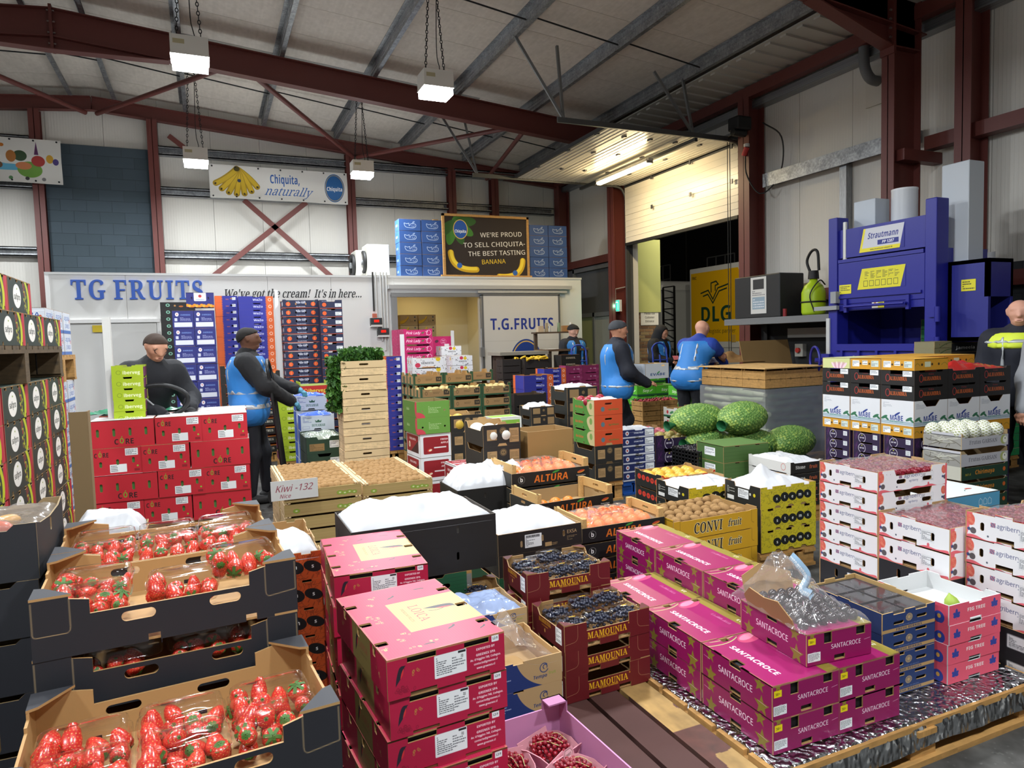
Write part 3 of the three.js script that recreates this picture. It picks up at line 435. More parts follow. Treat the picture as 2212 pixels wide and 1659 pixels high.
// white and coral berry box
const coralWave=(c,w,h,x0=0)=>{c.fillStyle='#e0656f';c.beginPath();c.moveTo(x0,h);for(let x=x0;x<=w;x +=10)c.lineTo(x,h - 5 - 4*Math.sin(x*.06)- 5*Math.sin(x*.023 + 1));c.lineTo(w,h);c.fill()};
const rasp=(c,x,y,s)=>{ell(c,x,y,17*s,24*s,'#d8604f');for(let i=0;i<16;i++)ell(c,x + rr(-12,12)*s,y + rr(-18,18)*s,4*s,4*s,null,0,'#e98a70',1.2);ell(c,x + 10*s,y + 44*s,13*s,13*s,'#5b5457');ell(c,x - 8*s,y + 40*s,7*s,7*s,'#3d4c7a')};
const agF=(c,w,h)=>{fillAll('#e9e8ea')(c,w,h);c.fillStyle='#e0656f';c.beginPath();c.moveTo(0,0);c.lineTo(26,0);c.quadraticCurveTo(12,h*.6,0,h);c.fill();coralWave(c,w,h);rasp(c,18,34,1);txt(c,'agriberry',w*.5,h*.36,25,'#34406f',{fit:w*.28,w:'normal'});for(let i=0;i<20;i++){c.fillStyle=i % 3?'#34406f':'#d24a5a';c.fillRect(w*.29 +(i % 5)*4,h*.27 +((i / 5)|0)*4.6,3.4,4)}sticker(c,w*.62,h*.3,w*.18,h*.44,{bg:'#e3e4e6',n:8});ell(c,w*.72,h*.86,6,9,'#d9606a');ell(c,w*.26,h*.82,4,4,'#555b6a')};
kind('agri',.45,.345,.108,{ppm:1000,open:1,inside:'#b19063',edge:'#c8a67c',F:{top:[[0,1],[.22,1],[.25,.7],[.75,.7],[.78,1],[1,1]],holes:[[.32,.42,.06,.022],[.7,.42,.06,.022]]},S:{top:[[0,.96],[.34,.96],[.34,1.06],[.54,1.06],[.54,.94],[1,.94]],bot:[[.36,0],[.36,.22],[.56,.22],[.56,0]],holes:[[.19,.5,.016,.034],[.78,.5,.016,.034]]}},(c,w,h)=>{agF(c,w,h);rasp(c,w - 22,30,.9);c.fillStyle='#e0656f';c.fillRect(w - 12,0,12,h);txt(c,'agriberry',w*.5,h*.6,14,'#34406f',{w:'normal',fit:60})},agF);
kind('agriblack',.45,.345,.108,{ppm:300,open:1,F:{holes:[[.5,.6,.018,.04]]},S:{holes:[[.3,.6,.018,.04]]}},fillAll('#1c1c22'),(c,w,h)=>{fillAll('#1a1a1f')(c,w,h);sticker(c,w*.5,h*.2,w*.34,h*.5,{n:7})});
// yellow kiwi box
const convi=(c,w,h)=>{fillAll('#d0a01c')(c,w,h);c.strokeStyle='#6a4f10';c.lineWidth=1.5;for(const x of[44,w - 44]){c.beginPath();c.moveTo(x,0);c.lineTo(x,h*.55);c.quadraticCurveTo(x,h*.7,x +(x<w / 2?-18:18),h*.7);c.stroke()}txt(c,'CONVI',w*.4,h*.52,74,'#23180a',{f:'serif',fit:204,slant:.1,st:'#f2e6b4',sw:5});txt(c,'fruit',w*.72,h*.52,50,'#23180a',{f:'serif',fit:98,slant:.2,st:'#f2e6b4',sw:4})};
kind('convi',.6,.4,.098,{ppm:900,open:1,inside:'#b08b56',F:{top:lowMid(.1,.96)},S:{top:[[0,1.1],[.2,1.1],[.24,1],[.76,1],[.8,1.1],[1,1.1]]}},convi,fillAll('#c69819'));
// leaf-pattern box with round letters
const stems=(bg,leafc,oval,letter,narrow)=>(c,w,h)=>{fillAll(bg)(c,w,h);for(let i=0;i<230;i++){const x=rr(0,w),y=rr(0,h),a=rr(0,360);c.save();c.translate(x,y);c.rotate(a*D2R);bez(c,[[-9,0],[0,-6],[9,0]],leafc,2.2);c.restore()}const n=5,x0=w*(narrow?.1:.26),sp=w*(narrow?.19:.14);for(let i=0;i<n;i++){const x=x0 +(i + .2)*sp,y=h*(.58 -(i % 2)*.03 - i*.012);ell(c,x,y,sp*.52,h*.19 +(i % 2)*4,oval,20);txt(c,'stems'[i],x,y - 1,h*.2,letter)}};
kind('stemsY',.5,.38,.155,{ppm:900,open:1,F:{top:bite(3,.1),bot:[[.24,0],[.27,.1],[.33,.1],[.36,0],[.48,0],[.5,.1],[.56,.1],[.6,0],[.72,0],[.74,.1],[.8,.1],[.84,0]]},S:{top:lowMid(.3,.8)}},stems('#d3c022','#8f8420','#15150f','#f2f2ea'),(c,w,h)=>{fillAll('#191a17')(c,w,h);sticker(c,w*.38,h*.26,w*.3,h*.42,{n:6});smallPrint(c,w*.06,h*.25,w*.26,h*.34,'#c9c9c0',5);rrect(c,w*.06,h*.68,w*.2,h*.2,2,'#e6e6e2');ell(c,w*.84,h*.42,13,13,'#d9c81e');rrect(c,w*.7,h*.36,18,18,1,'#cfcfc8')});
kind('stemsO',.4,.3,.12,{ppm:800,open:1,F:{top:bite(3,.08),bot:[[.5,0],[.53,.14],[.62,.14],[.65,0]]},S:{top:lowMid(.3,.85)}},stems('#c8531f','#8e3a16','#141212','#efeeea',1),(c,w,h)=>{fillAll('#2a1a16')(c,w,h);c.fillStyle='#b34a1e';c.fillRect(0,0,w,h*.4)});
kind('stemsR',.5,.38,.155,{ppm:700,open:1,F:{top:lowMid(.06,.86)},S:{top:lowMid(.2,.92)}},(c,w,h)=>{fillAll('#d8431d')(c,w,h)},(c,w,h)=>{fillAll('#1f1f1e')(c,w,h);for(let i=0;i<5;i++){ell(c,w*(.16 + i*.165),h*(.42 + i*.02),26,26,'#d83a28');txt(c,'stems'[i],w*(.16 + i*.165),h*(.41 + i*.02),26,'#1f1f1e')}});
// flat wooden citrus box ends are built apart; this is the printed front board
const alturaF=(c,w,h)=>{fillAll('#141313')(c,w,h);txt(c,'ALTURA',w*.5,h*.54,h*.72,'#e2731c',{fit:w*.44,slant:.12});ell(c,w*.56,h*.14,w*.05,h*.07,'#3d9a3a',-15);ell(c,w*.12,h*.5,h*.26,h*.26,null,0,'#c9c9c4',1.5);txt(c,'b',w*.12,h*.5,h*.42,'#eeeeea');ell(c,w*.89,h*.34,w*.05,h*.1,'#d98a2a',-12);ell(c,w*.89,h*.3,w*.045,h*.05,'#c4382a',-12);txt(c,'Product of Spain',w*.89,h*.62,h*.12,'#d9d6cf',{fit:w*.12})};
kind('altura',.6,.4,.094,{ppm:900,open:1,inside:'#a58a62',F:{top:[[0,1],[1,1]]},S:{holes:[[.5,.78,.06,.016]]},B:{top:[[0,1],[1,1]]}},alturaF,(c,w,h)=>{fillAll('#2d2b25')(c,w,h);txt(c,'ALTURA',w*.5,h*.64,26,'#e2731c',{fit:90,slant:.1})});
kind('exsa',.5,.4,.115,{ppm:900,open:1,inside:'#a3835a',F:{holes:[[.27,.42,.014,.034],[.52,.56,.014,.034],[.78,.62,.014,.034]]},S:{}},(c,w,h)=>{fillAll('#1e1b18')(c,w,h);sticker(c,w*.31,h*.18,w*.2,h*.62,{bar:1,n:8});txt(c,'EXSA',w*.88,h*.34,26,'#c9a97a',{w:'normal',fit:62});smallPrint(c,w*.82,h*.52,62,26,'#9c8460',4);smallPrint(c,w*.58,h*.72,60,16,'#b08f60',2);c.fillStyle='#b08f60';c.fillRect(w*.55,h*.68,40,22)},fillAll('#221f1b'));
kind('blk',.62,.38,.115,{ppm:400,open:1,inside:'#3a3128',F:{holes:[[.32,.56,.012,.034],[.72,.6,.012,.034]]},S:{holes:[[.2,.4,.004,.03,.001],[.24,.4,.004,.03,.001]]}},fillAll('#1b1816'),fillAll('#211e1b'));
kind('leafgreen',.5,.4,.13,{ppm:500,open:1,F:{top:lowMid(.3,.86),holes:[[.74,.45,.05,.03]]},S:{top:lowMid(.3,.86)}},(c,w,h)=>{fillAll('#155030')(c,w,h);for(let i=0;i<5;i++){c.fillStyle='#0f4026';c.fillRect(0,h*(.2 + i*.17),w,2.4)}},fillAll('#124629'));
kind('olive',.5,.4,.15,{ppm:500,fill:0x23301c,F:{holes:[[.3,.95,.05,.014,.003],[.75,.95,.05,.014,.003]]},S:{}},(c,w,h)=>{fillAll('#4c6e35')(c,w,h);for(let i=0;i<4;i++){c.fillStyle='#41602c';c.fillRect(0,h*(.15 + i*.22),w,3)}},(c,w,h)=>{fillAll('#456530')(c,w,h);sticker(c,w*.3,h*.2,w*.4,h*.5,{n:6})},fillAll('#55783d'));
kind('stoneW',.4,.6,.11,{ppm:600,open:1,inside:'#b8b4ac',F:{top:lowMid(.12,.9)},S:{top:lowMid(.1,.9)}},(c,w,h)=>{fillAll('#201f1d')(c,w,h);txt(c,'Stone',w*.3,h*.5,44,'#e6e4df',{f:'serif',fit:120});txt(c,'fruit',w*.7,h*.52,44,'#dd6a3c',{f:'serif',fit:100})},(c,w,h)=>{fillAll('#d9d7d2')(c,w,h);ell(c,w*.84,h*.5,30,32,null,0,'#c4483a',4)});
kind('stoneB',.4,.3,.092,{ppm:500,open:1,inside:'#c9c9cc',F:{top:lowMid(.4,.86),bot:[[.4,0],[.4,.18],[.5,.18],[.5,0]]},S:{top:lowMid(.3,.9)}},(c,w,h)=>{fillAll('#202a5e')(c,w,h);c.fillStyle='#c9cad2';c.fillRect(0,h*.82,w,h*.18);ell(c,w*.14,h*.42,22,24,'#dfe0e6');ell(c,w*.14,h*.42,9,11,'#c2402e');txt(c,'STONE FRUIT',w*.5,h*.44,22,'#e6e8ef',{fit:120});sticker(c,w*.7,h*.08,w*.28,h*.7,{n:4})},fillAll('#c3c5cf'));
const eatme=(c,w,h)=>{fillAll('#251338')(c,w,h);for(let i=0;i<9;i++)bez(c,[[w*.04 + rr(0,30),rr(0,h)],[rr(0,60),rr(0,h)],[w*.16,rr(0,h)]],'#5a1f62',2);ell(c,w*.33,h*.62,h*.42,h*.42,null,0,'#ece6ee',5);txt(c,'EAT ME',w*.33,h*.6,20,'#f0eef2',{fit:66});ell(c,w*.33,h*.36,9,6,'#b6bb3a');sticker(c,w*.74,h*.2,w*.16,h*.44,{n:4})};
kind('eatme',.5,.38,.12,{ppm:600,open:1,inside:'#8f6f45',F:{top:[[0,1],[.2,1],[.22,.74],[.78,.74],[.8,1],[1,1]]},S:{top:lowMid(.3,.85)}},eatme,eatme);
// green and orange banana-leaf box
kind('agroli',.3,.4,.14,{ppm:600,open:1,inside:'#b28e5c',F:{holes:[[.5,.72,.075,.018]]},S:{top:[[0,1],[.06,1],[.12,.9],[.5,.86],[.62,1],[1,1]],holes:[[.12,.1,.016,.018],[.5,.1,.016,.018]]}},(c,w,h)=>{fillAll('#c64a22')(c,w,h);txt(c,'Agrolibano',w*.68,h*.66,22,'#3c7a34',{fit:110});ell(c,w*.3,h*.62,20,22,'#55707a')},(c,w,h)=>{fillAll('#4f8a34')(c,w,h);c.fillStyle='#c9b987';c.beginPath();c.moveTo(w,0);c.quadraticCurveTo(w*.45,h*.1,w*.8,h);c.lineTo(w,h);c.fill();ell(c,w*.85,h*.42,26,30,'#7b9c4e');txt(c,'Bon Melon',w*.3,h*.55,34,'#d9572c',{fit:150,slant:.15})});
kind('roundel',.3,.4,.17,{ppm:600,open:1,inside:'#b08d5d',F:{top:[[0,1],[.38,1],[.42,1.12],[.6,1.12],[.64,1],[1,1]]},S:{top:[[0,1],[.12,1],[.2,.72],[.86,.72],[.92,.92],[1,1]]}},(c,w,h)=>{fillAll('#1f1d1a')(c,w,h);ell(c,w*.53,h*.3,27,27,null,0,'#a5875a',2);ell(c,w*.53,h*.3,22,22,'#7e6743');txt(c,'R·R',w*.53,h*.3,18,'#1f1d1a');c.fillStyle='#a5855a';c.fillRect(w*.1,h*.22,w*.26,h*.5);c.fillRect(w*.7,h*.2,w*.26,h*.66);smallPrint(c,w*.12,h*.26,w*.22,h*.36,'#6b5636',6);smallPrint(c,w*.72,h*.24,w*.22,h*.56,'#6b5636',9)},fillAll('#24221e'));
kind('mesa',.4,.42,.15,{ppm:400,open:1,inside:'#b08d5d',F:{top:[[0,1],[.4,1],[.42,1.08],[.6,1.08],[.62,1],[1,1]]},S:{top:[[0,1],[.2,1],[.26,.66],[.8,.66],[.86,1],[1,1]]}},(c,w,h)=>{fillAll('#1e1e1c')(c,w,h);c.fillStyle='#8f754e';c.fillRect(w*.08,h*.15,w*.3,h*.6);c.fillRect(w*.68,h*.15,w*.28,h*.75);ell(c,w*.53,h*.4,20,20,'#6f5b3c')},fillAll('#22231f'));
// red-white apple carton
const appleF=(c,w,h)=>{fillAll('#dfe0e2')(c,w,h);rrect(c,w*.1,h*.14,w*.82,h*.72,12,'#8f1620');txt(c,'FRESH',w*.78,h*.28,22,'#efe3e0',{fit:76});txt(c,'APPLE',w*.79,h*.42,22,'#efe3e0',{fit:74});ell(c,w*.3,h*.7,24,15,'#c93a2c',-15);ell(c,w*.32,h*.7,17,9,'#e8dcc0',-15);c.fillStyle='#e6e2e0';c.fillRect(w*.44,h*.58,w*.4,12)};
kind('apple',.3,.4,.22,{ppm:500,fill:0x772222,F:{},S:{}},appleF,(c,w,h)=>{fillAll('#dfe0e2')(c,w,h);rrect(c,w*.03,h*.1,w*.84,h*.74,10,'#8f1620');c.fillStyle='#3a1416';c.beginPath();c.moveTo(w*.85,h*.3);c.lineTo(w*.87,h*.84);c.lineTo(w*.3,h*.84);c.fill();txt(c,'FRESH APPLE',w*.45,h*.28,30,'#e9dcd8',{fit:190,slant:.1});ell(c,w*.22,h*.55,26,30,'#e3d2b4');ell(c,w*.22,h*.55,8,13,'#8f1620')},(c,w,h)=>{fillAll('#dfe0e2')(c,w,h);for(const q of[.04,.53]){rrect(c,w*.06,h*q,w*.88,h*.43,10,'#9a1a24');txt(c,'FRESH APPLE',w*.5,h*(q + .2),34,'#e9dcd8',{fit:190})}});
kind('greenapple',.32,.4,.15,{ppm:500,open:1,inside:'#8a7a4e',F:{holes:[[.16,.42,.018,.018],[.84,.42,.018,.018]]},S:{}},(c,w,h)=>{fillAll('#64943c')(c,w,h);ell(c,0,h,80,54,'#c4404c');smallPrint(c,w*.35,h*.28,w*.4,h*.46,'#a9c68a',5)},(c,w,h)=>{fillAll('#4e7a2e')(c,w,h);ell(c,w,h*.4,54,90,'#c4404c');txt(c,'GALA',w*.35,h*.5,34,'#c3d6a4',{w:'normal'})});
kind('palegreen',.4,.3,.16,{ppm:300,fill:0x667755},(c,w,h)=>{fillAll('#d9dcd6')(c,w,h);c.fillStyle='#7fae3c';c.fillRect(w*.06,h*.2,w*.88,h*.6)},(c,w,h)=>{fillAll('#d9dcd6')(c,w,h);c.fillStyle='#7fae3c';c.fillRect(w*.06,h*.2,w*.88,h*.6)},(c,w,h)=>{fillAll('#d5dccb')(c,w,h);c.fillStyle='#86bb32';c.fillRect(w*.05,h*.06,w*.9,h*.7)});
kind('plainbox',.4,.3,.24,{ppm:200,open:1,inside:'#a58455',t:.008},fillAll('#9c7a48'),fillAll('#957443'));
// red sweetcorn cartons: long and short faces
const corn='#c2202f';
kind('core',.385,.5,.24,{ppm:700,fill:0x4f7a3c,F:{holes:[[.16,.4,.022,.05],[.5,.46,.022,.05],[.82,.5,.022,.05]]},S:{holes:[[.12,.55,.022,.07],[.37,.55,.022,.07],[.62,.55,.022,.07],[.87,.55,.022,.07]]}},(c,w,h)=>{fillAll(corn)(c,w,h);txt(c,'C',w*.07,h*.26,56,'#241414',{fit:26});txt(c,'Ó',w*.16,h*.24,56,'#7ea62c',{fit:28});txt(c,'RE',w*.27,h*.26,56,'#241414',{fit:50});sticker(c,w*.66,h*.06,w*.26,h*.26,{n:5});sticker(c,w*.34,h*.62,w*.34,h*.3,{n:4,half:.4});ell(c,w*.9,h*.72,8,8,'#8cc23c');c.fillStyle='#8f1822';c.fillRect(w*.83,h*.82,42,22)},(c,w,h)=>{fillAll(corn)(c,w,h);txt(c,'C',w*.37,h*.8,66,'#241414',{fit:36});txt(c,'Ó',w*.455,h*.77,66,'#7ea62c',{fit:38});txt(c,'RE',w*.575,h*.8,66,'#241414',{fit:72})},(c,w,h)=>{fillAll('#dcdbd8')(c,w,h);c.fillStyle=corn;c.fillRect(0,0,w,h*.06);c.fillRect(0,h*.94,w,h*.06);txt(c,'CÓRE',w*.5,h*.3,50,'#3c5a44',{fit:110});txt(c,'CÓRE',w*.5,h*.7,50,'#3c5a44',{fit:110})});
kind('corelong',.5,.385,.24,{ppm:700,fill:0x4f7a3c,F:KINDS.core.o.S,S:KINDS.core.o.F},(c,w,h)=>{fillAll(corn)(c,w,h);txt(c,'C',w*.4,h*.8,66,'#241414',{fit:36});txt(c,'Ó',w*.485,h*.77,66,'#7ea62c',{fit:38});txt(c,'RE',w*.605,h*.8,66,'#241414',{fit:72})},fillAll(corn),(c,w,h)=>{fillAll('#dcdbd8')(c,w,h);c.fillStyle=corn;c.fillRect(0,h*.42,w,h*.05);txt(c,'CÓRE',w*.6,h*.74,60,'#3c5a44',{fit:150})});
// dark green salad cartons
const saf=(c,w,h)=>{fillAll('#26332c')(c,w,h);c.fillStyle='#b5243a';c.fillRect(w*.89,0,w*.11,h);c.fillStyle='#b9c023';c.beginPath();c.moveTo(w*.7,0);c.lineTo(w*.8,0);c.quadraticCurveTo(w*.98,h*.5,w*.86,h);c.lineTo(w*.78,h);c.quadraticCurveTo(w*.9,h*.4,w*.7,0);c.fill();for(let i=0;i<26;i++)ell(c,w*(.7 + rr(-.05,.07)),h*rr(.3,.92),11,9,['#9aa321','#7a8a24','#b9b83a','#6e2a22'][i % 4],rr(0,90));for(let i=0;i<9;i++)ell(c,w*(.66 + rr(-.02,.05)),h*rr(.1,.5),9,14,'#8a3326',rr(0,90));ell(c,w*.36,h*.52,w*.165,h*.36,'#ece9e2');txt(c,'safpro',w*.36,h*.54,h*.25,'#2b332c',{fit:w*.26});ell(c,w*.37,h*.3,10,5,'#8ca038')};
kind('saf',.4,.58,.2,{ppm:500,fill:0x14180f,F:{},S:{top:bite(4,.1),bot:[[.1,0],[.1,.1],[.14,.1],[.14,0],[.86,0],[.86,.1],[.9,.1],[.9,0]]}},saf,saf,fillAll('#2a382f'));
const ostra=(c,w,h)=>{fillAll('#c9ced6')(c,w,h);c.fillStyle='#4a6fae';c.fillRect(0,h*.85,w,h*.15);txt(c,'OSTRA',w*.52,h*.3,60,'#2f4f92',{fit:w*.7,slant:.1,st:'#eef1f5',sw:6});txt(c,'CUBES',w*.52,h*.64,60,'#2f4f92',{fit:w*.66,slant:.1,st:'#eef1f5',sw:6});for(let i=0;i<8;i++)bez(c,[[rr(0,w),rr(0,h)],[rr(0,w),rr(0,h)],[rr(0,w),rr(0,h)]],i % 3?'#e7ebf0':'#3f86b8',4);ell(c,w*.88,h*.4,14,22,'#c0552e')};
kind('ostra',.3,.4,.22,{ppm:350,fill:0x445566},ostra,ostra,fillAll('#c3c8cf'));
const iber=(c,w,h)=>{fillAll('#a4bb1e')(c,w,h);txt(c,'iberveg',w*.62,h*.62,h*.42,'#e9efc8',{fit:w*.56});ell(c,w*.22,h*.6,h*.17,h*.17,null,0,'#6e8416',5)};
kind('iber',.36,.5,.15,{ppm:350,open:1,inside:'#9aa83c',fill:0x6a2d3c,fillDrop:.03,F:{top:[[0,1],[.35,1],[.38,.84],[.62,.84],[.65,1],[1,1]]},S:{top:lowMid(.2,.9)}},iber,(c,w,h)=>{fillAll('#6b2a52')(c,w,h);c.fillStyle='#a4bb1e';c.fillRect(0,0,w,h*.16)});
kind('iberred',.4,.5,.2,{ppm:400,open:1,inside:'#a8b84a',fill:0x8f9c50,fillDrop:.04,F:{top:[[0,.72],[.99,.72],[1,.74]]},S:{top:bite(4,.06)}},(c,w,h)=>{fillAll('#b5231f')(c,w,h);txt(c,'iberveg',w*.56,h*.62,62,'#e0d84a',{fit:w*.6});ell(c,w*.18,h*.6,22,22,null,0,'#e0d84a',6);c.fillStyle='#a4bb1e';c.fillRect(0,h*.94,w,h*.06)},fillAll('#a4bb1e'));
kind('hoya',.4,.3,.2,{ppm:500,open:1,inside:'#c7cdd6',F:{top:[[0,1],[.3,.94],[.7,.94],[1,1]],bot:[[.36,0],[.4,.12],[.58,.12],[.62,0]]},S:{top:lowMid(.1,.94)}},(c,w,h)=>{fillAll('#c9d1de')(c,w,h);txt(c,'HOYAMAR',w*.52,h*.68,44,'#2f5a4a',{f:'serif',fit:160});poly(c,[[w*.44,h*.5],[w*.42,h*.34],[w*.47,h*.42],[w*.52,h*.32],[w*.57,h*.42],[w*.62,h*.34],[w*.6,h*.5]],'#2f5a4a');smallPrint(c,w*.06,h*.1,w*.28,h*.4,'#4a5a9c',6);c.fillStyle='#2a44a4';c.fillRect(w*.66,h*.05,w*.24,10);rrect(c,w*.05,h*.72,w*.2,h*.16,2,null,'#5a6aa0',2)},(c,w,h)=>{fillAll('#3050a8')(c,w,h)});
kind('forest',.4,.6,.19,{ppm:400,open:1,inside:'#3f4c3e',F:{top:[[0,1],[.28,1],[.32,.82],[.6,.82],[.66,1],[1,1]]},S:{top:lowMid(.1,.95)}},(c,w,h)=>{fillAll('#24402f')(c,w,h);c.fillStyle='#94764a';c.fillRect(w*.08,h*.4,w*.4,h*.42);smallPrint(c,w*.1,h*.43,w*.36,h*.36,'#5f4c2c',6);sticker(c,w*.62,h*.26,w*.26,h*.42,{n:5})},fillAll('#213a2b'));
kind('nile',.5,.4,.125,{ppm:300,open:1,inside:'#a5794a',F:{top:lowMid(.1,.92),holes:[[.36,.5,.02,.03],[.64,.5,.02,.03]]},S:{top:lowMid(.2,.88)}},(c,w,h)=>{fillAll('#1b2140')(c,w,h);c.fillStyle='#c8502c';c.fillRect(0,h*.94,w,h*.06);txt(c,'Nile Gift',w*.5,h*.34,40,'#e6e6ec',{f:'serif',fit:140});txt(c,'Shop with & Healthy',w*.5,h*.84,16,'#d5d6dd',{fit:130});for(const x of[.15,.85]){ell(c,w*x,h*.52,32,32,'#e2571f');bez(c,[[w*x + 4,h*.34],[w*x - 10,h*.5],[w*x + 4,h*.7]],'#f0c8a4',4);ell(c,w*x + 12,h*.22,14,5,'#3f7a3c',-30)}},(c,w,h)=>{fillAll('#1b2140')(c,w,h);c.fillStyle='#c8502c';c.fillRect(0,h*.94,w,h*.06);ell(c,w*.2,h*.5,30,30,'#e2571f');sticker(c,w*.66,h*.3,w*.28,h*.4,{n:3})});
kind('nileS',.32,.4,.125,{ppm:300,open:1,inside:'#a5794a',fill:0xb07a3a,fillDrop:.02,F:{top:[[0,1],[.3,1],[.33,.8],[.66,.8],[.7,1],[1,1]]},S:{}},(c,w,h)=>{fillAll('#1b2140')(c,w,h);c.fillStyle='#c8502c';c.fillRect(0,h*.94,w,h*.06);ell(c,w*.2,h*.55,30,30,'#e2571f');sticker(c,w*.68,h*.4,w*.28,h*.4,{n:3});smallPrint(c,w*.1,h*.1,w*.3,h*.1,'#c9cada',1)},fillAll('#181e3a'));
const zig=(c,x,w,h,dir)=>{c.beginPath();c.moveTo(x,0);for(let i=0;i<=8;i++)c.lineTo(x +(i % 2?18:-4)*dir,i*h / 8);c.lineTo(dir>0?-10:w + 10,h);c.lineTo(dir>0?-10:w + 10,0);c.fill()};
const wazo=(c,w,h)=>{fillAll('#2b2f8f')(c,w,h);c.fillStyle='#d9632b';zig(c,w*.8,w,h,-1);txt(c,'WaZo',w*.55,h*.52,h*.46,'#eceef6',{fit:w*.28,w:'normal'});ell(c,w*.9,h*.5,h*.2,h*.2,null,0,'#f0e2d8',7)};
kind('wazo',.5,.4,.104,{ppm:320,open:1,inside:'#9a6a3c',F:{top:[[0,1],[.4,1],[.43,.85],[.6,.85],[.63,1],[1,1]]},S:{}},wazo,(c,w,h)=>{fillAll('#2b2f8f')(c,w,h);c.fillStyle='#d9632b';zig(c,w*.2,w,h,1)});
kind('wazoS',.32,.4,.104,{ppm:320,open:1,inside:'#9a6a3c',F:{holes:[[.72,.6,.03,.02]]},S:{}},(c,w,h)=>{fillAll('#2b2f8f')(c,w,h);c.fillStyle='#d9632b';zig(c,w*.3,w,h,1);txt(c,'WaZo',w*.55,h*.5,22,'#e06a3a',{fit:46});sticker(c,w*.76,h*.2,w*.16,h*.4,{n:3})},(c,w,h)=>{fillAll('#d9632b')(c,w,h)});
const overF=(c,w,h)=>{fillAll('#272b72')(c,w,h);rrect(c,w*.28,-10,w*.44,h*.62,16,'#e6e7ec');ell(c,w*.5,h*.24,24,24,'#c23a30');txt(c,'v',w*.5,h*.2,40,'#1f2a70');txt(c,'OVERSEAS',w*.5,h*.48,24,'#3a66a8',{fit:120});for(let i=0;i<12;i++)ell(c,w*(.04 + i*.085),h*(.86 +(i % 3)*.04),26,24,['#e08a1e','#eaa236','#d87d18'][i % 3])};
const overS=(c,w,h)=>{fillAll('#272b72')(c,w,h);ell(c,w*.22,h*.22,26,26,'#e0dfe4');txt(c,'v',w*.22,h*.2,40,'#c23a30');txt(c,'OVERSEAS',w*.62,h*.24,28,'#7a9ad0',{fit:140});smallPrint(c,w*.36,h*.38,w*.5,h*.2,'#b9bfdc',4);rrect(c,w*.1,h*.42,40,40,2,'#c9ccdc');rrect(c,w*.08,h*.66,w*.84,h*.26,2,'#d5d7df')};
kind('over',.4,.3,.23,{ppm:320,fill:0x222244,F:{holes:[[.2,.62,.02,.04],[.8,.62,.02,.04]]}},overF,overS,fillAll('#2a2e78'));
kind('overS',.3,.4,.23,{ppm:320,fill:0x222244},overS,overF,fillAll('#2a2e78'));
kind('octo',.5,.4,.11,{ppm:250,open:1,F:{holes:[[.42,.5,.03,.03]]}},(c,w,h)=>{fillAll('#232322')(c,w,h);ell(c,w*.22,h*.42,30,26,'#8ed0b4');ell(c,w*.22,h*.42,13,13,'#232322');ell(c,w*.6,h*.6,34,14,'#c06a2c');ell(c,w*.85,h*.5,34,26,'#d06f2a')},fillAll('#1f1f1e'));
kind('citrus',.4,.3,.13,{ppm:250,open:1,inside:'#c0692a',fill:0xd07a2a,fillDrop:.02,F:{top:lowMid(.16,.7)}},(c,w,h)=>{fillAll('#1c1917')(c,w,h);txt(c,'CITRUS',w*.5,h*.62,40,'#d8d2c4',{f:'serif',fit:150})},(c,w,h)=>{fillAll('#1d1917')(c,w,h);ell(c,w*.5,h*.5,60,26,'#b8343c')});
kind('pinkl',.5,.4,.135,{ppm:400,open:1,inside:'#7a2a44',F:{top:lowMid(.12,.86),bot:[[.1,0],[.12,.1],[.86,.1],[.88,0]]},S:{}},(c,w,h)=>{fillAll('#c01b64')(c,w,h);txt(c,'Pink Lady',w*.34,h*.5,62,'#f6e9ef',{fit:250,slant:.3,w:'normal'});ell(c,w*.88,h*.5,38,40,null,0,'#f3d9e4',5);ell(c,w*.67,h*.5,26,10,'#3d7a3c',-25);for(let i=0;i<9;i++)ell(c,w*rr(.74,.84),h*rr(.2,.8),6,6,'#f3d9e4')},(c,w,h)=>{fillAll('#b81d5e')(c,w,h);for(let i=0;i<7;i++)ell(c,rr(0,w),rr(0,h),10,10,null,0,'#e8a9c4',3)});
kind('pinkS',.34,.4,.22,{ppm:350,open:1,inside:'#7a2a44',F:{holes:[]}},(c,w,h)=>{fillAll('#c01b64')(c,w,h);ell(c,w*.56,h*.42,54,48,null,0,'#f0a9c4',4);txt(c,'Pink',w*.56,h*.34,30,'#f6e9ef',{slant:.2,w:'normal'});txt(c,'Lady',w*.56,h*.5,30,'#f6e9ef',{slant:.2,w:'normal'});ell(c,w*.2,h*.4,36,26,'#57233c',-20);rrect(c,w*.62,h*.62,w*.26,h*.2,4,'#e9e6e8')},fillAll('#b81d5e'));
const dots=(c,w,h)=>{for(let i=0;i<24;i++)ell(c,rr(0,w),rr(0,h),6,6,'#2b2b2e')};
kind('veno',.5,.3,.16,{ppm:400,open:1,inside:'#a9865a',F:{top:lowMid(.14,.92),bot:[[.3,0],[.32,.12],[.7,.12],[.72,0]]}},(c,w,h)=>{fillAll('#dcdcde')(c,w,h);dots(c,w,h);rrect(c,w*.26,h*.26,w*.44,h*.5,8,'#dcdcde');txt(c,'VAL',w*.36,h*.34,22,'#3a3a3e');txt(c,'VENOSTA',w*.48,h*.56,46,'#3a3a3e',{fit:200});ell(c,w*.17,h*.74,42,36,'#c43250');ell(c,w*.82,h*.2,38,34,'#d8b81e')},(c,w,h)=>{fillAll('#d9d9db')(c,w,h);dots(c,w,h);ell(c,w*.3,h*.4,16,30,'#d47a4a');ell(c,w*.7,h*.4,16,30,'#c85a4a')});
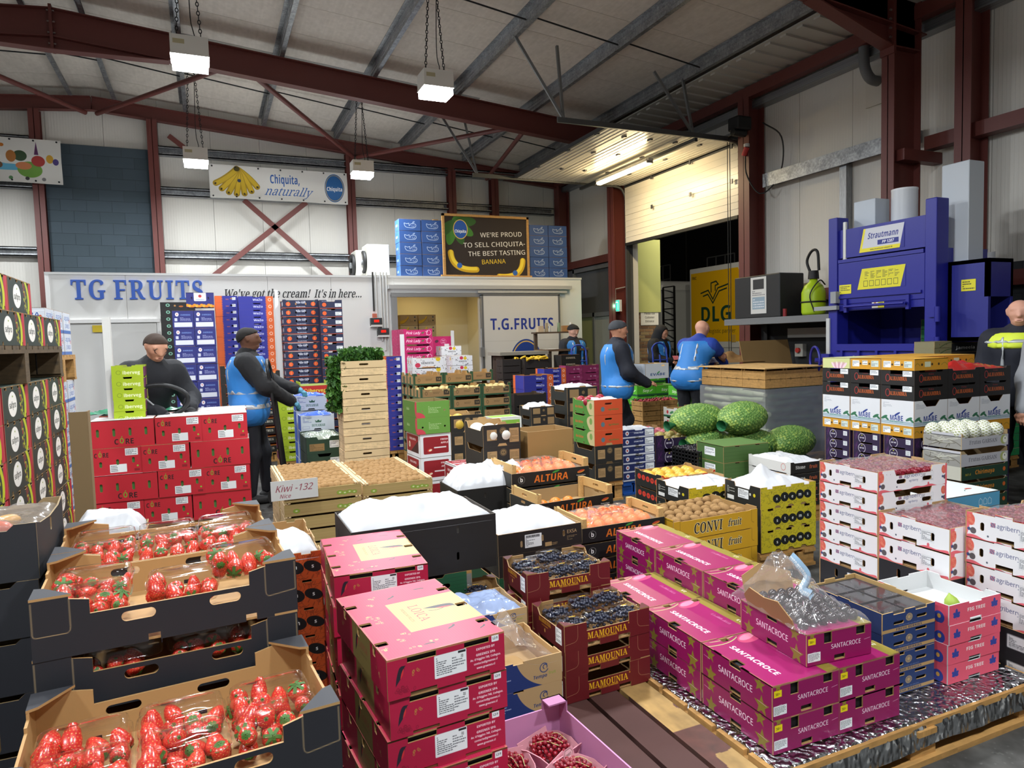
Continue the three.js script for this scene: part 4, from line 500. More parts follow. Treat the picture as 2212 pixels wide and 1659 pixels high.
kind('venoS',.36,.3,.16,{ppm:400,fill:0x999999},(c,w,h)=>{fillAll('#dcdcde')(c,w,h);dots(c,w,h);rrect(c,w*.3,h*.4,w*.46,h*.36,8,'#dcdcde');txt(c,'VENOSTA',w*.52,h*.6,36,'#3a3a3e',{fit:140});ell(c,w*.46,h*.24,30,28,'#c43250');ell(c,w*.64,h*.28,28,26,'#d8b81e')},(c,w,h)=>{fillAll('#d9d9db')(c,w,h);dots(c,w,h);ell(c,w*.7,h*.3,22,28,'#d8b81e')},fillAll('#d7d7d9'));
const alh=(c,w,h)=>{fillAll('#171413')(c,w,h);txt(c,'Frutas',w*.5,h*.26,18,'#9a2c2c',{fit:60});txt(c,'ALHAMBRA',w*.52,h*.56,44,'#d9641f',{f:'serif',fit:w*.54});ell(c,w*.2,h*.52,20,30,null,0,'#b5302c',5)};
kind('alh',.38,.32,.125,{ppm:450,open:1,inside:'#2a211c',F:{top:lowMid(.16,.86)},S:{top:[[0,.96],[.28,.96],[.28,.74],[.66,.74],[.66,.96],[1,.96]]}},alh,(c,w,h)=>{alh(c,w,h);sticker(c,w*.66,h*.04,w*.28,h*.36,{n:4})});
const mabe=(c,w,h)=>{fillAll('#d6d7da')(c,w,h);c.fillStyle='#4a7a8c';for(let i=0;i<4;i++)c.fillRect(0,h*(.84 + i*.035),w,3);txt(c,'MABE',w*.48,h*.72,60,'#1f3480',{fit:w*.42});txt(c,'HORTOFRUTÍCOLA',w*.48,h*.86,14,'#2f7a6a',{fit:w*.42});ell(c,w*.5,h*.56,34,8,'#1f3480',-30);for(const x of[.1,.86]){ell(c,w*x,h*.72,34,12,'#2f6a4a',-25);ell(c,w*(x + .07),h*.76,28,9,'#2f6a4a',35)}smallPrint(c,w*.06,h*.1,w*.3,h*.22,'#9fa2aa',5)};
kind('mabe',.38,.32,.21,{ppm:450,open:1,inside:'#8c6c44',fill:0xb8551e,fillDrop:.05,F:{top:[[0,1],[.24,1],[.36,.76],[.64,.76],[.76,1],[1,1]]},S:{}},mabe,mabe);
const yel=(c,w,h)=>{fillAll('#c98f1f')(c,w,h);for(const x of[.22,.52,.72])ell(c,w*x,h*.5,10,10,'#3a2a10');c.fillStyle='#cfd2b0';c.fillRect(w*.3,h*.26,w*.18,h*.46);bez(c,[[w*.02,h*.6],[w*.08,h*.2],[w*.16,h*.6]],'#6a6a1e',4);bez(c,[[w*.8,h*.6],[w*.9,h*.2],[w*.98,h*.6]],'#6a6a1e',4)};
kind('yel',.38,.32,.095,{ppm:400,fill:0x5a3a12},yel,(c,w,h)=>{fillAll('#c98f1f')(c,w,h);sticker(c,w*.06,h*.2,w*.24,h*.56,{n:5});sticker(c,w*.7,h*.2,w*.24,h*.56,{n:5,bg:'#c9d6cf'});sticker(c,w*.4,h*.2,w*.18,h*.4,{bar:1,n:2});for(const x of[.34,.64])ell(c,w*x,h*.5,9,9,'#3a2a10')},fillAll('#cf9a30'));
kind('lotus',.38,.32,.095,{ppm:400},(c,w,h)=>{fillAll('#c6c98a')(c,w,h);for(let i=0;i<7;i++)ell(c,w*(.4 + i*.07),h*.7,12,34,i % 2?'#c99aa8':'#e4c9d2',-40 + i*14)},(c,w,h)=>{fillAll('#c6c98a')(c,w,h);for(let i=0;i<7;i++)ell(c,w*(.4 + i*.07),h*.7,12,34,i % 2?'#c99aa8':'#e4c9d2',-40 + i*14)},fillAll('#c9cc9a'));
const soy=(c,w,h)=>{fillAll('#56b52c')(c,w,h);c.fillStyle='#1f5a34';c.fillRect(0,h*.82,w,h*.18);txt(c,'Soy',w*.48,h*.5,60,'#e6f2d8',{fit:w*.34,slant:.2});ell(c,w*.76,h*.5,38,10,'#cfe8b8',-30)};
kind('soy',.36,.3,.17,{ppm:350,open:1,inside:'#6a8a44',fill:0x6f8a4a,fillDrop:.02,F:{top:lowMid(.08,.94),holes:[[.5,.78,.07,.018]]}},soy,soy);
const potato=(c,w,h)=>{fillAll('#2c5436')(c,w,h);c.fillStyle='#a58255';c.fillRect(w*.06,h*.22,w*.88,h*.66);ell(c,w*.18,h*.58,14,20,null,0,'#4a3a22',4);rrect(c,w*.74,h*.34,w*.18,h*.4,4,'#3a3226');txt(c,'1.0',w*.83,h*.54,30,'#b8996a');smallPrint(c,w*.4,h*.46,w*.24,h*.18,'#6b5636',2)};
kind('potato',.4,.3,.15,{ppm:350,open:1,inside:'#a5824f',F:{top:[[0,1],[.1,1],[.13,.74],[.87,.74],[.9,1],[1,1]]},S:{top:[[0,1],[.2,1],[.28,.7],[.72,.7],[.8,1],[1,1]]}},potato,(c,w,h)=>{fillAll('#2c5436')(c,w,h);c.fillStyle='#a58255';c.fillRect(w*.08,h*.2,w*.3,h*.7);c.fillRect(w*.6,h*.2,w*.32,h*.7);ell(c,w*.22,h*.56,16,22,null,0,'#4a3a22',4)});
const plum=(c,w,h)=>{fillAll('#7d1c4e')(c,w,h);for(let i=0;i<8;i++)ell(c,rr(0,w),rr(0,h),24,24,'#8f2f60');ell(c,w*.5,h*.5,11,11,null,0,'#efe3ea',5);txt(c,'Purple',w*.74,h*.5,24,'#efe3ea',{w:'normal'})};
kind('plum',.4,.3,.16,{ppm:300,open:1,inside:'#6a4a3a',F:{top:lowMid(.2,.9)}},plum,plum);
kind('jam',.5,.3,.1,{ppm:350,fill:0x111111},(c,w,h)=>{fillAll('#191919')(c,w,h);txt(c,'Jameela',w*.5,h*.52,46,'#d9d9d6',{fit:w*.62});c.fillStyle='#3a3a3a';c.fillRect(0,h*.94,w,h*.06)},fillAll('#141414'),fillAll('#a98a5c'));
kind('mint',.5,.3,.11,{ppm:300,fill:0x114422,F:{holes:[[.24,.55,.012,.024],[.76,.55,.012,.024]]},S:{holes:[[.3,.55,.012,.024]]}},(c,w,h)=>{fillAll('#2f9a5a')(c,w,h);c.fillStyle='#cfe0d2';c.fillRect(0,0,w,6);smallPrint(c,w*.32,h*.3,w*.36,h*.3,'#1c6a3c',2);poly(c,[[w*.1,h*.7],[w*.14,h*.4],[w*.18,h*.7]],null,'#d0e6d4',3)},fillAll('#2a8a50'),fillAll('#3aa466'));
kind('rose',.36,.3,.1,{ppm:250,fill:0x331122,F:{holes:[[.3,.5,.018,.02],[.75,.5,.018,.02]]},S:{holes:[[.3,.5,.018,.02]]}},fillAll('#a0476e'),fillAll('#96426a'),fillAll('#a85478'));
kind('sage',.36,.3,.09,{ppm:250,fill:0x222211,F:{holes:[[.3,.5,.012,.024],[.7,.5,.012,.024]]}},(c,w,h)=>{fillAll('#8a8460')(c,w,h);bez(c,[[w*.3,h],[w*.6,h*.3],[w,h*.2]],'#4f5f38',12)},fillAll('#80795a'),fillAll('#8c8664'));
kind('sky',.62,.42,.1,{ppm:450,rough:.45,fill:0x335566},(c,w,h)=>{fillAll('#58a0c4')(c,w,h);for(let i=0;i<3;i++)poly(c,[[w*(.68 + i*.07),h*.8],[w*(.68 + i*.07),h*.5],[w*(.7 + i*.07),h*.35],[w*(.73 + i*.07),h*.5],[w*(.73 + i*.07),h*.8]],null,'#dfeaf0',3)},fillAll('#4f96ba'),(c,w,h)=>{fillAll('#d3dadb')(c,w,h);ell(c,w*.8,h*.7,30,14,'#c24a3c');bez(c,[[w*.66,h*.8],[w*.72,h*.7],[w*.84,h*.72]],'#3a5a4a',4);c.fillStyle='#c9d0d2';c.fillRect(0,h*.49,w,4)});
const garF=(c,w,h)=>{fillAll('#b4b3b8')(c,w,h);txt(c,'Frutas GARSAN',w*.46,h*.5,40,'#4d4d55',{f:'serif',fit:w*.6,w:'normal'});ell(c,w*.9,h*.52,34,34,'#a3aa6a');ell(c,w*.93,h*.52,24,26,'#e3e2d6');ell(c,w*.93,h*.44,4,7,'#2a2a22')};
kind('gar',.5,.3,.09,{ppm:500,open:1,inside:'#a8906a',F:{top:[[0,1.25],[.06,1.25],[.14,.9],[1,.9]]},S:{top:[[0,1.25],[1,1.25]]}},garF,(c,w,h)=>{fillAll('#8c8a84')(c,w,h);for(let i=0;i<14;i++)bez(c,[[rr(0,w),rr(0,h)],[rr(0,w),rr(0,h)],[rr(0,w),rr(0,h)]],i % 2?'#5f5a4e':'#b3b1a4',5)});
kind('mango',.5,.3,.1,{ppm:400,open:1,inside:'#a8906a',F:{top:lowMid(.08,.9)}},(c,w,h)=>{fillAll('#1c3a2a')(c,w,h);txt(c,'Chirimoya',w*.5,h*.5,44,'#d9811f',{fit:210,slant:.1});txt(c,'367.d',w*.14,h*.6,24,'#b3962a');ell(c,w*.92,h*.5,16,16,'#c05a1f')},(c,w,h)=>{fillAll('#b9b6a8')(c,w,h);ell(c,w*.5,h*.5,30,26,'#8f9a5a')});
const sprig=(c,w,h)=>{fillAll('#254a86')(c,w,h);c.strokeStyle='#c4d0e2';c.lineWidth=8;c.lineJoin='round';c.beginPath();c.moveTo(w*.24,h*.34);c.quadraticCurveTo(w*.24,h*.74,w*.42,h*.74);c.lineTo(w*.6,h*.76);c.quadraticCurveTo(w*.78,h*.76,w*.78,h*.54);c.quadraticCurveTo(w*.78,h*.36,w*.62,h*.4);c.quadraticCurveTo(w*.52,h*.34,w*.5,h*.6);c.moveTo(w*.24,h*.34);c.lineTo(w*.36,h*.42);c.lineTo(w*.46,h*.36);c.lineTo(w*.46,h*.6);c.stroke();ell(c,w*.67,h*.26,24,9,null,-35,'#c4d0e2',7);for(const x of[.6,.7])ell(c,w*x,h*.54,5,6,'#c4d0e2');bez(c,[[w*.58,h*.62],[w*.64,h*.7],[w*.71,h*.62]],'#c4d0e2',6)};
kind('bluebox',.46,.34,.235,{ppm:350,fill:0x1a2a4a,S:{holes:[[.3,.3,.03,.03],[.7,.3,.03,.03]]}},sprig,(c,w,h)=>{fillAll('#3f6fae')(c,w,h);c.fillStyle='#c4d0e2';for(let i=0;i<4;i++)c.fillRect(w*.2 + i*40,h*.4,20,50)},fillAll('#2a5494'));
kind('nana',.4,.5,.23,{ppm:300,fill:0x554422},(c,w,h)=>{fillAll('#b59b6a')(c,w,h);for(let i=0;i<4;i++)bez(c,[[w*.04,h*(.8 - i*.06)],[w*.3,h*(.8 - i*.1)],[w*.46,h*(.2 + i*.05)]],i % 2?'#d9ab1e':'#e4bb2a',24);bez(c,[[w*.04,h*.9],[w*.34,h*.8],[w*.5,h*.24]],'#2a2412',4);ell(c,w*.84,h*.22,16,18,'#3a4a5a');ell(c,w*.84,h*.56,16,18,'#3a3a2a');smallPrint(c,w*.54,h*.4,w*.2,h*.3,'#8f7444',4)},fillAll('#a98e5c'),fillAll('#b09460'));
kind('darkfruit',.5,.4,.17,{ppm:250,open:1,inside:'#4a3a2a',F:{top:lowMid(.1,.9)},S:{top:lowMid(.2,.9),holes:[[.5,.5,.02,.05]]}},fillAll('#231e1a'),fillAll('#2a231e'));
kind('lidbox',.5,.36,.16,{ppm:350,open:1,inside:'#a98a5c',F:{top:lowMid(.2,.86)},S:{top:lowMid(.25,.86)}},(c,w,h)=>{fillAll('#1f5a3c')(c,w,h);sticker(c,w*.14,h*.2,w*.26,h*.4,{n:4});for(let i=0;i<3;i++)rrect(c,w*(.6 + i*.11),h*.25,w*.08,h*.28,2,'#c9d2c9')},(c,w,h)=>{fillAll('#c9c7bd')(c,w,h);ell(c,w*.3,h*.5,26,30,'#b8343c');ell(c,w*.6,h*.5,50,20,'#3d7a4a',-20);c.fillStyle='#1f5a3c';c.fillRect(0,h*.8,w,h*.2)});
kind('consul',.4,.3,.12,{ppm:300,open:1,inside:'#6a4a2a',fill:0xb5651e,fillDrop:.01},(c,w,h)=>{fillAll('#1a1512')(c,w,h);txt(c,'CONSUL',w*.5,h*.5,40,'#d8c6a8',{fit:200,f:'serif'})},fillAll('#1a1512'));
kind('carried',.4,.3,.2,{ppm:400,open:1,inside:'#b89a6a',F:{holes:[[.75,.85,.06,.022]]}},(c,w,h)=>{fillAll('#c7ccd2')(c,w,h);txt(c,'EVABE',w*.52,h*.72,46,'#25467e',{fit:w*.66,slant:.1});ell(c,w*.55,h*.6,30,9,'#2f8a4a',-30)},fillAll('#c2c7cd'));
// ---------- stacks of cartons, placed from the front top edge of the topmost one ----------
const ST={};
function St(key,id,u1,v1,u2,name,label,group,o={}){
const p=pile(id,u1,v1,u2,{name,label,group,...o});ST[key]=p;
if(o.pal !==false&&p.base>.05)palletUnder(p,o.pall||'plain wooden pallet hidden under a stack of cartons',{nx:o.nx,nz:o.nz,m:o.palm});
return p;
}
// one more carton of a kind: front top left corner at pixel (u,v) and height y, or at a plan point
function put(id,name,label,group,pos,yaw=0,k=1,cat='carton'){
const key=id + name,b=protos[key]?copyOf(protos[key],label,group):(protos[key]=carton(id,name,label,cat,group));
b.userData.category=cat;if(!group)delete b.userData.group;else b.userData.group=group;
const K=KINDS[id],a=yaw*D2R,c=pos.clone().add(V(Math.cos(a),0,-Math.sin(a)).multiplyScalar(K.W*k / 2)).add(V(-Math.sin(a),0,-Math.cos(a)).multiplyScalar(K.L*k / 2));
b.position.set(c.x,pos.y - K.H*k,c.z);b.scale.setScalar(k);b.rotation.y=yaw*D2R;return b;
}
const cornerOf=(p,ix=0,iz=0,y=p.top)=>p.P.clone().setY(y).addScaledVector(p.ex,ix*p.W).addScaledVector(p.ez,-iz*p.L);
// --- foreground left: strawberry trays
St('strawA','straw',58,1304,637,'strawberry_tray','black cardboard strawberry tray in the tall stack beside the orange leaf-pattern boxes','strawberry trays in the tall stack',{n:6,yaw:3.5,cat:'tray',nz:2,jit:1});
{const a=ST.strawA,P=atY(733,1584,.69);St('strawC','straw',-4,1724,733,'strawberry_tray','black cardboard strawberry tray in the low stack in front of the tall strawberry stack','strawberry trays in the low front stack',{k:a.k,n:4,yaw:4.5,cat:'tray',pal:false})}
St('slateD','slate',-150,1129,75,'vegetable_carton','slate grey carton with an oval hand hole left of the strawberry trays','slate grey cartons at the left',{n:6,yaw:0,z:-2.4,right:1,k:1,base:.144});
// --- orange leaf-pattern boxes
St('orangeA','stemsO',590,1188,694,'leaf_print_carton','orange leaf-pattern box with black round lettering beside the strawberry trays','orange leaf-pattern boxes',{n:5,yaw:0,nz:2,z:-3.06,right:1,k:1});
St('orangeB','stemsO',140,1168,316,'leaf_print_carton','orange leaf-pattern box with a white liner in front of the red cartons','orange leaf-pattern boxes in front of the red cartons',{n:6,yaw:2});
// --- crimson cherry cartons
St('cherF','cherry',834,1429,1088,'cherry_carton','crimson cherry carton with gold panel and bird print in the front stack','crimson cherry cartons of the front stack',{n:6,yaw:4.8,jit:2.2});
St('cherB','cherry',720,1246,923,'cherry_carton','crimson cherry carton with gold panel and bird print in the stack behind the front one','crimson cherry cartons of the rear stack',{n:6,yaw:-3.0,jit:1.5});
// --- kraft and blue berry boxes, maroon blueberry trays
St('tempoF','tempo',985,1467,1213,'berry_box','kraft and navy berry box with lettering between the crimson cartons and the maroon trays','kraft and navy berry boxes',{n:3,yaw:2,cat:'box',drop:{}});
St('tempoB','tempo',965,1348,1138,'berry_box','kraft and navy berry box holding a clear bag in the rear stack','kraft and navy berry boxes',{n:5,yaw:2,cat:'box',z:-2.63});
St('mamF','mam',1219,1356,1402,'blueberry_tray','maroon blueberry tray with yellow serif lettering in the front stack','maroon blueberry trays of the front stack',{n:3,yaw:2,cat:'tray',base:.15,pal:false});
St('mamB','mam',1138,1244,1317,'blueberry_tray','maroon blueberry tray with yellow serif lettering in the rear stack','maroon blueberry trays of the rear stack',{n:4,yaw:-1,cat:'tray',base:.15,pal:false});
{const p=ST.mamB;for(let i=0;i<3;i++)put('mam','blueberry_tray','maroon blueberry tray beside the rear stack, against the green trays','maroon blueberry trays against the green trays',V(p.P.x - p.W - .02,.15 +(i + 1)*p.H,p.P.z - .1),-1,p.k,'tray')}
// --- magenta star cartons on the foil-covered pallet
{const p=St('star','star',1669,1485,1812,'star_carton','magenta cherry carton with olive stars in the low row nearest the painted pallet','magenta star cartons of the low row',{n:2,yaw:-1.5,nz:3,base:.165,pal:false});
const low='magenta star cartons of the low row',up='magenta star cartons of the high row';
for(let i=0;i<2;i++)put('star','star_carton','magenta cherry carton with olive stars and yellow tag below the bagged carton',low,cornerOf(p,1.01,0,p.base +(i + 1)*p.H),-1.5,p.k);
for(let z=1;z<4;z++)for(let i=0;i<3;i++)put('star','star_carton','magenta cherry carton with olive stars in the high row beside the yellow kiwi boxes',up,cornerOf(p,1.02,z*1.01,p.base +(i + 1)*p.H),-1.5,p.k);
const q=atY(1743,1372,p.base + 3*p.H);const b=put('star','open_star_carton','opened magenta star carton upside down print with a clear bag of plums pulled out of it',null,q,-5,p.k*.98);ST.bagbox={P:q,yaw:-5,k:p.k*.98,W:p.W,L:p.L,H:p.H,b};
}
St('navy','navy',1893,1301,2020,'berry_tray','navy blue berry tray with a kraft band in the stack on the foil','navy blue berry trays',{n:4,yaw:-1.5,cat:'tray',base:.165,pal:false,z:-1.87,right:1,k:1});
St('fig','fig',2051,1310,2162,'fig_box','coral pink fig box with blue leaves in the stack at the end of the foil','coral pink fig boxes',{n:4,yaw:-1.5,cat:'box',base:.165,pal:false,z:-1.835});
// --- white and coral berry boxes
{const base=.36;const p=St('agA','agri',1898,1020,2046,'raspberry_box','white and coral berry box with printed berries in the highest stack','white and coral berry boxes of the highest stack',{n:5,yaw:-2,cat:'box',base,z:-2.46,pal:false});
put('agriblack','black_box','black box with a white label under the highest white and coral berry stack','black boxes under the white and coral berry boxes',cornerOf(p,0,0,base),-2,p.k,'box');put('agriblack','black_box','black box with a white label under the highest white and coral berry stack','black boxes under the white and coral berry boxes',cornerOf(p,0,0,base - p.H),-2,p.k,'box');
const b=St('agB','agri',2054,1143,2222,'raspberry_box','white and coral berry box with printed berries in the middle lower stack','white and coral berry boxes of the middle stack',{n:2,yaw:-2,cat:'box',z:-2.06,k:p.k,free:1,pal:false});
for(let i=0;i<3;i++)put('agriblack','black_box','black box under the middle white and coral berry stack','black boxes under the white and coral berry boxes',cornerOf(b,0,0,b.base - i*b.H),-2,b.k,'box');
const c=St('agC','agri',2286,1146,2440,'raspberry_box','white and coral berry box with printed berries in the stack behind the fig boxes','white and coral berry boxes of the right stack',{n:4,yaw:-2,cat:'box',z:-1.66,k:p.k,free:1,pal:false});
for(let i=0;i<3;i++)put('agriblack','black_box','black box with a white label under the right white and coral berry stack','black boxes under the white and coral berry boxes',cornerOf(c,0,0,c.base - i*c.H),-2,c.k,'box');
}
// --- yellow boxes
St('yelA','stemsY',1643,1055,1762,'leaf_print_carton','yellow leaf-pattern box with a white liner and black round lettering, rightmost yellow stack by the berries','yellow leaf-pattern boxes of the near stack',{n:3,yaw:-2});
St('yelB','stemsY',1488,1056,1620,'leaf_print_carton','yellow leaf-pattern box with a white liner behind the yellow kiwi boxes','yellow leaf-pattern boxes behind the kiwi boxes',{n:3,yaw:-2,z:-3.98});
St('redC','stemsR',1429,1028,1545,'mango_box','black and red box of yellow mangoes beside the purple boxes','black and red mango boxes',{n:3,yaw:-2,z:-4.45});
St('convi','convi',1455,1129,1636,'kiwi_box','golden yellow kiwi box with black serif lettering','golden yellow kiwi boxes',{yaw:1,cat:'box',z:-3.42});
St('altF','altura',1257,1139,1452,'orange_box','black wooden-ended orange box with orange lettering in the front stack','black orange boxes of the front stack',{yaw:-.5,cat:'box',pitch:.106,z:-3.5,k:.97});
St('altB','altura',1105,1021,1272,'orange_box','black wooden-ended orange box with orange lettering in the rear stack','black orange boxes of the rear stack',{yaw:0,cat:'box',pitch:.106,z:-4.45});
St('altC','altura',1160,1086,1324,'orange_box','half-emptied black orange box with a torn film between the two orange stacks','black orange boxes between the stacks',{yaw:3,cat:'box',pitch:.106,z:-4.0});
St('exsa','exsa',1075,1157,1255,'lined_carton','black carton with barcode label and a white liner','black lined cartons with barcode label',{n:2,yaw:1,base:.36,pal:false});
St('blk','blk',757,1152,1070,'lined_carton','wide black carton with slots and a white liner','wide black lined cartons',{n:2,yaw:0,pal:false,z:-3.07,free:1});
{const p=ST.blk;for(let i=0;i<4;i++)put('leafgreen','green_tray','dark green cardboard tray under the wide black lined cartons','dark green trays under the black cartons',cornerOf(p,.2,0,p.base - i*.105),0,.8,'tray');pallet(0,.6,0,.4,p.base - .42,'wooden pallet under the dark green trays').position.set(p.P.x + .1,0,p.P.z - .4);const q=ST.exsa;for(let i=0;i<2;i++)put('leafgreen','green_tray','dark green cardboard tray under the black lined cartons with barcode label','dark green trays under the labelled black cartons',cornerOf(q,0,0,q.base - i*KINDS.leafgreen.H*q.k),1,q.k,'tray')}
// --- red sweetcorn cartons
{const lab='red sweetcorn carton with oval slots showing green husks in the big red stack',gr='red sweetcorn cartons',P=byWidth(196,971,360,.5,-2);
const base=.144,ks=.96,H=.24*ks;let t=P.t*ks;const y=base + 4*H;const o=atY(196,971,base + 3*H);ST.core={P:o,H,k:ks,base};
const a=-2*D2R,ex=V(Math.cos(a),0,-Math.sin(a)),ez=V(Math.sin(a),0,Math.cos(a));
const at=(x,z,lev)=>o.clone().addScaledVector(ex,x).addScaledVector(ez,z).setY(base + lev*H);
for(let lev=1;lev<=4;lev++)for(let row=0;row<2;row++){let x=0;const order=(lev + row)% 2===0?['corelong','core','core']:['core','core','corelong'];for(const id of order){put(id,id==='core'?'sweetcorn_carton':'sweetcorn_carton_long',lab,gr,at(x + rr(-.006,.006),-row*.5*ks + rr(-.01,.01),lev),-2 + rr(-.8,.8),ks);x +=KINDS[id].W*ks + .006}}
pallet(0,1.25,-.96,.02,base,'wooden pallet under the red sweetcorn cartons').position.set(o.x,0,o.z - .96);
}
// --- dark green salad cartons at the left, on two pallets one above the other
{const xf=-1.0,L=.585,H=.196,z0=-4.4,lab='dark green salad carton with white oval logo and red stripe',k=.98;
for(let iz=-1;iz<3;iz++)for(let i=0;i<7;i++){if(iz===-1&&i<4)continue;const b=put('saf','salad_carton',lab + ' in the lower pallet load','dark green salad cartons of the lower load',V(xf - .4*k,.1 +(i + 1)*H,z0 - iz*L - .02),rr(-.5,.5),k)}
for(let iz=-1;iz<1;iz++)for(let i=0;i<4;i++)if(iz===-1)put('saf','salad_carton',lab + ' in the lower pallet load','dark green salad cartons of the lower load',V(xf - .4*k,.1 +(i + 1)*H,z0 + L),0,k);
pallet(0,.42,0,4*L,.1,'wooden pallet under the dark green salad cartons').position.set(xf - .41,0,z0 - 3*L);
const yt=.1 + 7*H;const q=pallet(0,.44,0,4*L - .1,.22,'weathered grey pallet between two loads of dark green salad cartons',greyWoodM,'x','weathered pallets');q.position.set(xf - .42,yt + .002,z0 - 3*L + .1);
const y2=yt + .224;for(let iz=-1;iz<3;iz++)put('saf','salad_carton',lab + ' on the weathered upper pallet','dark green salad cartons of the upper load',V(xf - .4*k,y2 + H,z0 - iz*L*.96 - .05),rr(-1,1),k);for(let iz=-1;iz<1;iz++)put('saf','salad_carton',lab + ', topmost of all','topmost dark green salad cartons',V(xf - .4*k,y2 + 2*H,z0 - iz*L - .3),rr(-2,2),k);
}
// --- white and blue grape cartons behind them
{const lab='white and blue grape carton with bold lettering',xf=-1.22,H=.205;for(let iz=0;iz<3;iz++){for(let i=0;i<6;i++)put('ostra','grape_carton',lab + ' in the lower pallet load','white and blue grape cartons',V(xf - .3,.144 +(i + 1)*H,-7.0 - iz*.405),0,.93);for(let i=0;i<2;i++)put('ostra','grape_carton',lab + ' on the upper pallet','white and blue grape cartons on the upper pallet',V(xf - .3,.144 + 6*H + .25 +(i + 1)*H,-7.0 - iz*.405),0,.93)}
pallet(0,.3,0,1.25,.144,'wooden pallet under the white and blue grape cartons').position.set(xf - .3,0,-8.22);pallet(0,.32,0,1.25,.248,'new yellow pallet between two loads of white and blue grape cartons',woodM).position.set(xf - .32,.144 + 6*H + .001,-8.22)}
// --- kiwi crates are built apart; middle ground left
St('hoya2','hoya',649,898,721,'vegetable_box','white and blue box with crown print, lower of two beside the wooden crates','white and blue crown boxes',{n:4,yaw:0,cat:'box',z:-8.1});
St('hoya1','hoya',638,855,705,'vegetable_box','white and blue box with crown print, upper of two beside the wooden crates','white and blue crown boxes',{n:5,yaw:0,cat:'box',z:-8.5});
St('forest','forest',661,946,741,'film_tray','dark forest green tray of film packs beside the wooden crates','dark forest green trays',{yaw:0,cat:'tray'});
St('iberA','iber',239,791,308,'pepper_carton','lime green carton in front of the bending man','lime green cartons in front of the bending man',{yaw:0,nz:2,z:-6.8});
St('iberB','iber',598,850,655,'pepper_carton','lime green carton behind the red sweetcorn cartons','lime green cartons behind the red cartons',{yaw:0,nx:1,z:-9.4});
St('iberC','iberred',648,826,712,'pepper_box','lime green box with a red printed front beside the herb crates','lime green boxes with red front',{yaw:0,cat:'box'});
St('nileA','nile',610,647,687,'orange_carton','navy carton with orange fruit print in the wide column of the tall stack','navy orange cartons of the wide column',{yaw:0});
St('nileB','nileS',690,648,738,'orange_carton','navy carton with orange fruit print in the narrow column of the tall stack','navy orange cartons of the narrow column',{yaw:0});
St('wazoB','wazo',514,640,589,'orange_carton','violet and orange zigzag carton in the wide column of the tall stack','violet and orange cartons of the wide column',{yaw:0});
St('wazoA','wazoS',463,639,512,'orange_carton','violet and orange zigzag carton in the narrow column of the tall stack','violet and orange cartons of the narrow column',{yaw:0});
St('octo','octo',345,653,420,'squash_carton','black carton with pale green round print behind the navy orange cartons','black cartons with pale green print',{yaw:0});
{const lab='indigo orange carton with printed oranges stacked behind the bending man',gr='indigo orange cartons',p=pile('overS',371,671,417,{name:'indigo_carton',label:lab,group:gr,n:8,yaw:0,nx:2,jit:1.2,z:-11.05});ST.over=p;put('over','indigo_carton','indigo orange carton with printed oranges on the very top of its stack',null,atZ(401,632,p.P.z).setY(p.top + p.H),0,p.k);palletUnder(p,'plain wooden pallet hidden under a stack of cartons',{nx:2})}
St('citA','citrus',475,791,512,'citrus_carton','black citrus carton with a red oval behind the man in the blue vest','black citrus cartons',{yaw:0,z:-10.2,k:1});
St('citB','citrus',560,800,604,'citrus_carton','black citrus carton showing orange fruit in front of the man in the blue vest','black citrus cartons with fruit',{yaw:0,z:-10.4,k:1,right:1});
// --- middle ground centre
St('pinkA','pinkl',871,711,933,'apple_carton','hot pink apple carton with white script','hot pink apple cartons with script',{yaw:0,nz:2});
St('pinkB','pinkS',935,727,974,'apple_carton','hot pink apple carton with heart print','hot pink apple cartons with heart print',{yaw:0});
St('venoA','veno',890,773,958,'apple_carton','white apple carton with ladybird print in the wide column','white ladybird cartons of the wide column',{yaw:0});
St('venoB','venoS',953,748,996,'apple_carton','white apple carton with ladybird print in the rear column','white ladybird cartons of the rear column',{yaw:0});
St('venoC','venoS',976,769,1020,'apple_carton','white apple carton with ladybird print in the right column','white ladybird cartons of the right column',{yaw:0});
St('wazoC','wazoS',838,769,867,'orange_carton','violet and orange zigzag carton beside the white ladybird cartons','violet and orange cartons by the ladybird cartons',{yaw:0,z:-9.5,k:1,right:1});
St('plumA','plum',872,822,911,'plum_carton','plum purple carton beside the wrapped potato pallet','plum purple cartons by the potato pallet',{yaw:0,z:-9.62,k:1});
St('pot','potato',908,836,975,'potato_crate','green and brown cardboard potato crate on the film-wrapped pallet','green and brown potato crates',{yaw:0,nx:3,nz:3,cat:'crate',drop:{'0,1':-1,'1,1':-1,'2,2':-1,'0,2':-1,'1,2':-1,'2,1':0}});
St('gappA','greenapple',892,876,961,'apple_carton','green and red apple carton with round holes on the red and white cartons','green and red apple cartons',{n:2,yaw:3,pal:false,k:1});
{const p=ST.gappA;const q=St('appA','apple',907,939,973,'apple_carton','red and white apple carton under the green apple cartons','red and white apple cartons under the green ones',{yaw:3});for(const[i,b]of p.boxes.entries())b.position.set(q.P.x + q.W*.42,q.top + i*p.H*1.0,q.P.z - q.L*.5)}
St('appB','apple',990,1009,1047,'apple_carton','red and white apple carton with red lid print behind the clear bag','red and white apple cartons behind the clear bag',{n:2,yaw:3,z:-5.55});
St('rouA','roundel',1043,920,1123,'melon_carton','black melon carton with kraft windows and round logo in the near stack','black melon cartons of the near stack',{yaw:0,z:-4.95});
St('rouB','roundel',973,899,1041,'melon_carton','black melon carton with round logo in the stack behind','black melon cartons of the stack behind',{yaw:0,z:-6.12});
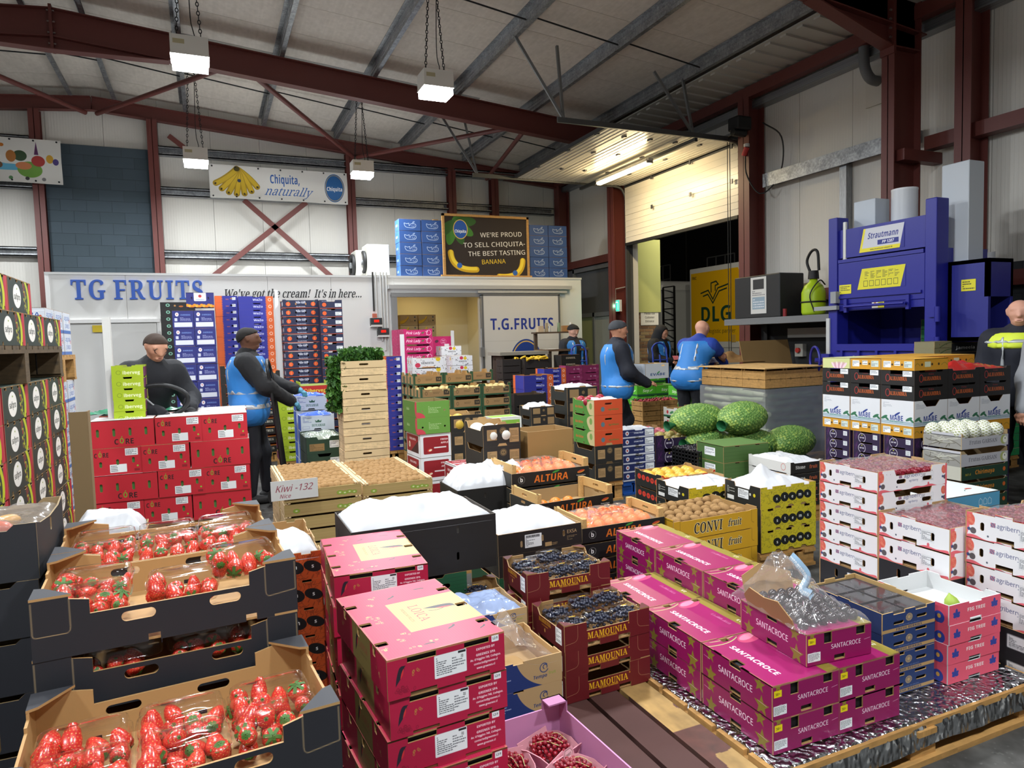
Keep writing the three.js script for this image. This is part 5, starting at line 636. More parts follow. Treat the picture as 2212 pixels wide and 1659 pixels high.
St('plain','plainbox',1139,934,1237,'empty_carton','plain open brown cardboard box standing empty on a green and white carton',null,{n:1,yaw:2,pal:false,z:-4.97,free:1});
{const p=ST.plain;let y=p.base;const H=KINDS.palegreen.H*p.k;while(y>.3){put('palegreen','green_white_carton','green and white carton under the empty brown box','green and white cartons under the empty box',cornerOf(p,0,0,y),2,p.k);y -=H}pallet(0,.4,0,.3,y,'plain wooden pallet hidden under a stack of cartons').position.set(p.P.x,0,p.P.z - .3)}
St('palegr','palegreen',1064,904,1126,'green_white_carton','green and white carton with a lime lid behind the black melon cartons','green and white cartons behind the melon cartons',{yaw:0,z:-6.02});
St('agro','agroli',1283,865,1344,'melon_box','orange and green melon box with hand hole','orange and green melon boxes',{n:3,base:.48,yaw:0,cat:'box',pal:false,z:-5.9,free:1});
{const p=ST.agro;for(let i=0;i<2;i++)put('roundel','melon_carton','black melon carton with kraft windows under the orange and green melon boxes','black melon cartons under the orange boxes',cornerOf(p,0,0,p.base - i*.17*p.k),0,p.k*.99);pallet(0,.32,0,.42,p.base - .34*p.k,'wooden pallet under the black and orange melon boxes').position.set(p.P.x,0,p.P.z - .42)}
St('stoneB','stoneB',1345,930,1413,'stone_fruit_box','navy and silver stone fruit box with label','navy and silver stone fruit boxes',{yaw:0,cat:'box',palm:mat(0x1c4f9c,.5),pall:'blue plastic pallet under the navy and silver boxes'});
St('eatA','eatme',1415,942,1504,'mango_box','dark purple box with round white logo beside the navy boxes','dark purple boxes beside the navy boxes',{yaw:0,cat:'box',nz:2,z:-6.06});
St('mesaA','mesa',1225,838,1290,'melon_tray','black open carton of wrapped melons behind the orange boxes','black open melon cartons',{yaw:0,cat:'tray',z:-6.95});
St('mesaC','mesa',1147,880,1198,'melon_tray','black open carton of wrapped melons beside the wrapped potato pallet','black open melon cartons by the potato pallet',{yaw:0,cat:'tray',z:-6.95});
St('darkA','darkfruit',1110,852,1180,'dark_carton','wide dark carton right of the wrapped potato pallet','wide dark cartons',{yaw:0});
St('wazD','wazo',1131,812,1195,'orange_carton','violet and orange zigzag carton in front of the counter','violet and orange cartons before the counter',{yaw:0,nx:1});
St('wazE','wazo',1175,797,1222,'orange_carton','violet and orange zigzag carton beside the magenta cartons','violet and orange cartons by the magenta cartons',{yaw:0,z:-10.2});
St('plumB','plum',1222,790,1258,'plum_carton','plum purple carton behind the man carrying a box','plum purple cartons behind the carrier',{yaw:0,nx:2,z:-10.2});
St('nanaT','darkfruit',1132,775,1190,'banana_carton','dark open carton of bananas before the counter','dark banana cartons',{yaw:0,z:-10.9});
St('nanaU','darkfruit',1085,776,1130,'banana_carton','dark carton left of the open banana cartons','dark cartons left of the bananas',{yaw:0,z:-11.0,k:.7});
St('consul','consul',1212,767,1253,'citrus_box','black citrus box leaning stack beside the blue hand truck','black citrus boxes by the hand truck',{yaw:0,cat:'box'});
St('soyA','soy',1401,806,1437,'salad_carton','bright green carton with white script, upper pair','bright green cartons upper',{n:5,yaw:0,nx:1});
St('soyB','soy',1470,835,1512,'salad_carton','bright green carton with white script in the long row','bright green cartons in the long row',{n:4,yaw:0});
St('soyC','soy',1376,834,1416,'salad_carton','bright green carton with white script below the upper pair','bright green cartons below the upper ones',{n:4,yaw:0,nx:2});
St('lid','lidbox',1463,882,1519,'fruit_carton','green and white fruit carton with pictograms left of the onion sacks','green and white pictogram cartons',{yaw:0,z:-6.9});
St('olive','olive',1563,965,1660,'vegetable_carton','olive green vegetable carton in front of the onion sacks','olive green vegetable cartons',{n:3,yaw:-3});
St('stoneW','stoneW',1708,1000,1778,'stone_fruit_box','white and black stone fruit box with paper liner','white and black stone fruit boxes',{n:4,yaw:-3,cat:'box'});
St('jam','jam',2053,741,2119,'date_box','flat black box with white lettering in front of the baler','flat black boxes with white lettering',{yaw:0,cat:'box',z:-4.9});
St('mint','mint',2043,688,2104,'herb_box','mint green flat box in the stack beside the baler','mint green flat boxes',{yaw:0,cat:'box',nx:2,z:-5.35});
St('sage','sage',2019,738,2054,'herb_box','sage and tan flat box left of the black lettered boxes','sage and tan flat boxes',{yaw:0,cat:'box',z:-4.62,k:.72});
St('rose','rose',2129,720,2166,'flower_box','dusty rose flat box beside the black lettered boxes','dusty rose flat boxes',{yaw:0,cat:'box',z:-4.92});
St('mint2','mint',2163,668,2218,'herb_box','mint green flat box behind the man in the yellow vest','mint green flat boxes behind',{yaw:0,cat:'box',z:-4.95,k:.75});
St('sky','sky',2016,1082,2160,'gift_box','light blue and white flat box behind the berry boxes','light blue and white flat boxes',{n:5,yaw:-2,cat:'box',nx:1,z:-2.76});
St('gar','gar',2078,935,2212,'cherimoya_box','grey printed fruit box with white foam nets','grey printed fruit boxes',{n:2,free:1,yaw:-2,cat:'box',pitch:.125,pal:false,z:-3.2,k:1.0});
{const p=ST.gar;let y=p.base;while(y>.3){put('mango','cherimoya_box','dark green and orange fruit box under the grey printed boxes','dark green fruit boxes',cornerOf(p,0,0,y),-2,1,'box');y -=.112}pallet(0,.5,0,.3,y,'plain wooden pallet hidden under a stack of cartons').position.set(p.P.x,0,p.P.z - .3)}
// --- big pallet load of persimmon cartons in layers
{const lay=['yel','alh','alh','mabe','yel','eatme','eatme','eatme','eatme','eatme','eatme','eatme'],W=.38,L=.32,base=.144,hOf=(i)=>KINDS[i].H*(i==='eatme'?.76:1),HT=lay.reduce((s,i)=>s + hOf(i),0),f=byWidth(1976,776,2048,W,-3),k=(EYE - base)/(HT - f.t*f.d.y),P=camera.position.clone().addScaledVector(f.d,f.t*k);let y=P.y;const a=-3*D2R,ex=V(Math.cos(a),0,-Math.sin(a)),ez=V(-Math.sin(a),0,-Math.cos(a));
LOG.push('persimmon k ' + k.toFixed(2)+ ' P ' + P.toArray().map((q)=>q.toFixed(2)));
const T={yel:['persimmon_carton','flat amber yellow carton with labels'],alh:['persimmon_tray','black tray with orange lettering'],mabe:['persimmon_box','tall white carton with blue lettering and leaves'],eatme:['purple_tray','dark purple tray with round white logo']};
lay.forEach((id,i)=>{const K=KINDS[id];for(let ix=0;ix<3;ix++)for(let iz=0;iz<3;iz++){if(i===0&&(ix>0&&iz===0))continue;if(ix===1&&iz===1&&i>1)continue;const nm=i===0&&ix===0&&iz===2?'lotus':id;const o=P.clone().addScaledVector(ex,ix*W*k*1.01).addScaledVector(ez,iz*L*k*1.01).setY(y);const kx=W / K.W;put(nm,nm==='lotus'?'printed_carton':T[id][0],nm==='lotus'?'pale green flat carton with flower print on the persimmon pallet':T[id][1]+ ' in the big mixed persimmon pallet, layer ' +['top','second','third','fourth','fifth','sixth','seventh','eighth','ninth','tenth','eleventh','lowest'][i],nm==='lotus'?null:T[id][1]+ 's of one layer ' + i,o,-3,k*(id==='eatme'?.76:1),'carton')}y -=hOf(id)*k});
ST.pers={P,k,W:W*k,L:L*k,yTop2:P.y - KINDS.yel.H*k};
const q=pallet(0,3.03*W*k,0,3.03*L*k,base,'wooden pallet under the big mixed persimmon load');q.position.copy(P.clone().addScaledVector(ez,3.03*L*k)).setY(0);q.rotation.y=a}
// --- on top of the cold store: blue apple cartons, banana cartons inside
{const lab='blue carton with a white smiling fruit outline on the cold store roof';for(const[u,side]of[[866,'left of the banana signboard'],[1146,'right of the banana signboard']]){const P=atZ(u,597,ZC - .12);for(let c=0;c<2;c++)for(let i=0;i<5;i++)put('bluebox','blue_carton',lab + ', ' + side,'blue cartons ' + side,V(P.x + c*.475,CSTOP +(i + 1)*.238,ZC - .12),rr(-.6,.6),1)}}
{const P=atZ(868,669,ZC - 1.3);for(let c=0;c<2;c++)for(let i=0;i<9;i++)put('nana','banana_carton','kraft banana carton with yellow banana print inside the lit cold store','kraft banana cartons inside the cold store',V(3.95 + c*.42,.144 +(i + 1)*.235,ZC - 1.1),0,1);pallet(0,.84,0,.52,.144,'wooden pallet inside the cold store').position.set(3.94,0,ZC - 1.6)}
console.log(LOG.join('\n'));
// ---------- cold store ----------
const whiteP=mat(0xd2d2cf,.45),steelG=mat(0xa9abac,.35,.7),blackM=mat(0x141414,.6),greyP=mat(0x8d9092,.6);
const cs=structGroup('wall_cold_store'),CX0=-2.42,CX1=7.92,OX0=3.62,OX1=5.41,OY=2.58;
{const edges=[CX0];for(let x=CX0 + 1.18;x<OX0 - .5;x +=1.18)edges.push(x);edges.push(OX0 - .06);for(let i=0;i + 1<edges.length;i++)mesh('panel',box2(edges[i]+ .002,edges[i + 1]- .002,0,CSTOP,ZC - .1,ZC),whiteP,cs);
mesh('panel',box2(OX0 - .06,OX1,OY,CSTOP,ZC - .1,ZC),whiteP,cs);mesh('panel',box2(OX1,CX1,0,CSTOP,ZC - .1,ZC),whiteP,cs);
mesh('side_panel',box2(CX0,CX0 + .1,0,CSTOP,ZG + .25,ZC - .1),whiteP,cs);mesh('side_panel',box2(CX1 - .1,CX1,0,CSTOP,ZG + .25,ZC - .1),whiteP,cs);
mesh('roof_panel',box2(CX0,CX1,CSTOP - .1,CSTOP - .002,ZG + .25,ZC - .1),whiteP,cs);mesh('rear_panel',box2(CX0,CX1,0,CSTOP - .1,ZG + .3,ZG + .4),mat(0xd8d2b8,.5),cs);
mesh('inner_wall',box2(OX0 - .3,OX0 - .25,0,CSTOP - .1,ZG + .4,ZC - .1),mat(0xd8d2b8,.5),cs);mesh('inner_wall',box2(OX1 + .5,OX1 + .55,0,CSTOP - .1,ZG + .4,ZC - .1),mat(0xd8d2b8,.5),cs);
mesh('top_trim',box2(CX0 - .02,CX1 + .01,CSTOP - .03,CSTOP + .012,ZC - .02,ZC + .015),mat(0xbfc0be,.5),cs);
mesh('corner_trim',box2(CX0 - .02,CX0 + .04,0,CSTOP,ZC - .02,ZC + .012),mat(0xe0e0de,.45),cs);
mesh('door_jamb',box2(OX0 - .14,OX0 - .02,0,OY + .05,ZC,ZC + .05),steelG,cs);mesh('door_head',box2(OX0 - .14,OX1 + .05,OY,OY + .09,ZC,ZC + .06),steelG,cs);
}
{const g=structGroup('door_2');// sliding cold store door on its rail
mesh('rail',[box2(3.42,7.62,2.74,2.82,ZC + .02,ZC + .12),box2(5.35,7.5,2.66,2.71,ZC + .05,ZC + .1)],mat(0xb9bab9,.4,.3),g);
mesh('leaf',new RoundedBoxGeometry(1.84,2.6,.09,2,.02).translate(6.34,1.33,ZC + .1),mat(0xc9c8c4,.45),g);
mesh('leaf_frame',[box2(5.4,5.44,.03,2.62,ZC + .06,ZC + .16),box2(7.24,7.28,.03,2.62,ZC + .06,ZC + .16),box2(5.4,7.28,2.6,2.64,ZC + .06,ZC + .16)],mat(0x77797b,.4,.5),g);
const tx=canvasTex(1024,1400,(c,w,h)=>{c.fillStyle='#c9c8c4';c.fillRect(0,0,w,h);c.fillStyle='#b9b8b4';c.fillRect(0,545,w,5);c.fillRect(0,1120,w,5);txt(c,'T.G.FRUITS',520,345,190,'#24388f',{fit:880});c.save();c.beginPath();c.rect(0,0,w,900);c.clip();ell(c,560,820,218,285,'#22408c');ell(c,560,820,196,262,null,0,'#d8b45c',14);txt(c,'Chiquita',560,880,110,'#eeeeee',{fit:360});c.restore();ell(c,560,820,218,285,null,0,'#22408c',8);txt(c,'Chiquita',560,880,110,'#eeeeee',{fit:360})});
mesh('door_print',new THREE.PlaneGeometry(1.78,2.5).translate(6.34,1.35,ZC + .1465),new THREE.MeshStandardMaterial({map:tx,roughness:.45}),g);
mesh('handle',[rod(V(5.36,.9,ZC + .2),V(5.36,1.9,ZC + .2),.015),box2(5.33,5.42,1.3,1.5,ZC + .14,ZC + .22)],steelG,g);
}
{const g=structGroup('door_3');const a=atZ(140,684,ZC).x,b=atZ(345,684,ZC).x;mesh('frame',[box2(a,b,2.14,2.2,ZC,ZC + .05),box2(a,a + .05,0,2.2,ZC,ZC + .03),box2(b - .05,b,0,2.2,ZC,ZC + .03)],mat(0xdadad8,.4),g);mesh('leaf',box2(a + .55,b - .06,.02,2.12,ZC,ZC + .035),mat(0xcfcfcc,.45),g);mesh('notice',box2(a + .4,a + .62,1.98,2.1,ZC + .036,ZC + .04),mat(0xc9b020,.6),g)}
{const t=thing('cold_store_lamp','warm ceiling lamp inside the open cold store','lamp',null,4.6,CSTOP - .17,ZC - 1.2);mesh('housing',box(.9,.04,.16,0,.05,0),whiteP,t);mesh('tube',box(.86,.03,.12,0,.015,0),new THREE.MeshStandardMaterial({color:0xffffff,emissive:STORE_COL,emissiveIntensity:5}),t);const l=new THREE.RectAreaLight(STORE_COL,STORE_W,.86,.12);l.position.set(0,-.008,0);l.rotation.x=-Math.PI / 2;t.add(l)}
// flat vinyl lettering and raised letters
function decal(name,label,cat,w,h,res,draw,x,y,z,ry=0,o={}){
const tx=canvasTex(Math.round(w*res),Math.round(h*res),(c,W,H)=>{c.clearRect(0,0,W,H);c.scale(res / 1000,res / 1000);draw(c,w*1000,h*1000)});
const m=new THREE.MeshStandardMaterial({map:tx,roughness:o.rough??.6,transparent:!!o.alpha,alphaTest:o.alpha?.5:0});
const t=single(name,label,cat,null,o.thick?box(w,h,o.thick):new THREE.PlaneGeometry(w,h),m,x,y,z);t.rotation.y=ry;return t;
}
{const a=atZ(478,622,ZC + .004),b=atZ(788,646,ZC + .004);decal('wall_lettering','black slanted handwriting-style slogan on the white cold store wall','lettering',b.x - a.x,.36,400,(c,w,h)=>{txt(c,"We've got the cream!  It's in here...",w / 2,h*.5,220,'#1d1d20',{f:'serif',fit:w*.97,slant:.25})},(a.x + b.x)/ 2,(a.y + b.y)/ 2,ZC + .006,0,{alpha:1})}
{const{FontLoader}=await import('three/addons/loaders/FontLoader.js'),{TextGeometry}=await import('three/addons/geometries/TextGeometry.js');const font=await new FontLoader().loadAsync('fonts/droid/droid_serif_bold.typeface.json');
const a=atZ(155,647,ZC),b=atZ(443,617,ZC),t=thing('raised_lettering','large blue raised serif letters on the white cold store wall','lettering',null,a.x,a.y,ZC),bm=mat(0x1f4fa8,.4);let adv=0;const H=b.y - a.y,parts=[];
for(const[s,cap]of[['T',1],['G',1],[' ',1],['F',1],['R',1],['U',1],['I',1],['T',1],['S',1]]){if(s===' '){adv +=.35;continue}const g=new TextGeometry(s,{font,size:1,depth:.06,curveSegments:5});g.computeBoundingBox();const bb=g.boundingBox;g.translate(-bb.min.x + adv,-bb.min.y*0,0);adv +=bb.max.x - bb.min.x + .16;parts.push(g)}
for(const g of parts){g.scale((b.x - a.x)/ adv,H / .73,.5);mesh('letter',g,bm,t)}}
// conduits and control boxes
{const t=thing('control_panel','grey conduits with two black control boxes and a red beacon on the cold store wall','control',null,0,0,ZC);const X=(u)=>atZ(u,640,ZC).x;for(const[u,y0]of[[806,2.3],[812,1.9],[822,1.7],[828,1.5],[835,1.3]])mesh('conduit',rod(V(X(u),y0,.03),V(X(u),CSTOP + .08,.03),.018,8),u===806?blackM:mat(0xc4c5c3,.5),t);for(const[u,v]of[[811,696],[826,718]]){const p=atZ(u,v,ZC);mesh('control_box',new RoundedBoxGeometry(.23,.17,.1,2,.01).translate(p.x,p.y,.06),mat(0x2c2d2f,.5),t);mesh('control_screen',box(.1,.05,.004,p.x,p.y + .02,.112),new THREE.MeshStandardMaterial({color:0x220000,emissive:0xff2010,emissiveIntensity:1}),t);mesh('control_foot',box(.23,.04,.104,p.x,p.y - .075,.06),mat(0xc9c9c6,.5),t)}const q=atZ(808,683,ZC);mesh('beacon',box(.08,.1,.07,q.x,q.y,.05),mat(0xb9604a,.5),t)}
// condenser units on the roof
for(const[u0,u1,v0,dz,lab]of[[792,840,527,.3,'larger white condenser unit with a black fan on the cold store roof'],[768,792,540,.55,'smaller white condenser unit with a black fan behind the larger one']]){const a=atZ(u0,v0,ZC - dz),b=atZ(u1,v0,ZC - dz),w=b.x - a.x,h=a.y - CSTOP,t=thing('condenser_unit',lab,'condenser',null,a.x,CSTOP,ZC - dz);mesh('cabinet',new RoundedBoxGeometry(w,h - .05,.5,2,.015).translate(w / 2,h / 2 + .025,-.25),mat(0xc4c2b8,.5),t);mesh('foot',[box(w,.05,.05,w / 2,.025,-.05),box(w,.05,.05,w / 2,.025,-.45)],blackM,t);const f=new THREE.TorusGeometry(.2,.04,8,20).rotateY(Math.PI / 2);mesh('fan_ring',f.translate(-.03,h*.5,-.25),blackM,t);mesh('fan_hub',cyl(.06,.06,.06,12).rotateZ(Math.PI / 2).translate(-.05,h*.5,-.25),greyP,t);for(let i=0;i<5;i++)mesh('fan_blade',box(.01,.15,.07,0,.1,0).rotateX(i*1.257).translate(-.02,h*.5,-.25),mat(0x2a2a2a,.6),t);mesh('door_panel',box(w*.6,h*.7,.01,w*.6,h*.5,.003),mat(0xd0cec5,.5),t)}
// banana signboard on the roof
{const a=atZ(958,597,ZC - .06),b=atZ(1140,470,ZC - .06),w=b.x - a.x,h=b.y - CSTOP,t=thing('signboard','dark wooden-framed board with chalk-style banana lettering on the cold store roof','signboard',null,a.x,CSTOP,ZC - .06);
const tx=canvasTex(900,Math.round(900*h / w),(c,W,H)=>{c.fillStyle='#2a211c';c.fillRect(0,0,W,H);for(let i=0;i<400;i++){c.fillStyle='rgba(70,58,50,0.25)';c.fillRect(rr(0,W),rr(0,H),rr(2,30),2)}for(let i=0;i<6;i++){c.save();c.translate(100,60);c.rotate((i*36 - 40)*D2R);ell(c,110,0,130,52,i % 2?'#2f5a22':'#3f7a2a');c.restore()}ell(c,170,130,78,100,'#d8b45c');ell(c,170,130,70,92,'#2253a0');txt(c,'Chiquita',170,150,42,'#f0f0f0',{fit:124});["WE'RE PROUD",'TO SELL CHIQUITA-','THE BEST TASTING'].forEach((s,i)=>txt(c,s,[615,540,565][i],[170,275,365][i],66,'#eae6de',{fit:[470,690,640][i],rot:-3,w:'normal'}));txt(c,'BANANA',520,455,66,'#e3bf2c',{fit:270,rot:-3,w:'normal'});for(const[x,y,f]of[[40,350,1],[870,420,-1]]){c.save();c.translate(x,y);c.scale(f,1);bez(c,[[20,20],[30,210],[290,190]],'#caa21e',62);bez(c,[[22,10],[36,196],[286,182]],'#ecd03a',34);ell(c,110,150,28,28,'#2c5fae');c.restore()}});
mesh('board',box(w - .1,h - .1,.02,w / 2,h / 2,0),[mat(0x2a211c,.8),mat(0x2a211c,.8),mat(0x2a211c,.8),mat(0x2a211c,.8),new THREE.MeshStandardMaterial({map:tx,roughness:.8}),mat(0x2a211c,.8)],t);
for(const g of[box(w,.05,.05,w / 2,h - .025,.01),box(w + .1,.05,.06,w / 2,.025,.01),box(.05,h,.05,.025,h / 2,.01),box(.05,h,.05,w - .025,h / 2,.01)])mesh('frame_rail',metreUV(g,.5),woodM,t);for(let i=0;i<2;i++)mesh('support',metreUV(box(.06,h - .1,.06,-.05 - i*.05,h / 2 - .05,-.2),.5),woodM,t)}
// banners on the gable
function banner(name,label,x0,x1,y0,y1,z,draw){const w=x1 - x0,h=y1 - y0,g=new THREE.PlaneGeometry(w,h,30,8),p=g.attributes.position;for(let i=0;i<p.count;i++){const x=p.getX(i),y=p.getY(i);p.setZ(i,.02*Math.sin(x*5 + y*2)*(.5 - y / h)+ .015*Math.sin(y*9 + x))}g.computeVertexNormals();const t=thing(name,label,'banner',null,(x0 + x1)/ 2,(y0 + y1)/ 2,z);mesh('sheet',g,new THREE.MeshStandardMaterial({map:canvasTex(Math.round(w*330),Math.round(h*330),(c)=>{c.scale(.33,.33);draw(c,w*1000,h*1000)}),roughness:.55,side:THREE.DoubleSide}),t);const e=[];for(let i=0;i<=6;i++)for(const s of[-1,1])e.push(cyl(.018,.018,.01,8).rotateX(Math.PI / 2).translate(-w / 2 + .06 + i*(w - .12)/ 6,s*(h / 2 - .04),.025));mesh('eyelets',e,darkSteel,t);return t}
{const z=ZG + .4;const bunch=(c,x,y,s)=>{for(let i=0;i<7;i++){c.save();c.translate(x,y);c.rotate((-62 + i*17)*D2R);bez(c,[[0,0],[-10*s,200*s],[-90*s,380*s]],'#a8891c',92*s);bez(c,[[6*s,4],[-2*s,190*s],[-80*s,368*s]],i % 2?'#d8b52a':'#cfae26',62*s);ell(c,-92*s,388*s,14*s,18*s,'#3a3012');c.restore()}ell(c,x,y,44*s,40*s,'#4a4212');ell(c,x + 30*s,y + 180*s,26*s,26*s,'#2a3a5a')};
const a=atZ(451,366,z),b=atZ(752,446,z);banner('banana_banner','white banner with bananas and blue lettering tied to the gable rails',a.x,b.x,4.82,5.52,z,(c,w,h)=>{c.fillStyle='#dcdbd6';c.fillRect(0,0,w,h);bunch(c,w*.19,h*.1,1.35);txt(c,'Chiquita,',w*.53,h*.34,250,'#2a5ca8',{fit:w*.22});txt(c,'naturally',w*.56,h*.7,250,'#2a5ca8',{fit:w*.34,slant:.5,w:'normal',f:'serif'});ell(c,w*.9,h*.5,w*.075,h*.44,'#1f5f9c');ell(c,w*.9,h*.5,w*.068,h*.4,null,0,'#d8b45c',10);txt(c,'Chiquita',w*.9,h*.54,120,'#eeeeee',{fit:w*.12})});
const c0=atZ(0,330,z),c1=atZ(134,366,z);banner('fruit_banner','white banner with a painted heap of colourful fruit tied to the gable',c1.x - 2.4,c1.x,4.92,5.76,z,(c,w,h)=>{c.fillStyle='#d6d4ce';c.fillRect(0,0,w,h);for(const[x,y,a2,b2,col]of[[.5,.6,300,30,'#4a9cc0'],[.62,.66,420,60,'#5aa8c8'],[.3,.58,130,110,'#c9b83a'],[.42,.6,90,90,'#4a8aa0'],[.56,.62,100,70,'#6a4a2a'],[.78,.7,200,150,'#6a9a3a'],[.74,.62,130,70,'#c87a4a'],[.72,.4,110,100,'#2f4a2a'],[.66,.42,80,110,'#a86a2a'],[.84,.5,110,100,'#a8322c'],[.92,.44,60,80,'#c99a2a'],[.96,.5,50,60,'#4a3a7a'],[.6,.18,40,34,'#c0701f']])ell(c,x*w,y*h,a2,b2,col);poly(c,[[w*.83,h*.06],[w*.815,h*.36],[w*.845,h*.36]],'#5a2a5a');for(let i=0;i<8;i++){ell(c,w*(.1 + i*.11),h*.9,34,34,['#3a5a9c','#3a5a9c','#b83a4a','#6a7a6a','#8a8a8a','#5a8a5a','#3a3a3a','#7a7a7a'][i])}})}
// ---------- sectional loading door: horizontal part under the roof, upright part at the wall ----------
{const g=structGroup('door_4'),leafM=new THREE.MeshStandardMaterial({color:0xd8d2c4,roughness:.32}),z0=DZ0 + .06,z1=DZ1 - .06,y=4.98;
const sect=(len)=>{const s=[box2(0,len,0,.04,z0,z1)];for(let i=1;i<5;i++)s.push(box2(i*len / 5 - .006,i*len / 5 + .006,-.006,0,z0,z1));return merge(s)};
for(let i=0;i<5;i++)mesh('door_section',sect(.516).translate(6.05 + i*.522,y,0),leafM,g);
for(let i=0;i<2;i++)mesh('door_section',sect(.6).rotateZ(-Math.PI / 2).translate(8.68,4.93 - i*.606,0),leafM,g);
mesh('bottom_seal',box2(8.66,8.73,3.66,3.72,z0,z1),blackM,g);
for(const z of[DZ0,DZ1]){mesh('track',[box2(5.1,8.4,y - .03,y + .05,z - .02,z + .02),box2(8.72,8.8,0,4.6,z - .03,z + .03)],mat(0x6a6c6c,.45,.7),g);mesh('track_bend',tube([V(8.4,y,z),V(8.62,y - .05,z),V(8.72,y - .2,z),V(8.76,y - .42,z)],.03,8,12),mat(0x6a6c6c,.45,.7),g)}
mesh('edge_seal',box2(6.0,6.05,y - .01,y + .06,z0,z1),mat(0x333333,.6),g);
const hg=[];for(let i=0;i<5;i++)for(const q of[.28,.62,.9])hg.push(box(.05,.02,.09,6.05 + i*.522,y - .01,z0 + q*(z1 - z0)));for(let i=0;i<2;i++)for(const q of[.3,.65,.97])hg.push(box(.02,.08,.05,8.63,4.93 - i*.606,z0 + q*(z1 - z0)));mesh('hinge',hg,mat(0x55565a,.4,.7),g);
for(const[x,z,px]of[[5.2,DZ1,4.48],[5.2,DZ1,5.2],[7.66,DZ1,7.58],[7.66,DZ1,7.0],[5.2,DZ0,4.48],[5.2,DZ0,5.0]])mesh('hanger',bar(V(x,y + .04,z),V(px,rafterTop(px)+ .03,z - .15),.04,.04),mat(0x7d7f7f,.45,.6),g);
mesh('cross_bar',box2(7.62,7.68,y - .12,y - .06,DZ0 - .1,DZ1 + .1),mat(0x4a4c4c,.5,.6),g);
mesh('motor',[new RoundedBoxGeometry(.3,.22,.26,2,.03).translate(8.4,5.15,DZ1 + .3),cyl(.06,.06,.26,12).rotateZ(Math.PI / 2).translate(8.36,5.0,DZ1 + .32)],mat(0x2a2b2c,.5,.4),g);
mesh('shaft',rod(V(8.66,5.15,DZ0 - .1),V(8.66,5.15,DZ1 + .2),.025),steelG,g);
for(const dz of[0,.06])mesh('pull_chain',rod(V(8.5,1.3,DZ1 - .12 + dz),V(8.5,5.0,DZ1 - .12 + dz),.007,5),darkSteel,g);
mesh('door_jamb',[box2(8.78,8.9,0,DTOP,DZ1,DZ1 + .12),box2(8.78,8.9,0,DTOP,DZ0 - .12,DZ0),box2(8.78,8.9,DTOP,DTOP + .3,DZ0 - .12,DZ1 + .12)],mat(0x4a4b4c,.6),g);
}
{const t=thing('tube_lamp','long fluorescent tube lamp with clear cover under the raised loading door','lamp',null,7.5,4.74,-11.5);const L=1.85;mesh('housing',new RoundedBoxGeometry(.12,.05,L,2,.015).translate(0,.085,0),mat(0xb9b7b0,.5),t);mesh('tube',new RoundedBoxGeometry(.1,.06,L - .06,2,.02).translate(0,.03,0),new THREE.MeshStandardMaterial({color:0xffffff,emissive:TUBE_COL,emissiveIntensity:7}),t);for(const s of[-1,1])mesh('clip',box(.13,.08,.03,0,.06,s*(L / 2 - .04)),mat(0x8a8a86,.5),t);mesh('bracket',[box(.03,.05,.03,.1,.12,.5),box(.03,.05,.03,.1,.12,-.5),box(.16,.02,.03,.06,.115,.5),box(.16,.02,.03,.06,.115,-.5)],greyP,t);
for(const[ry,off]of[[0,-.012]]){const l=new THREE.RectAreaLight(TUBE_COL,TUBE_W,.1,L - .06);l.position.set(0,off,0);l.rotation.x=-Math.PI / 2;t.add(l)}for(const s of[-1,1]){const l=new THREE.RectAreaLight(TUBE_COL,TUBE_W*.7,L - .06,.06);l.position.set(s*.062,.03,0);l.rotation.y=s*Math.PI / 2;l.rotation.order='YXZ';l.rotation.y=s>0?-Math.PI / 2:Math.PI / 2;t.add(l)}}
// wall bits: extractor pipe, red plug, camera, cable
{const t=thing('drain_pipe','grey drain elbow coming out of a white cover plate under the eaves','pipe',null,8.6,5.0,-7.0);mesh('cover_plate',box(.02,.55,.5,.28,.1,0),mat(0xc9c6bd,.5),t);mesh('elbow',tube([V(.05,.62,-.1),V(.05,.3,-.08),V(.12,.16,-.05),V(.3,.14,-.05)],.07,12,16),mat(0x6a6d70,.5),t)}
{const p=atX(1668,306,8.5),t=thing('power_plug','red and white industrial plug hanging on the red door post','plug',null,8.5,p.y,-9.28);mesh('socket',cyl(.045,.045,.14,12).rotateX(.5),mat(0xb8322c,.5),t);mesh('collar',cyl(.05,.05,.05,12,0,.09,.03),mat(0xd0cec8,.5),t);mesh('cable',tube([V(0,-.07,0),V(-.02,-.4,.05),V(.1,-.75,.25),V(.25,-.5,.5),V(.2,.1,.6),V(.1,.4,.3)],.012,6),blackM,t)}
{const p=atX(1320,475,8.7),t=thing('security_camera','small white security camera with loose cable on the partition wall','camera',null,8.78,p.y,p.z);mesh('body',box(.14,.09,.1),mat(0xd8d8d4,.5),t);mesh('lens',cyl(.03,.03,.04,12).rotateZ(Math.PI / 2).translate(-.08,0,0),blackM,t);mesh('cable',tube([V(0,-.05,0),V(0,-.3,.05),V(-.05,-.45,-.1),V(.02,-.5,.2)],.01,5),blackM,t)}
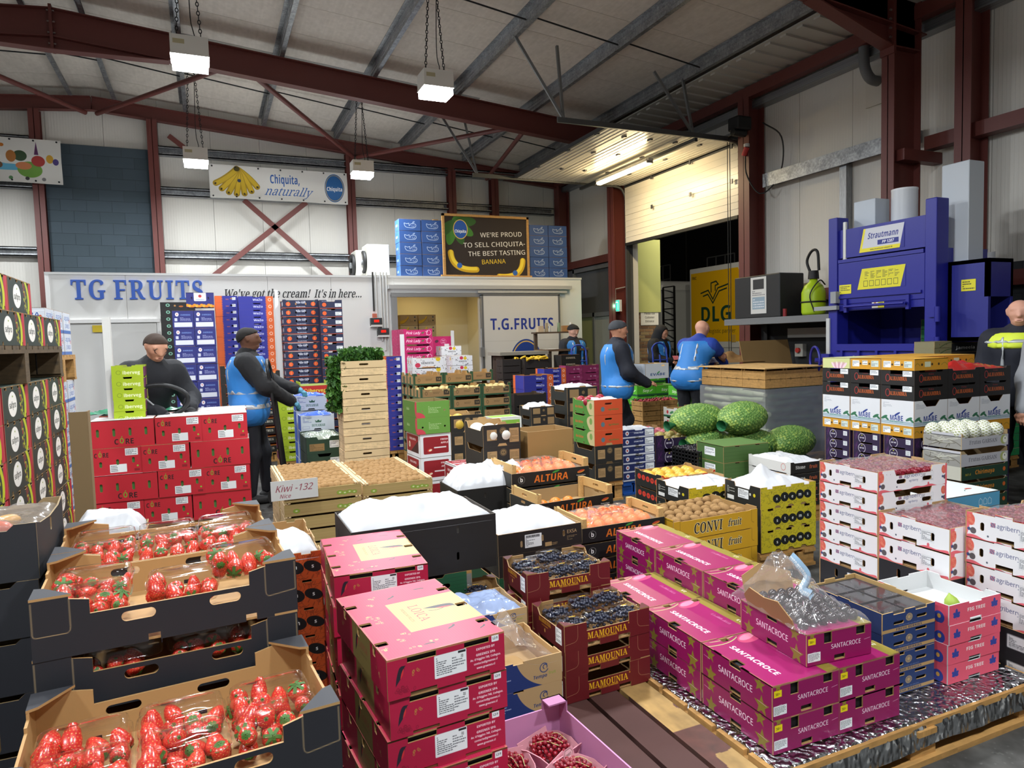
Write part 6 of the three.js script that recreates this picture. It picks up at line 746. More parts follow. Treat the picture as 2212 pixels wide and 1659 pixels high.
// ---------- baler ----------
{const t=thing('baler_press','tall royal blue waste baler with yellow pictogram plate against the right wall','baler',null,7.1,0,-5.62);const bl=mat(0x1c1f86,.42),bd=bl,in_=bl;const z0=-.64,z1=.62;
for(const z of[z0,z1])mesh('post',new RoundedBoxGeometry(.2,3.02,.13,2,.012).translate(.1,1.51,z),bl,t);
mesh('cross_head',box2(.04,.5,2.52,2.86,z0 + .06,z1 - .06),bl,t);mesh('upper_door',new RoundedBoxGeometry(.08,.5,z1 - z0 - .14,2,.01).translate(.05,2.21,-.01),bl,t);mesh('door_rail',[box2(-.01,.05,2.03,2.06,z0 + .1,z1 - .1),box2(.0,.06,2.46,2.5,z0 + .08,z1 - .08)],bl,t);
mesh('lower_flap',box2(.02,.08,1.88,2.0,z0 + .08,z1 - .08),bl,t);mesh('handle',[rod(V(-.06,1.93,-.42),V(-.06,1.93,.36),.016),rod(V(-.06,1.93,-.42),V(.02,1.93,-.42),.016),rod(V(-.06,1.93,.36),V(.02,1.93,.36),.016),box2(-.02,.02,1.86,2.02,-.46,-.42),box2(-.02,.02,1.86,2.02,.35,.39)],bl,t);
mesh('chamber',[box2(.85,.9,.1,2.5,z0,z1),box2(.1,.9,.1,2.5,z0 - .03,z0),box2(.1,.9,.1,2.5,z1,z1 + .03),box2(.1,.9,.9,.95,z0,z1),box2(.1,.9,2.45,2.5,z0,z1)],bd,t);for(let i=0;i<3;i++)mesh('rib',box2(.8,.85,.95,2.45,z0 + .3 + i*.3,z0 + .34 + i*.3),bd,t);mesh('press_plate',box2(.12,.84,1.93,1.98,z0 + .06,z1 - .06),in_,t);
mesh('lower_door',[box2(.0,.09,.1,1.46,z0 + .06,z1 - .06),box2(-.03,.02,1.4,1.48,z0 + .06,z1 - .06)],bl,t);for(let i=0;i<5;i++)mesh('stiffener',box2(-.03,.0,.1,1.4,z0 + .14 + i*.24,z0 + .17 + i*.24),bl,t);for(let i=0;i<3;i++)mesh('hook',tube([V(-.03,1.33,-.3 + i*.28),V(-.1,1.3,-.3 + i*.28),V(-.1,1.22,-.3 + i*.28),V(-.03,1.2,-.3 + i*.28)],.014,6),greyP,t);
mesh('lock_wheel',new THREE.TorusGeometry(.17,.016,8,28).rotateY(Math.PI / 2 - .5).translate(-.12,1.28,z0 - .16),bl,t);mesh('lock_arm',[rod(V(-.12,1.28,z0 - .16),V(.06,1.28,z0),.03),box2(-.06,.08,1.2,1.36,z0 - .12,z0)],bl,t);
mesh('side_guide',[box2(-.02,.02,1.0,1.8,z0 - .08,z0 - .03)],mat(0xc9cccc,.4,.4),t);mesh('latch',box2(-.06,.02,1.98,2.12,z0 + .02,z0 + .1),greyP,t);mesh('latch_arm',box2(-.05,.0,1.9,1.95,z0 - .24,z0 + .1),greyP,t);
for(let i=0;i<3;i++)mesh('hinge',[cyl(.03,.03,.16,10,-.02,1.15 + i*.32,z1 + .1),box2(-.02,.06,1.12 + i*.32,1.22 + i*.32,z1,z1 + .1)],bl,t);
mesh('cylinder_tank',cyl(.14,.14,.5,24,.45,3.0,-.02),mat(0xc4c8cc,.4),t);mesh('cylinder_cap',cyl(.142,.142,.02,24,.45,3.26,-.02),mat(0xd4d7da,.4),t);mesh('valve_box',new RoundedBoxGeometry(.25,.42,.3,2,.01).translate(.4,3.0,-.42),mat(0xb9c1c9,.45),t);mesh('cabinet',new RoundedBoxGeometry(.25,1.3,.3,2,.01).translate(.45,2.75,.66),mat(0xb4bbc2,.45),t);mesh('gas_spring',rod(V(.05,2.35,z0 + .14),V(.05,2.95,z0 + .14),.025),mat(0xc9c9c4,.4,.3),t);
mesh('side_chute',[box2(.2,.24,1.5,2.34,.68,1.1),box2(.2,.6,2.3,2.34,.68,1.1),box2(.2,.6,1.5,1.54,.68,1.1),box2(.2,.6,1.5,2.34,.68,.72),box2(.2,.6,1.95,2.34,1.06,1.1),box2(.56,.6,1.5,2.34,.68,1.1)],mat(0x24287e,.45),t);
const dec=(nm,w,h,res,y,z,x,draw)=>mesh(nm,new THREE.PlaneGeometry(w,h).rotateY(-Math.PI / 2).translate(x,y,z),new THREE.MeshStandardMaterial({map:canvasTex(w*res,h*res,(c)=>{c.scale(res / 1000,res / 1000);draw(c,w*1000,h*1000)}),roughness:.5}),t);
const par=(c,w,h,col)=>poly(c,[[w*.1,0],[w,0],[w*.9,h],[0,h]],col);
dec('name_plate',.58,.27,700,2.69,.0,.036,(c,w,h)=>{c.fillStyle='#1c1f86';c.fillRect(0,0,w,h);par(c,w,h,'#c9cad2');poly(c,[[w*.1,0],[w*.15,0],[w*.05,h],[0,h]],'#e4d62a');poly(c,[[w*.03,h*.84],[w*.92,h*.84],[w*.9,h],[0,h]],'#e4d62a');txt(c,'Strautmann',w*.54,h*.34,96,'#1f2a80',{fit:w*.68,slant:.2});c.fillStyle='#1f2a80';c.fillRect(w*.42,h*.56,w*.46,h*.2);txt(c,'PP 1207',w*.65,h*.66,46,'#e8e8ee',{fit:w*.26,slant:.2});txt(c,'www.strautmann-umwelt.de',w*.5,h*.92,24,'#2a2a20',{fit:w*.5})});
dec('pictogram_plate',.62,.24,600,2.24,.02,.007,(c,w,h)=>{c.fillStyle='#1c1f86';c.fillRect(0,0,w,h);par(c,w,h,'#d9d02a');for(let i=0;i<6;i++){smallPrint(c,w*(.16 + i*.125),h*.14,w*.1,h*.36,'#3a3a2a',6);c.strokeStyle='#3a3a2a';c.lineWidth=5;c.strokeRect(w*(.14 + i*.125),h*.6,w*.085,h*.26)}});
dec('warning_plate',.17,.11,500,2.14,-.46,.006,(c,w,h)=>{c.fillStyle='#d9d02a';c.fillRect(0,0,w,h);smallPrint(c,14,14,w - 28,h - 28,'#3a3a2a',4)});dec('hazard_plate',.16,.11,500,1.95,-.02,.016,(c,w,h)=>{c.fillStyle='#e4e2d8';c.fillRect(0,0,w,h);c.fillStyle='#d9d02a';c.fillRect(w*.5,0,w*.5,h);poly(c,[[w*.1,h*.8],[w*.26,h*.2],[w*.42,h*.8]],'#b8732a');smallPrint(c,w*.55,h*.25,w*.4,h*.5,'#3a3a2a',3)});dec('warning_plate',.15,.12,500,2.08,.9,.196,(c,w,h)=>{c.fillStyle='#d9d02a';c.fillRect(0,0,w,h);smallPrint(c,14,14,w - 28,h - 28,'#3a3a2a',4)});
}
// shelf with compressor, sprayer
{const t=thing('wall_shelf','thick grey shelf slab beside the baler carrying the compressor and sprayer','shelf',null,8.2,0,-7.9);mesh('slab',box2(-.25,.55,1.78,1.88,-1.3,1.35),mat(0x77797a,.6),t);for(const z of[-1.1,.2,1.2])mesh('leg',box2(.45,.52,0,1.78,z - .04,z + .04),blackM,t);mesh('back_board',box2(.5,.55,.4,1.78,-1.25,1.3),mat(0x1c1d1f,.8),t);for(const[z,y]of[[-.35,1.35],[.5,1.35]]){mesh('switch_box',box2(.42,.5,y - .1,y + .1,z - .08,z + .08),mat(0xa5a39a,.6),t);mesh('switch_knob',cyl(.04,.04,.04,12).rotateZ(Math.PI / 2).translate(.4,y,z),mat(0xb03028,.5),t)}mesh('cable_trunking',box2(.44,.5,1.55,1.7,-.6,1.2),mat(0xa9a9a4,.6),t)}
{const t=thing('air_compressor','black boxy machine with a white poster standing on the grey shelf','machine',null,8.35,1.88,-8.62);mesh('casing',new RoundedBoxGeometry(.5,.68,1.0,2,.02).translate(0,.34,0),mat(0x1d1e20,.55),t);const tx=canvasTex(200,330,(c,w,h)=>{c.fillStyle='#d0d0cc';c.fillRect(0,0,w,h);c.fillStyle='#2a2a2c';c.fillRect(30,20,140,90);c.fillStyle='#8fa4b4';c.fillRect(20,180,160,110);smallPrint(c,20,120,160,50,'#6a6a70',3);smallPrint(c,30,190,140,90,'#d9dee4',4)});mesh('poster',new THREE.PlaneGeometry(.34,.58).rotateY(-Math.PI / 2).translate(-.253,.36,.05),new THREE.MeshStandardMaterial({map:tx,roughness:.5}),t)}
{const t=thing('pressure_sprayer','lime green garden sprayer with black pump handle on the grey shelf','sprayer',null,8.3,1.88,-7.66);mesh('tank',new THREE.LatheGeometry([[.001,0],[.15,.0],[.17,.05],[.17,.34],[.13,.44],[.06,.5],[.05,.56],[.001,.56]].map((p)=>new THREE.Vector2(p[0],p[1])),20),mat(0xa9c81e,.4),t);mesh('cap',cyl(.07,.08,.12,14,0,.6,0),blackM,t);mesh('handle',tube([V(0,.62,-.05),V(0,.82,-.12),V(0,.96,-.02),V(0,.95,.06),V(0,.66,.1)],.02,8),blackM,t);mesh('strap',new THREE.TorusGeometry(.175,.012,6,24).rotateX(Math.PI / 2).translate(0,.2,0),blackM,t);mesh('hose',tube([V(.1,.45,.12),V(-.1,.5,.2),V(-.2,.3,.12),V(-.16,.05,.16)],.01,6),blackM,t)}
{const t=thing('drink_can','small dark red can on the grey shelf','can',null,8.1,1.88,-8.02);mesh('can',cyl(.03,.03,.12,14,0,.06,0),mat(0x8a2a30,.35,.4),t)}
for(const[nm,lab,u,v,w,h,cols]of[['safety_notice','blue white and red safety notice on the grey block wall beside the baler',2112,592,.42,.5,['#d5d7da','#1f4fa0','#b02030']],['first_aid_notice','small green and white first aid notice below the safety notice',2110,654,.3,.36,['#d5d7da','#1f7a4a','#d5d7da']]]){const p=atX(u,v,8.76);const d=decal(nm,lab,'notice',w,h,300,(c,W,H)=>{c.fillStyle=cols[0];c.fillRect(0,0,W,H);c.fillStyle=cols[1];c.fillRect(0,H*.22,W,H*.36);c.fillStyle=cols[2];c.fillRect(0,H*.8,W,H*.18);smallPrint(c,W*.1,H*.26,W*.8,H*.28,'#e6e8ee',3);txt(c,'on',W*.4,H*.12,70,'#2a4a8a')},8.755,p.y,p.z,-Math.PI / 2,{thick:.004})}
// ---------- yard outside the loading door ----------
struct('ground',box2(XR + .3,60,-.25,-.02,-60,40),mat(0x2b2b2c,.9));
{const t=thing('brick_pier','yellow-brown brick pier outside the loading door with a pale panel above','pier',null,9.5,0,-13.75);const bm=[mat(0x7a5f44,.85),mat(0x8c6f50,.85),mat(0x6a4f3a,.85),mat(0x94805c,.85)],W=.66;mesh('mortar',box2(-W / 2,W / 2,0,2.2,-.25,.0),mat(0xa39a88,.9),t);const gs=[box(.207,.062,.24),box(.1,.062,.24)];for(let r=0;r<29;r++){let x=-W / 2 -(r % 2?.11:0);while(x<W / 2 - .02){const a=Math.max(x,-W / 2),b=Math.min(x + .215,W / 2);const m=mesh('brick',b - a>.16?gs[0]:gs[1],bm[(rnd()*4)|0],t,(a + b)/ 2,.04 + r*.0755,-.112);x +=.22}}mesh('fascia_panel',box2(-W / 2 - .02,W / 2 + .12,2.2,3.9,-.25,.03),mat(0xb9bf7a,.5),t);
const p=atZ(1404,677,-13.72);const tx=canvasTex(300,330,(c,w,h)=>{c.fillStyle='#dfe0da';c.fillRect(0,0,w,h);['No Public','Admittance','Please Use','Customer','Entrance'].forEach((s,i)=>txt(c,s,w / 2,[45,90,165,220,275][i],44,'#4a4a46',{fit:[150,190,180,160,150][i]}));for(const x of[26,274]){ell(c,x,60,18,18,'#b03a3a');c.fillStyle='#e8e8e8';c.fillRect(x - 12,56,24,8)}});mesh('notice',box(.5,.55,.006,p.x - 9.5,p.y,.014),[0,0,0,0,1,0].map((f)=>f?new THREE.MeshStandardMaterial({map:tx,roughness:.6}):mat(0xdfe0da,.6)),t)}
{const X=16.2,P=(u,v)=>atX(u,v,X),a=P(1489,585),b=P(1640,553),t=thing('lorry_trailer','white lorry trailer side with a big yellow panel and green lettering in the yard','trailer',null,X,0,a.z);const y0=1.15,y1=4.0,L=9.5;mesh('box_body',new RoundedBoxGeometry(2.5,y1 - y0,L,2,.04).translate(1.25,(y0 + y1)/ 2,L / 2),mat(0xcfd2d2,.4),t);
const w=3.9,h=2.45,tx=canvasTex(900,565,(c,W,H)=>{c.fillStyle='#d2d4d4';c.fillRect(0,0,W,H);poly(c,[[0,0],[W*.62,0],[W,H],[0,H]],'#e8b511');txt(c,'FRC',40,40,34,'#2a2a20');c.strokeStyle='#1f3a30';c.lineWidth=11;c.beginPath();c.moveTo(120,170);c.lineTo(215,150);c.lineTo(270,225);c.lineTo(330,140);c.lineTo(450,118);c.moveTo(150,195);c.lineTo(210,182);c.lineTo(270,255);c.lineTo(345,165);c.lineTo(435,148);c.moveTo(250,170);c.lineTo(250,95);c.lineTo(310,85);c.lineTo(335,110);c.lineTo(300,118);c.lineTo(300,160);c.stroke();txt(c,'DLG',300,345,170,'#1f4a3a',{fit:380});txt(c,'Your logistic partner',320,480,44,'#4a4222',{w:'normal',fit:420})});mesh('side_print',new THREE.PlaneGeometry(w,h).rotateY(-Math.PI / 2).translate(-.006,2.6,w / 2 + .1),new THREE.MeshStandardMaterial({map:tx,roughness:.45}),t);
mesh('skirt',box2(.02,.1,.6,y0,.3,L - .3),mat(0xc4c7c6,.5),t);mesh('marker_plate',box2(-.012,-.004,1.35,1.6,2.2,2.4),mat(0xc9a54a,.5),t);for(const z of[1.2,5.8,7.0,8.2])mesh('wheel',cyl(.5,.5,.3,20).rotateZ(Math.PI / 2).translate(.3,.5,z),mat(0x161616,.8),t)}
{const X=16.4,t=thing('lorry_cab','white lorry cab with black ladder rack in front of the trailer','cab',null,X,0,-23.6);mesh('cab_body',[new RoundedBoxGeometry(2.4,2.7,2.0,4,.22).translate(1.2,2.1,0)],mat(0xbfc4c4,.35),t);mesh('roof_fairing',new RoundedBoxGeometry(2.2,.6,1.5,4,.2).translate(1.2,3.5,.1),mat(0xc9cccc,.35),t);mesh('side_window',new RoundedBoxGeometry(.03,.7,.8,2,.01).translate(-.01,2.5,-.35),mat(0x11161a,.15),t);mesh('door_line',box(.02,1.6,.02,-.006,1.7,.2),blackM,t);mesh('wheel_arch',new THREE.TorusGeometry(.55,.06,8,20,Math.PI).rotateY(Math.PI / 2).translate(-.02,.7,-.2),blackM,t);mesh('wheel',cyl(.5,.5,.3,20).rotateZ(Math.PI / 2).translate(.15,.5,-.2),mat(0x161616,.8),t);const r=[];for(let i=0;i<6;i++)r.push(box(.04,.04,.7,.0,1.4 + i*.42,1.5));r.push(box(.06,2.8,.06,0,2.1,1.15),box(.06,2.8,.06,0,2.1,1.85));mesh('ladder_rack',r,blackM,t);mesh('chassis',box(.9,.25,5,1.2,.8,2.6),blackM,t)}
{const t=thing('yard_building','dark building front with a white-barred window across the yard','building',null,26,0,-34);mesh('facade',box2(0,.5,0,8.5,-14,40),mat(0x17181a,.9),t);const W=(z,y,w,h)=>{mesh('window',box2(-.03,0,y,y + h,z,z + w),mat(0x2a2c30,.5),t);const b=[];for(let i=0;i<=3;i++)b.push(box2(-.06,-.03,y,y + h,z + i*w / 3 - .03,z + i*w / 3 + .03));for(let i=0;i<=2;i++)b.push(box2(-.06,-.03,y + i*h / 2 - .03,y + i*h / 2 + .03,z,z + w));mesh('window_bars',b,mat(0x8a8c8e,.6),t)};W(2.6,4.2,2.2,1.7);W(7,4.2,2.2,1.7);W(-3,4.2,2.2,1.7);mesh('drain_pipe',cyl(.06,.06,8,8,-.08,4,.8),mat(0x2a2a2a,.7),t)}
for(const[z,y]of[[-10.6,5.6],[-12.4,5.6]]){const t=thing('flood_lamp','outside flood lamp on the wall above the loading door','lamp','flood lamps above the loading door',XR + .42,y,z);mesh('housing',box(.1,.22,.3,-.02,0,0),mat(0x333436,.5),t);mesh('lamp_face',box(.02,.18,.26,.045,0,0),new THREE.MeshStandardMaterial({color:0xffffff,emissive:0xfff3dc,emissiveIntensity:4}),t);mesh('arm',box(.24,.04,.04,-.12,-.02,0),greyP,t);const l=new THREE.RectAreaLight(0xfff3dc,YARD_W,.26,.18);l.position.set(.07,0,0);l.rotation.order='YXZ';l.rotation.y=-Math.PI / 2;l.rotation.x=-.25;t.add(l)}
// ---------- produce, liners, films, wooden crates ----------
const clearM=new THREE.MeshPhysicalMaterial({color:0xffffff,roughness:.06,transmission:1,thickness:0,ior:1.45});
const filmM=new THREE.MeshPhysicalMaterial({color:0xffffff,roughness:.12,transmission:.92,thickness:0,ior:1.45,side:THREE.DoubleSide});
const linerM=new THREE.MeshPhysicalMaterial({color:0xe4e6ea,roughness:.32,transmission:.25,thickness:0,side:THREE.DoubleSide});
const foilT=dataTex(256,256,(x,y)=>{const a=Math.abs(fbm(x*64,y*64,4)- .5)*2,b=Math.abs(fbm(x*32 + 7,y*32,3)- .5)*2;const g=255*Math.min(1,a*1.2 + b*.7);return[g,g,g]},false);
const foilM=new THREE.MeshStandardMaterial({color:0xc3c7cb,roughness:.22,metalness:1,bumpMap:foilT,bumpScale:.02,side:THREE.DoubleSide});
// crumpled sheet: height field over a rectangle, given edge height and a bulge
function sheetGeo(w,d,n,m,fn){const g=new THREE.PlaneGeometry(w,d,n,m).rotateX(-Math.PI / 2),p=g.attributes.position;for(let i=0;i<p.count;i++){const x=p.getX(i),z=p.getZ(i),r=fn(x / w + .5,z / d + .5,x,z);if(Array.isArray(r))p.setXYZ(i,x + r[0],r[1],z + r[2]);else p.setY(i,r)}g.computeVertexNormals();return g}
const crease=(x,z,s,sd)=>Math.abs(fbm(x*s + sd,z*s + sd*1.7,4)- .5)*2;
function liner(label,p,o={}){// bag liner bulging out of the top carton of pile p
const w=p.W*(o.w||.99),d=p.L*(o.d||.99),h=o.h||.05,sd=rnd()*40,k=o.amp||.03;
const g=sheetGeo(w,d,44,34,(a,b,x,z)=>{const e=Math.min(a,1 - a,b,1 - b)*2,dome=Math.pow(Math.max(0,Math.min(1,e*2.2)),.6);return -.03 +(h + .03)*dome +(k*(crease(x,z,6,sd)- .4)+ k*.5*crease(x,z*.4,16,sd))*dome +(o.peak?o.peak*Math.exp(-((a -(o.pa??.5))**2 +(b -(o.pb??.5))**2)*40):0)});
const m=single(o.name||'plastic_liner',label,'liner',null,g,o.m||linerM,0,0,0);const c=p.P.clone().addScaledVector(p.ex,p.W / 2).addScaledVector(p.ez,-p.L / 2);m.position.set(c.x +(o.dx||0),p.top +(o.dy||0),c.z +(o.dz||0));m.rotation.y=p.yaw*D2R;return m;
}
liner('white crumpled plastic liner over the wide black carton',ST.blk,{h:.07,amp:.035});
liner('white smooth plastic liner over the black carton with barcode label',ST.exsa,{h:.06,amp:.03});
liner('white plastic liner on the orange leaf-pattern boxes beside the strawberry trays',ST.orangeA,{h:.06});
liner('white plastic liner on the orange boxes in front of the red cartons',ST.orangeB,{h:.09});
liner('white paper liner pulled up in the near yellow leaf-pattern box',ST.yelA,{h:.03,peak:.1,pa:.35,pb:.5});
liner('white paper liner in the yellow box behind the kiwi boxes',ST.yelB,{h:.02});
liner('white paper liner in the black and white stone fruit box',ST.stoneW,{h:.02});liner('white paper in the navy and silver stone fruit box',ST.stoneB,{h:.015});
liner('blue and white film in the upper crown box',ST.hoya1,{h:.02,m:mat(0x3a5fc0,.3)});liner('blue film in the lower crown box',ST.hoya2,{h:.02,m:mat(0x3a5fc0,.3)});
liner('shiny clear film packs in the dark forest green tray',ST.forest,{h:.02,amp:.06,m:mat(0xb9c4b4,.15,.4)});
for(const[k,t]of[['mesaA','behind the orange boxes'],['mesaC','by the potato pallet']])liner('white film around melons in the black carton ' + t,ST[k],{h:.03,amp:.06});
liner('clear film with blue print in the rear kraft berry box',ST.tempoB,{h:.03,amp:.05,m:mat(0x9fb0d4,.12,.2)});
// big white bag behind the lined cartons, on its own carton
{const P=atY(990,1062,.6);const b=put('blk','lined_carton','wide black carton under the big white bag behind the lined cartons',null,V(P.x,.6,P.z - .02),0,1.05);const q={P:V(P.x,.6,P.z - .02),ex:V(1,0,0),ez:V(0,0,1),W:.65,L:.4,top:.6,yaw:0};liner('big white plastic bag heaped behind the lined cartons',q,{h:.13,amp:.09,name:'plastic_bag'});for(let i=0;i<3;i++)put('blk','lined_carton','wide black carton below the big white bag','wide black cartons below the white bag',V(P.x,.6 - .121*(i + 1),P.z - .02),0,1.05);pallet(0,.65,0,.4,.6 - .121*4,'wooden pallet under the big white bag').position.set(P.x,0,P.z - .42)}
// ---- strawberries
const berryT=dataTex(128,128,(x,y)=>{const r=(y*16)|0,px=(x*14 +(r % 2)*.5)% 1,py=(y*16)% 1,s=Math.hypot((px - .5)*.8,py - .5)<.13,n=fbm(x*16,y*16,3);return s?[226,190,96]:[196 + 40*(n - .5),30 + 26*n,26 + 14*n]});
const berryM=new THREE.MeshPhysicalMaterial({map:berryT,roughness:.28,clearcoat:.5,clearcoatRoughness:.2,bumpMap:berryT,bumpScale:-.0012});
const berryG=[0,1,2].map((v)=>{const g=new THREE.LatheGeometry([[.001,-.022],[.006,-.021],[.0125,-.012],[.0165,.0],[.018 - v*.001,.009],[.014,.016],[.001,.018]].map((p)=>new THREE.Vector2(p[0],p[1])),12);g.scale(1,1 + v*.12,.92);g.computeVertexNormals();return g});
const calyxG=(()=>{const a=[];for(let i=0;i<6;i++){const s=new THREE.PlaneGeometry(.006,.016).rotateX(-1.1).translate(0,.019,.008).rotateY(i*1.05);a.push(s)}return merge(a)})(),calyxM=mat(0x3f6a24,.6,0,{side:2});
let nBerry=0;const berryProto=[];
function strawberry(x,y,z,s,where){const v=nBerry % 3;let t;if(berryProto[v])t=copyOf(berryProto[v],'ripe red strawberry ' + where,'strawberries ' + where);else{t=berryProto[v]=thing('strawberry','ripe red strawberry ' + where,'strawberry','strawberries ' + where);mesh('flesh',berryG[v],berryM,t);mesh('calyx',calyxG,calyxM,t)}t.position.set(x,y,z);t.rotation.set(rr(.6,2.6),rr(0,6.28),rr(-.8,.8));t.scale.setScalar(s);nBerry++;return t}
const punG=(()=>{const R=(w,d,r,y)=>{const s=[];for(let i=0;i<24;i++){const q=i / 24*2*Math.PI,c=Math.cos(q),n=Math.sin(q),sx=Math.sign(c)*Math.pow(Math.abs(c),.35),sz=Math.sign(n)*Math.pow(Math.abs(n),.35);s.push([sx*w / 2,y,sz*d / 2])}return s};const loft=(rings,cap)=>{const v=[],id=[];rings.forEach((r)=>r.forEach((p)=>v.push(...p)));const n=24;for(let k=0;k + 1<rings.length;k++)for(let i=0;i<n;i++){const a=k*n + i,b=k*n +(i + 1)% n;id.push(a,a + n,b,b,a + n,b + n)}if(cap !==undefined){const c=v.length / 3;const r=rings[cap];v.push(0,r[0][1],0);for(let i=0;i<n;i++){const a=cap*n + i,b=cap*n +(i + 1)% n;id.push(a,b,c)}}const g=new THREE.BufferGeometry();g.setAttribute('position',new THREE.Float32BufferAttribute(v,3));g.setIndex(id);g.computeVertexNormals();return g};
return{base:loft([R(.16,.095,0,.002),R(.168,.1,0,.01),R(.18,.112,0,.055),R(.192,.124,0,.056)],0),lid:loft([R(.192,.124,0,.058),R(.182,.114,0,.06),R(.174,.106,0,.082),R(.16,.092,0,.088),R(.14,.07,0,.084)],4)}})();
function punnet(c,yaw,s,where,n,contents='straw'){const t=thing('berry_punnet','clear plastic punnet of strawberries ' + where,'punnet','strawberry punnets ' + where,c.x,c.y,c.z,yaw);t.scale.setScalar(s);mesh('base',punG.base,clearM,t);mesh('lid',punG.lid,clearM,t);const a=yaw*D2R;let k=0;for(let l=0;l<2;l++)for(let i=0;i<4&&k<n;i++)for(let j=0;j<2 + l&&k<n;j++){const x=(-.066 + i*.044 + rr(-.006,.006))*s,z=((j -(1 + l)/ 2)*(l?.034:.046)+ rr(-.005,.005))*s;strawberry(c.x + Math.cos(a)*x + Math.sin(a)*z,c.y +(.024 + l*.028 + rr(0,.006))*s,c.z - Math.sin(a)*x + Math.cos(a)*z,s*rr(1.15,1.5),where);k++}return t}
const inTray=(p,fx,fz,iz,y)=>p.P.clone().addScaledVector(p.ex,fx*p.W).addScaledVector(p.ez,-(fz + iz)*p.L).setY(y);
{const A=ST.strawA,Cc=ST.strawC,s=1.0;const yA=A.top - A.H + .008,yC=Cc.top - Cc.H + .008;
for(const fx of[.19,.5,.81])for(const fz of[.2,.5,.8]){if(fz<.6)punnet(inTray(Cc,fx,fz,0,yC + .045),Cc.yaw + rr(-2,2),s,'in the low front tray',12)}
for(const[fx,fz,up]of[[.2,.22,.05],[.2,.54,.055],[.55,.24,.05],[.8,.44,.075]])punnet(inTray(A,fx,fz,0,yA + up),A.yaw + rr(-4,4),s,'in the top tray of the tall stack',11);
for(const fx of[.2,.5,.8])for(const fz of[.28,.66])punnet(inTray(A,fx,fz,1,yA + .05),A.yaw + rr(-2,2),s,'in the rear top tray',8);
for(const fx of[.3,.62,.86])punnet(inTray(A,fx,.18,0,A.top - 2*A.H + .05),A.yaw,s,'in the second tray of the tall stack',6);
const E=thing('strawberry_tray','brown-edged tray of strawberries with a green lid flap at the bottom left edge','tray',null,Cc.P.x - .36,0,Cc.P.z - .12,3);const yE=.72;mesh('wall',[box2(.27,.276,yE,yE + .1,-.3,.2),box2(-.3,.27,yE,yE + .1,-.306,-.3),box2(-.3,.27,yE - .006,yE,-.3,.2)],mat(0x9a7a48,.7),E);mesh('green_flap',box2(-.3,.27,yE + .12,yE + .124,-.36,-.26),mat(0x6a9a3a,.6),E);mesh('support_stack',box2(-.3,.27,.0,yE - .01,-.3,.2),mat(0x26272c,.6),E);
for(let i=0;i<2;i++)punnet(V(Cc.P.x - .2,yE + .005,Cc.P.z - .3 + i*.16),80,1,'in the edge tray with green flap',9)}
// film packs in the slate cartons
liner('clear film over red and yellow peppers in the slate carton',ST.slateD,{h:.01,amp:.05,m:filmM,name:'pepper_film'});{const p=ST.slateD;for(let i=0;i<14;i++){const c=inTray(p,rr(.1,.9),rr(.1,.9),0,p.top - .045);const m=single('sweet_pepper','small pointed pepper under film in the slate carton','pepper','small peppers in the slate carton',new THREE.SphereGeometry(.03,10,8).scale(1.5,.8,.8),mat([0xb02418,0xc9901e,0xb84a1a][i % 3],.35),c.x,c.y,c.z);m.rotation.y=rr(0,3)}}
// round fruit placed as individuals
function fruitGrid(name,label,group,cat,geo,m,p,nx,nz,iz0,y,o={}){let proto;for(let i=0;i<nx;i++)for(let j=0;j<nz;j++){const c=inTray(p,(o.x0??.1)+((o.x1??.9)-(o.x0??.1))*(i +(j % 2)*(o.stag??.3))/ Math.max(1,nx - 1 +(o.stag??.3)),(o.z0??.14)+((o.z1??.86)-(o.z0??.14))*j / Math.max(1,nz - 1),iz0,y + rr(-1,1)*(o.jy??.004));let t;if(proto)t=copyOf(proto,label,group);else{t=proto=single(name,label,cat,group,geo,m,0,0,0)}t.position.copy(c);t.rotation.set(rr(-.3,.3),rr(0,6),rr(-.3,.3));const s=rr(.92,1.08);t.scale.setScalar(s)}}
const peelT=dataTex(64,64,(x,y)=>{const n=N64(x*64,y*64);return[226 + 14*n,112 + 16*n,26]}),orangeM=new THREE.MeshStandardMaterial({map:peelT,roughness:.4,bumpMap:peelT,bumpScale:.0015}),ball=new THREE.SphereGeometry(.042,16,12);
const hair=dataTex(64,64,(x,y)=>{const n=fbm(x*32,y*32,3);return[128 + 40*n,98 + 30*n,58 + 20*n]}),kiwiM=new THREE.MeshStandardMaterial({map:hair,roughness:.85}),kiwiG=new THREE.SphereGeometry(.03,14,10).scale(1.28,.95,1);
for(const[k,t]of[['altF','front'],['altB','rear']]){const p=ST[k];fruitGrid('orange','orange under printed film in the ' + t + ' black orange box','oranges in the ' + t + ' box','orange',ball,orangeM,p,6,4,0,p.top - .03,{x0:.13,x1:.85,z0:.16,z1:.84});
const fm=canvasTex(512,330,(c)=>{c.clearRect(0,0,512,330);txt(c,'ALTURA',256,165,150,'#d8481c',{fit:420,slant:.2,st:'#3a1a10',sw:8})});liner('clear film printed with orange lettering over the ' + t + ' orange box',p,{h:.035,amp:.02,w:.86,m:filmM,name:'printed_film'});const d=liner('bold orange print on the film of the ' + t + ' orange box',p,{h:.037,amp:.02,w:.62,d:.5,m:new THREE.MeshStandardMaterial({map:fm,alphaTest:.5,transparent:true,roughness:.4,side:2}),name:'film_print',dy:.002})}
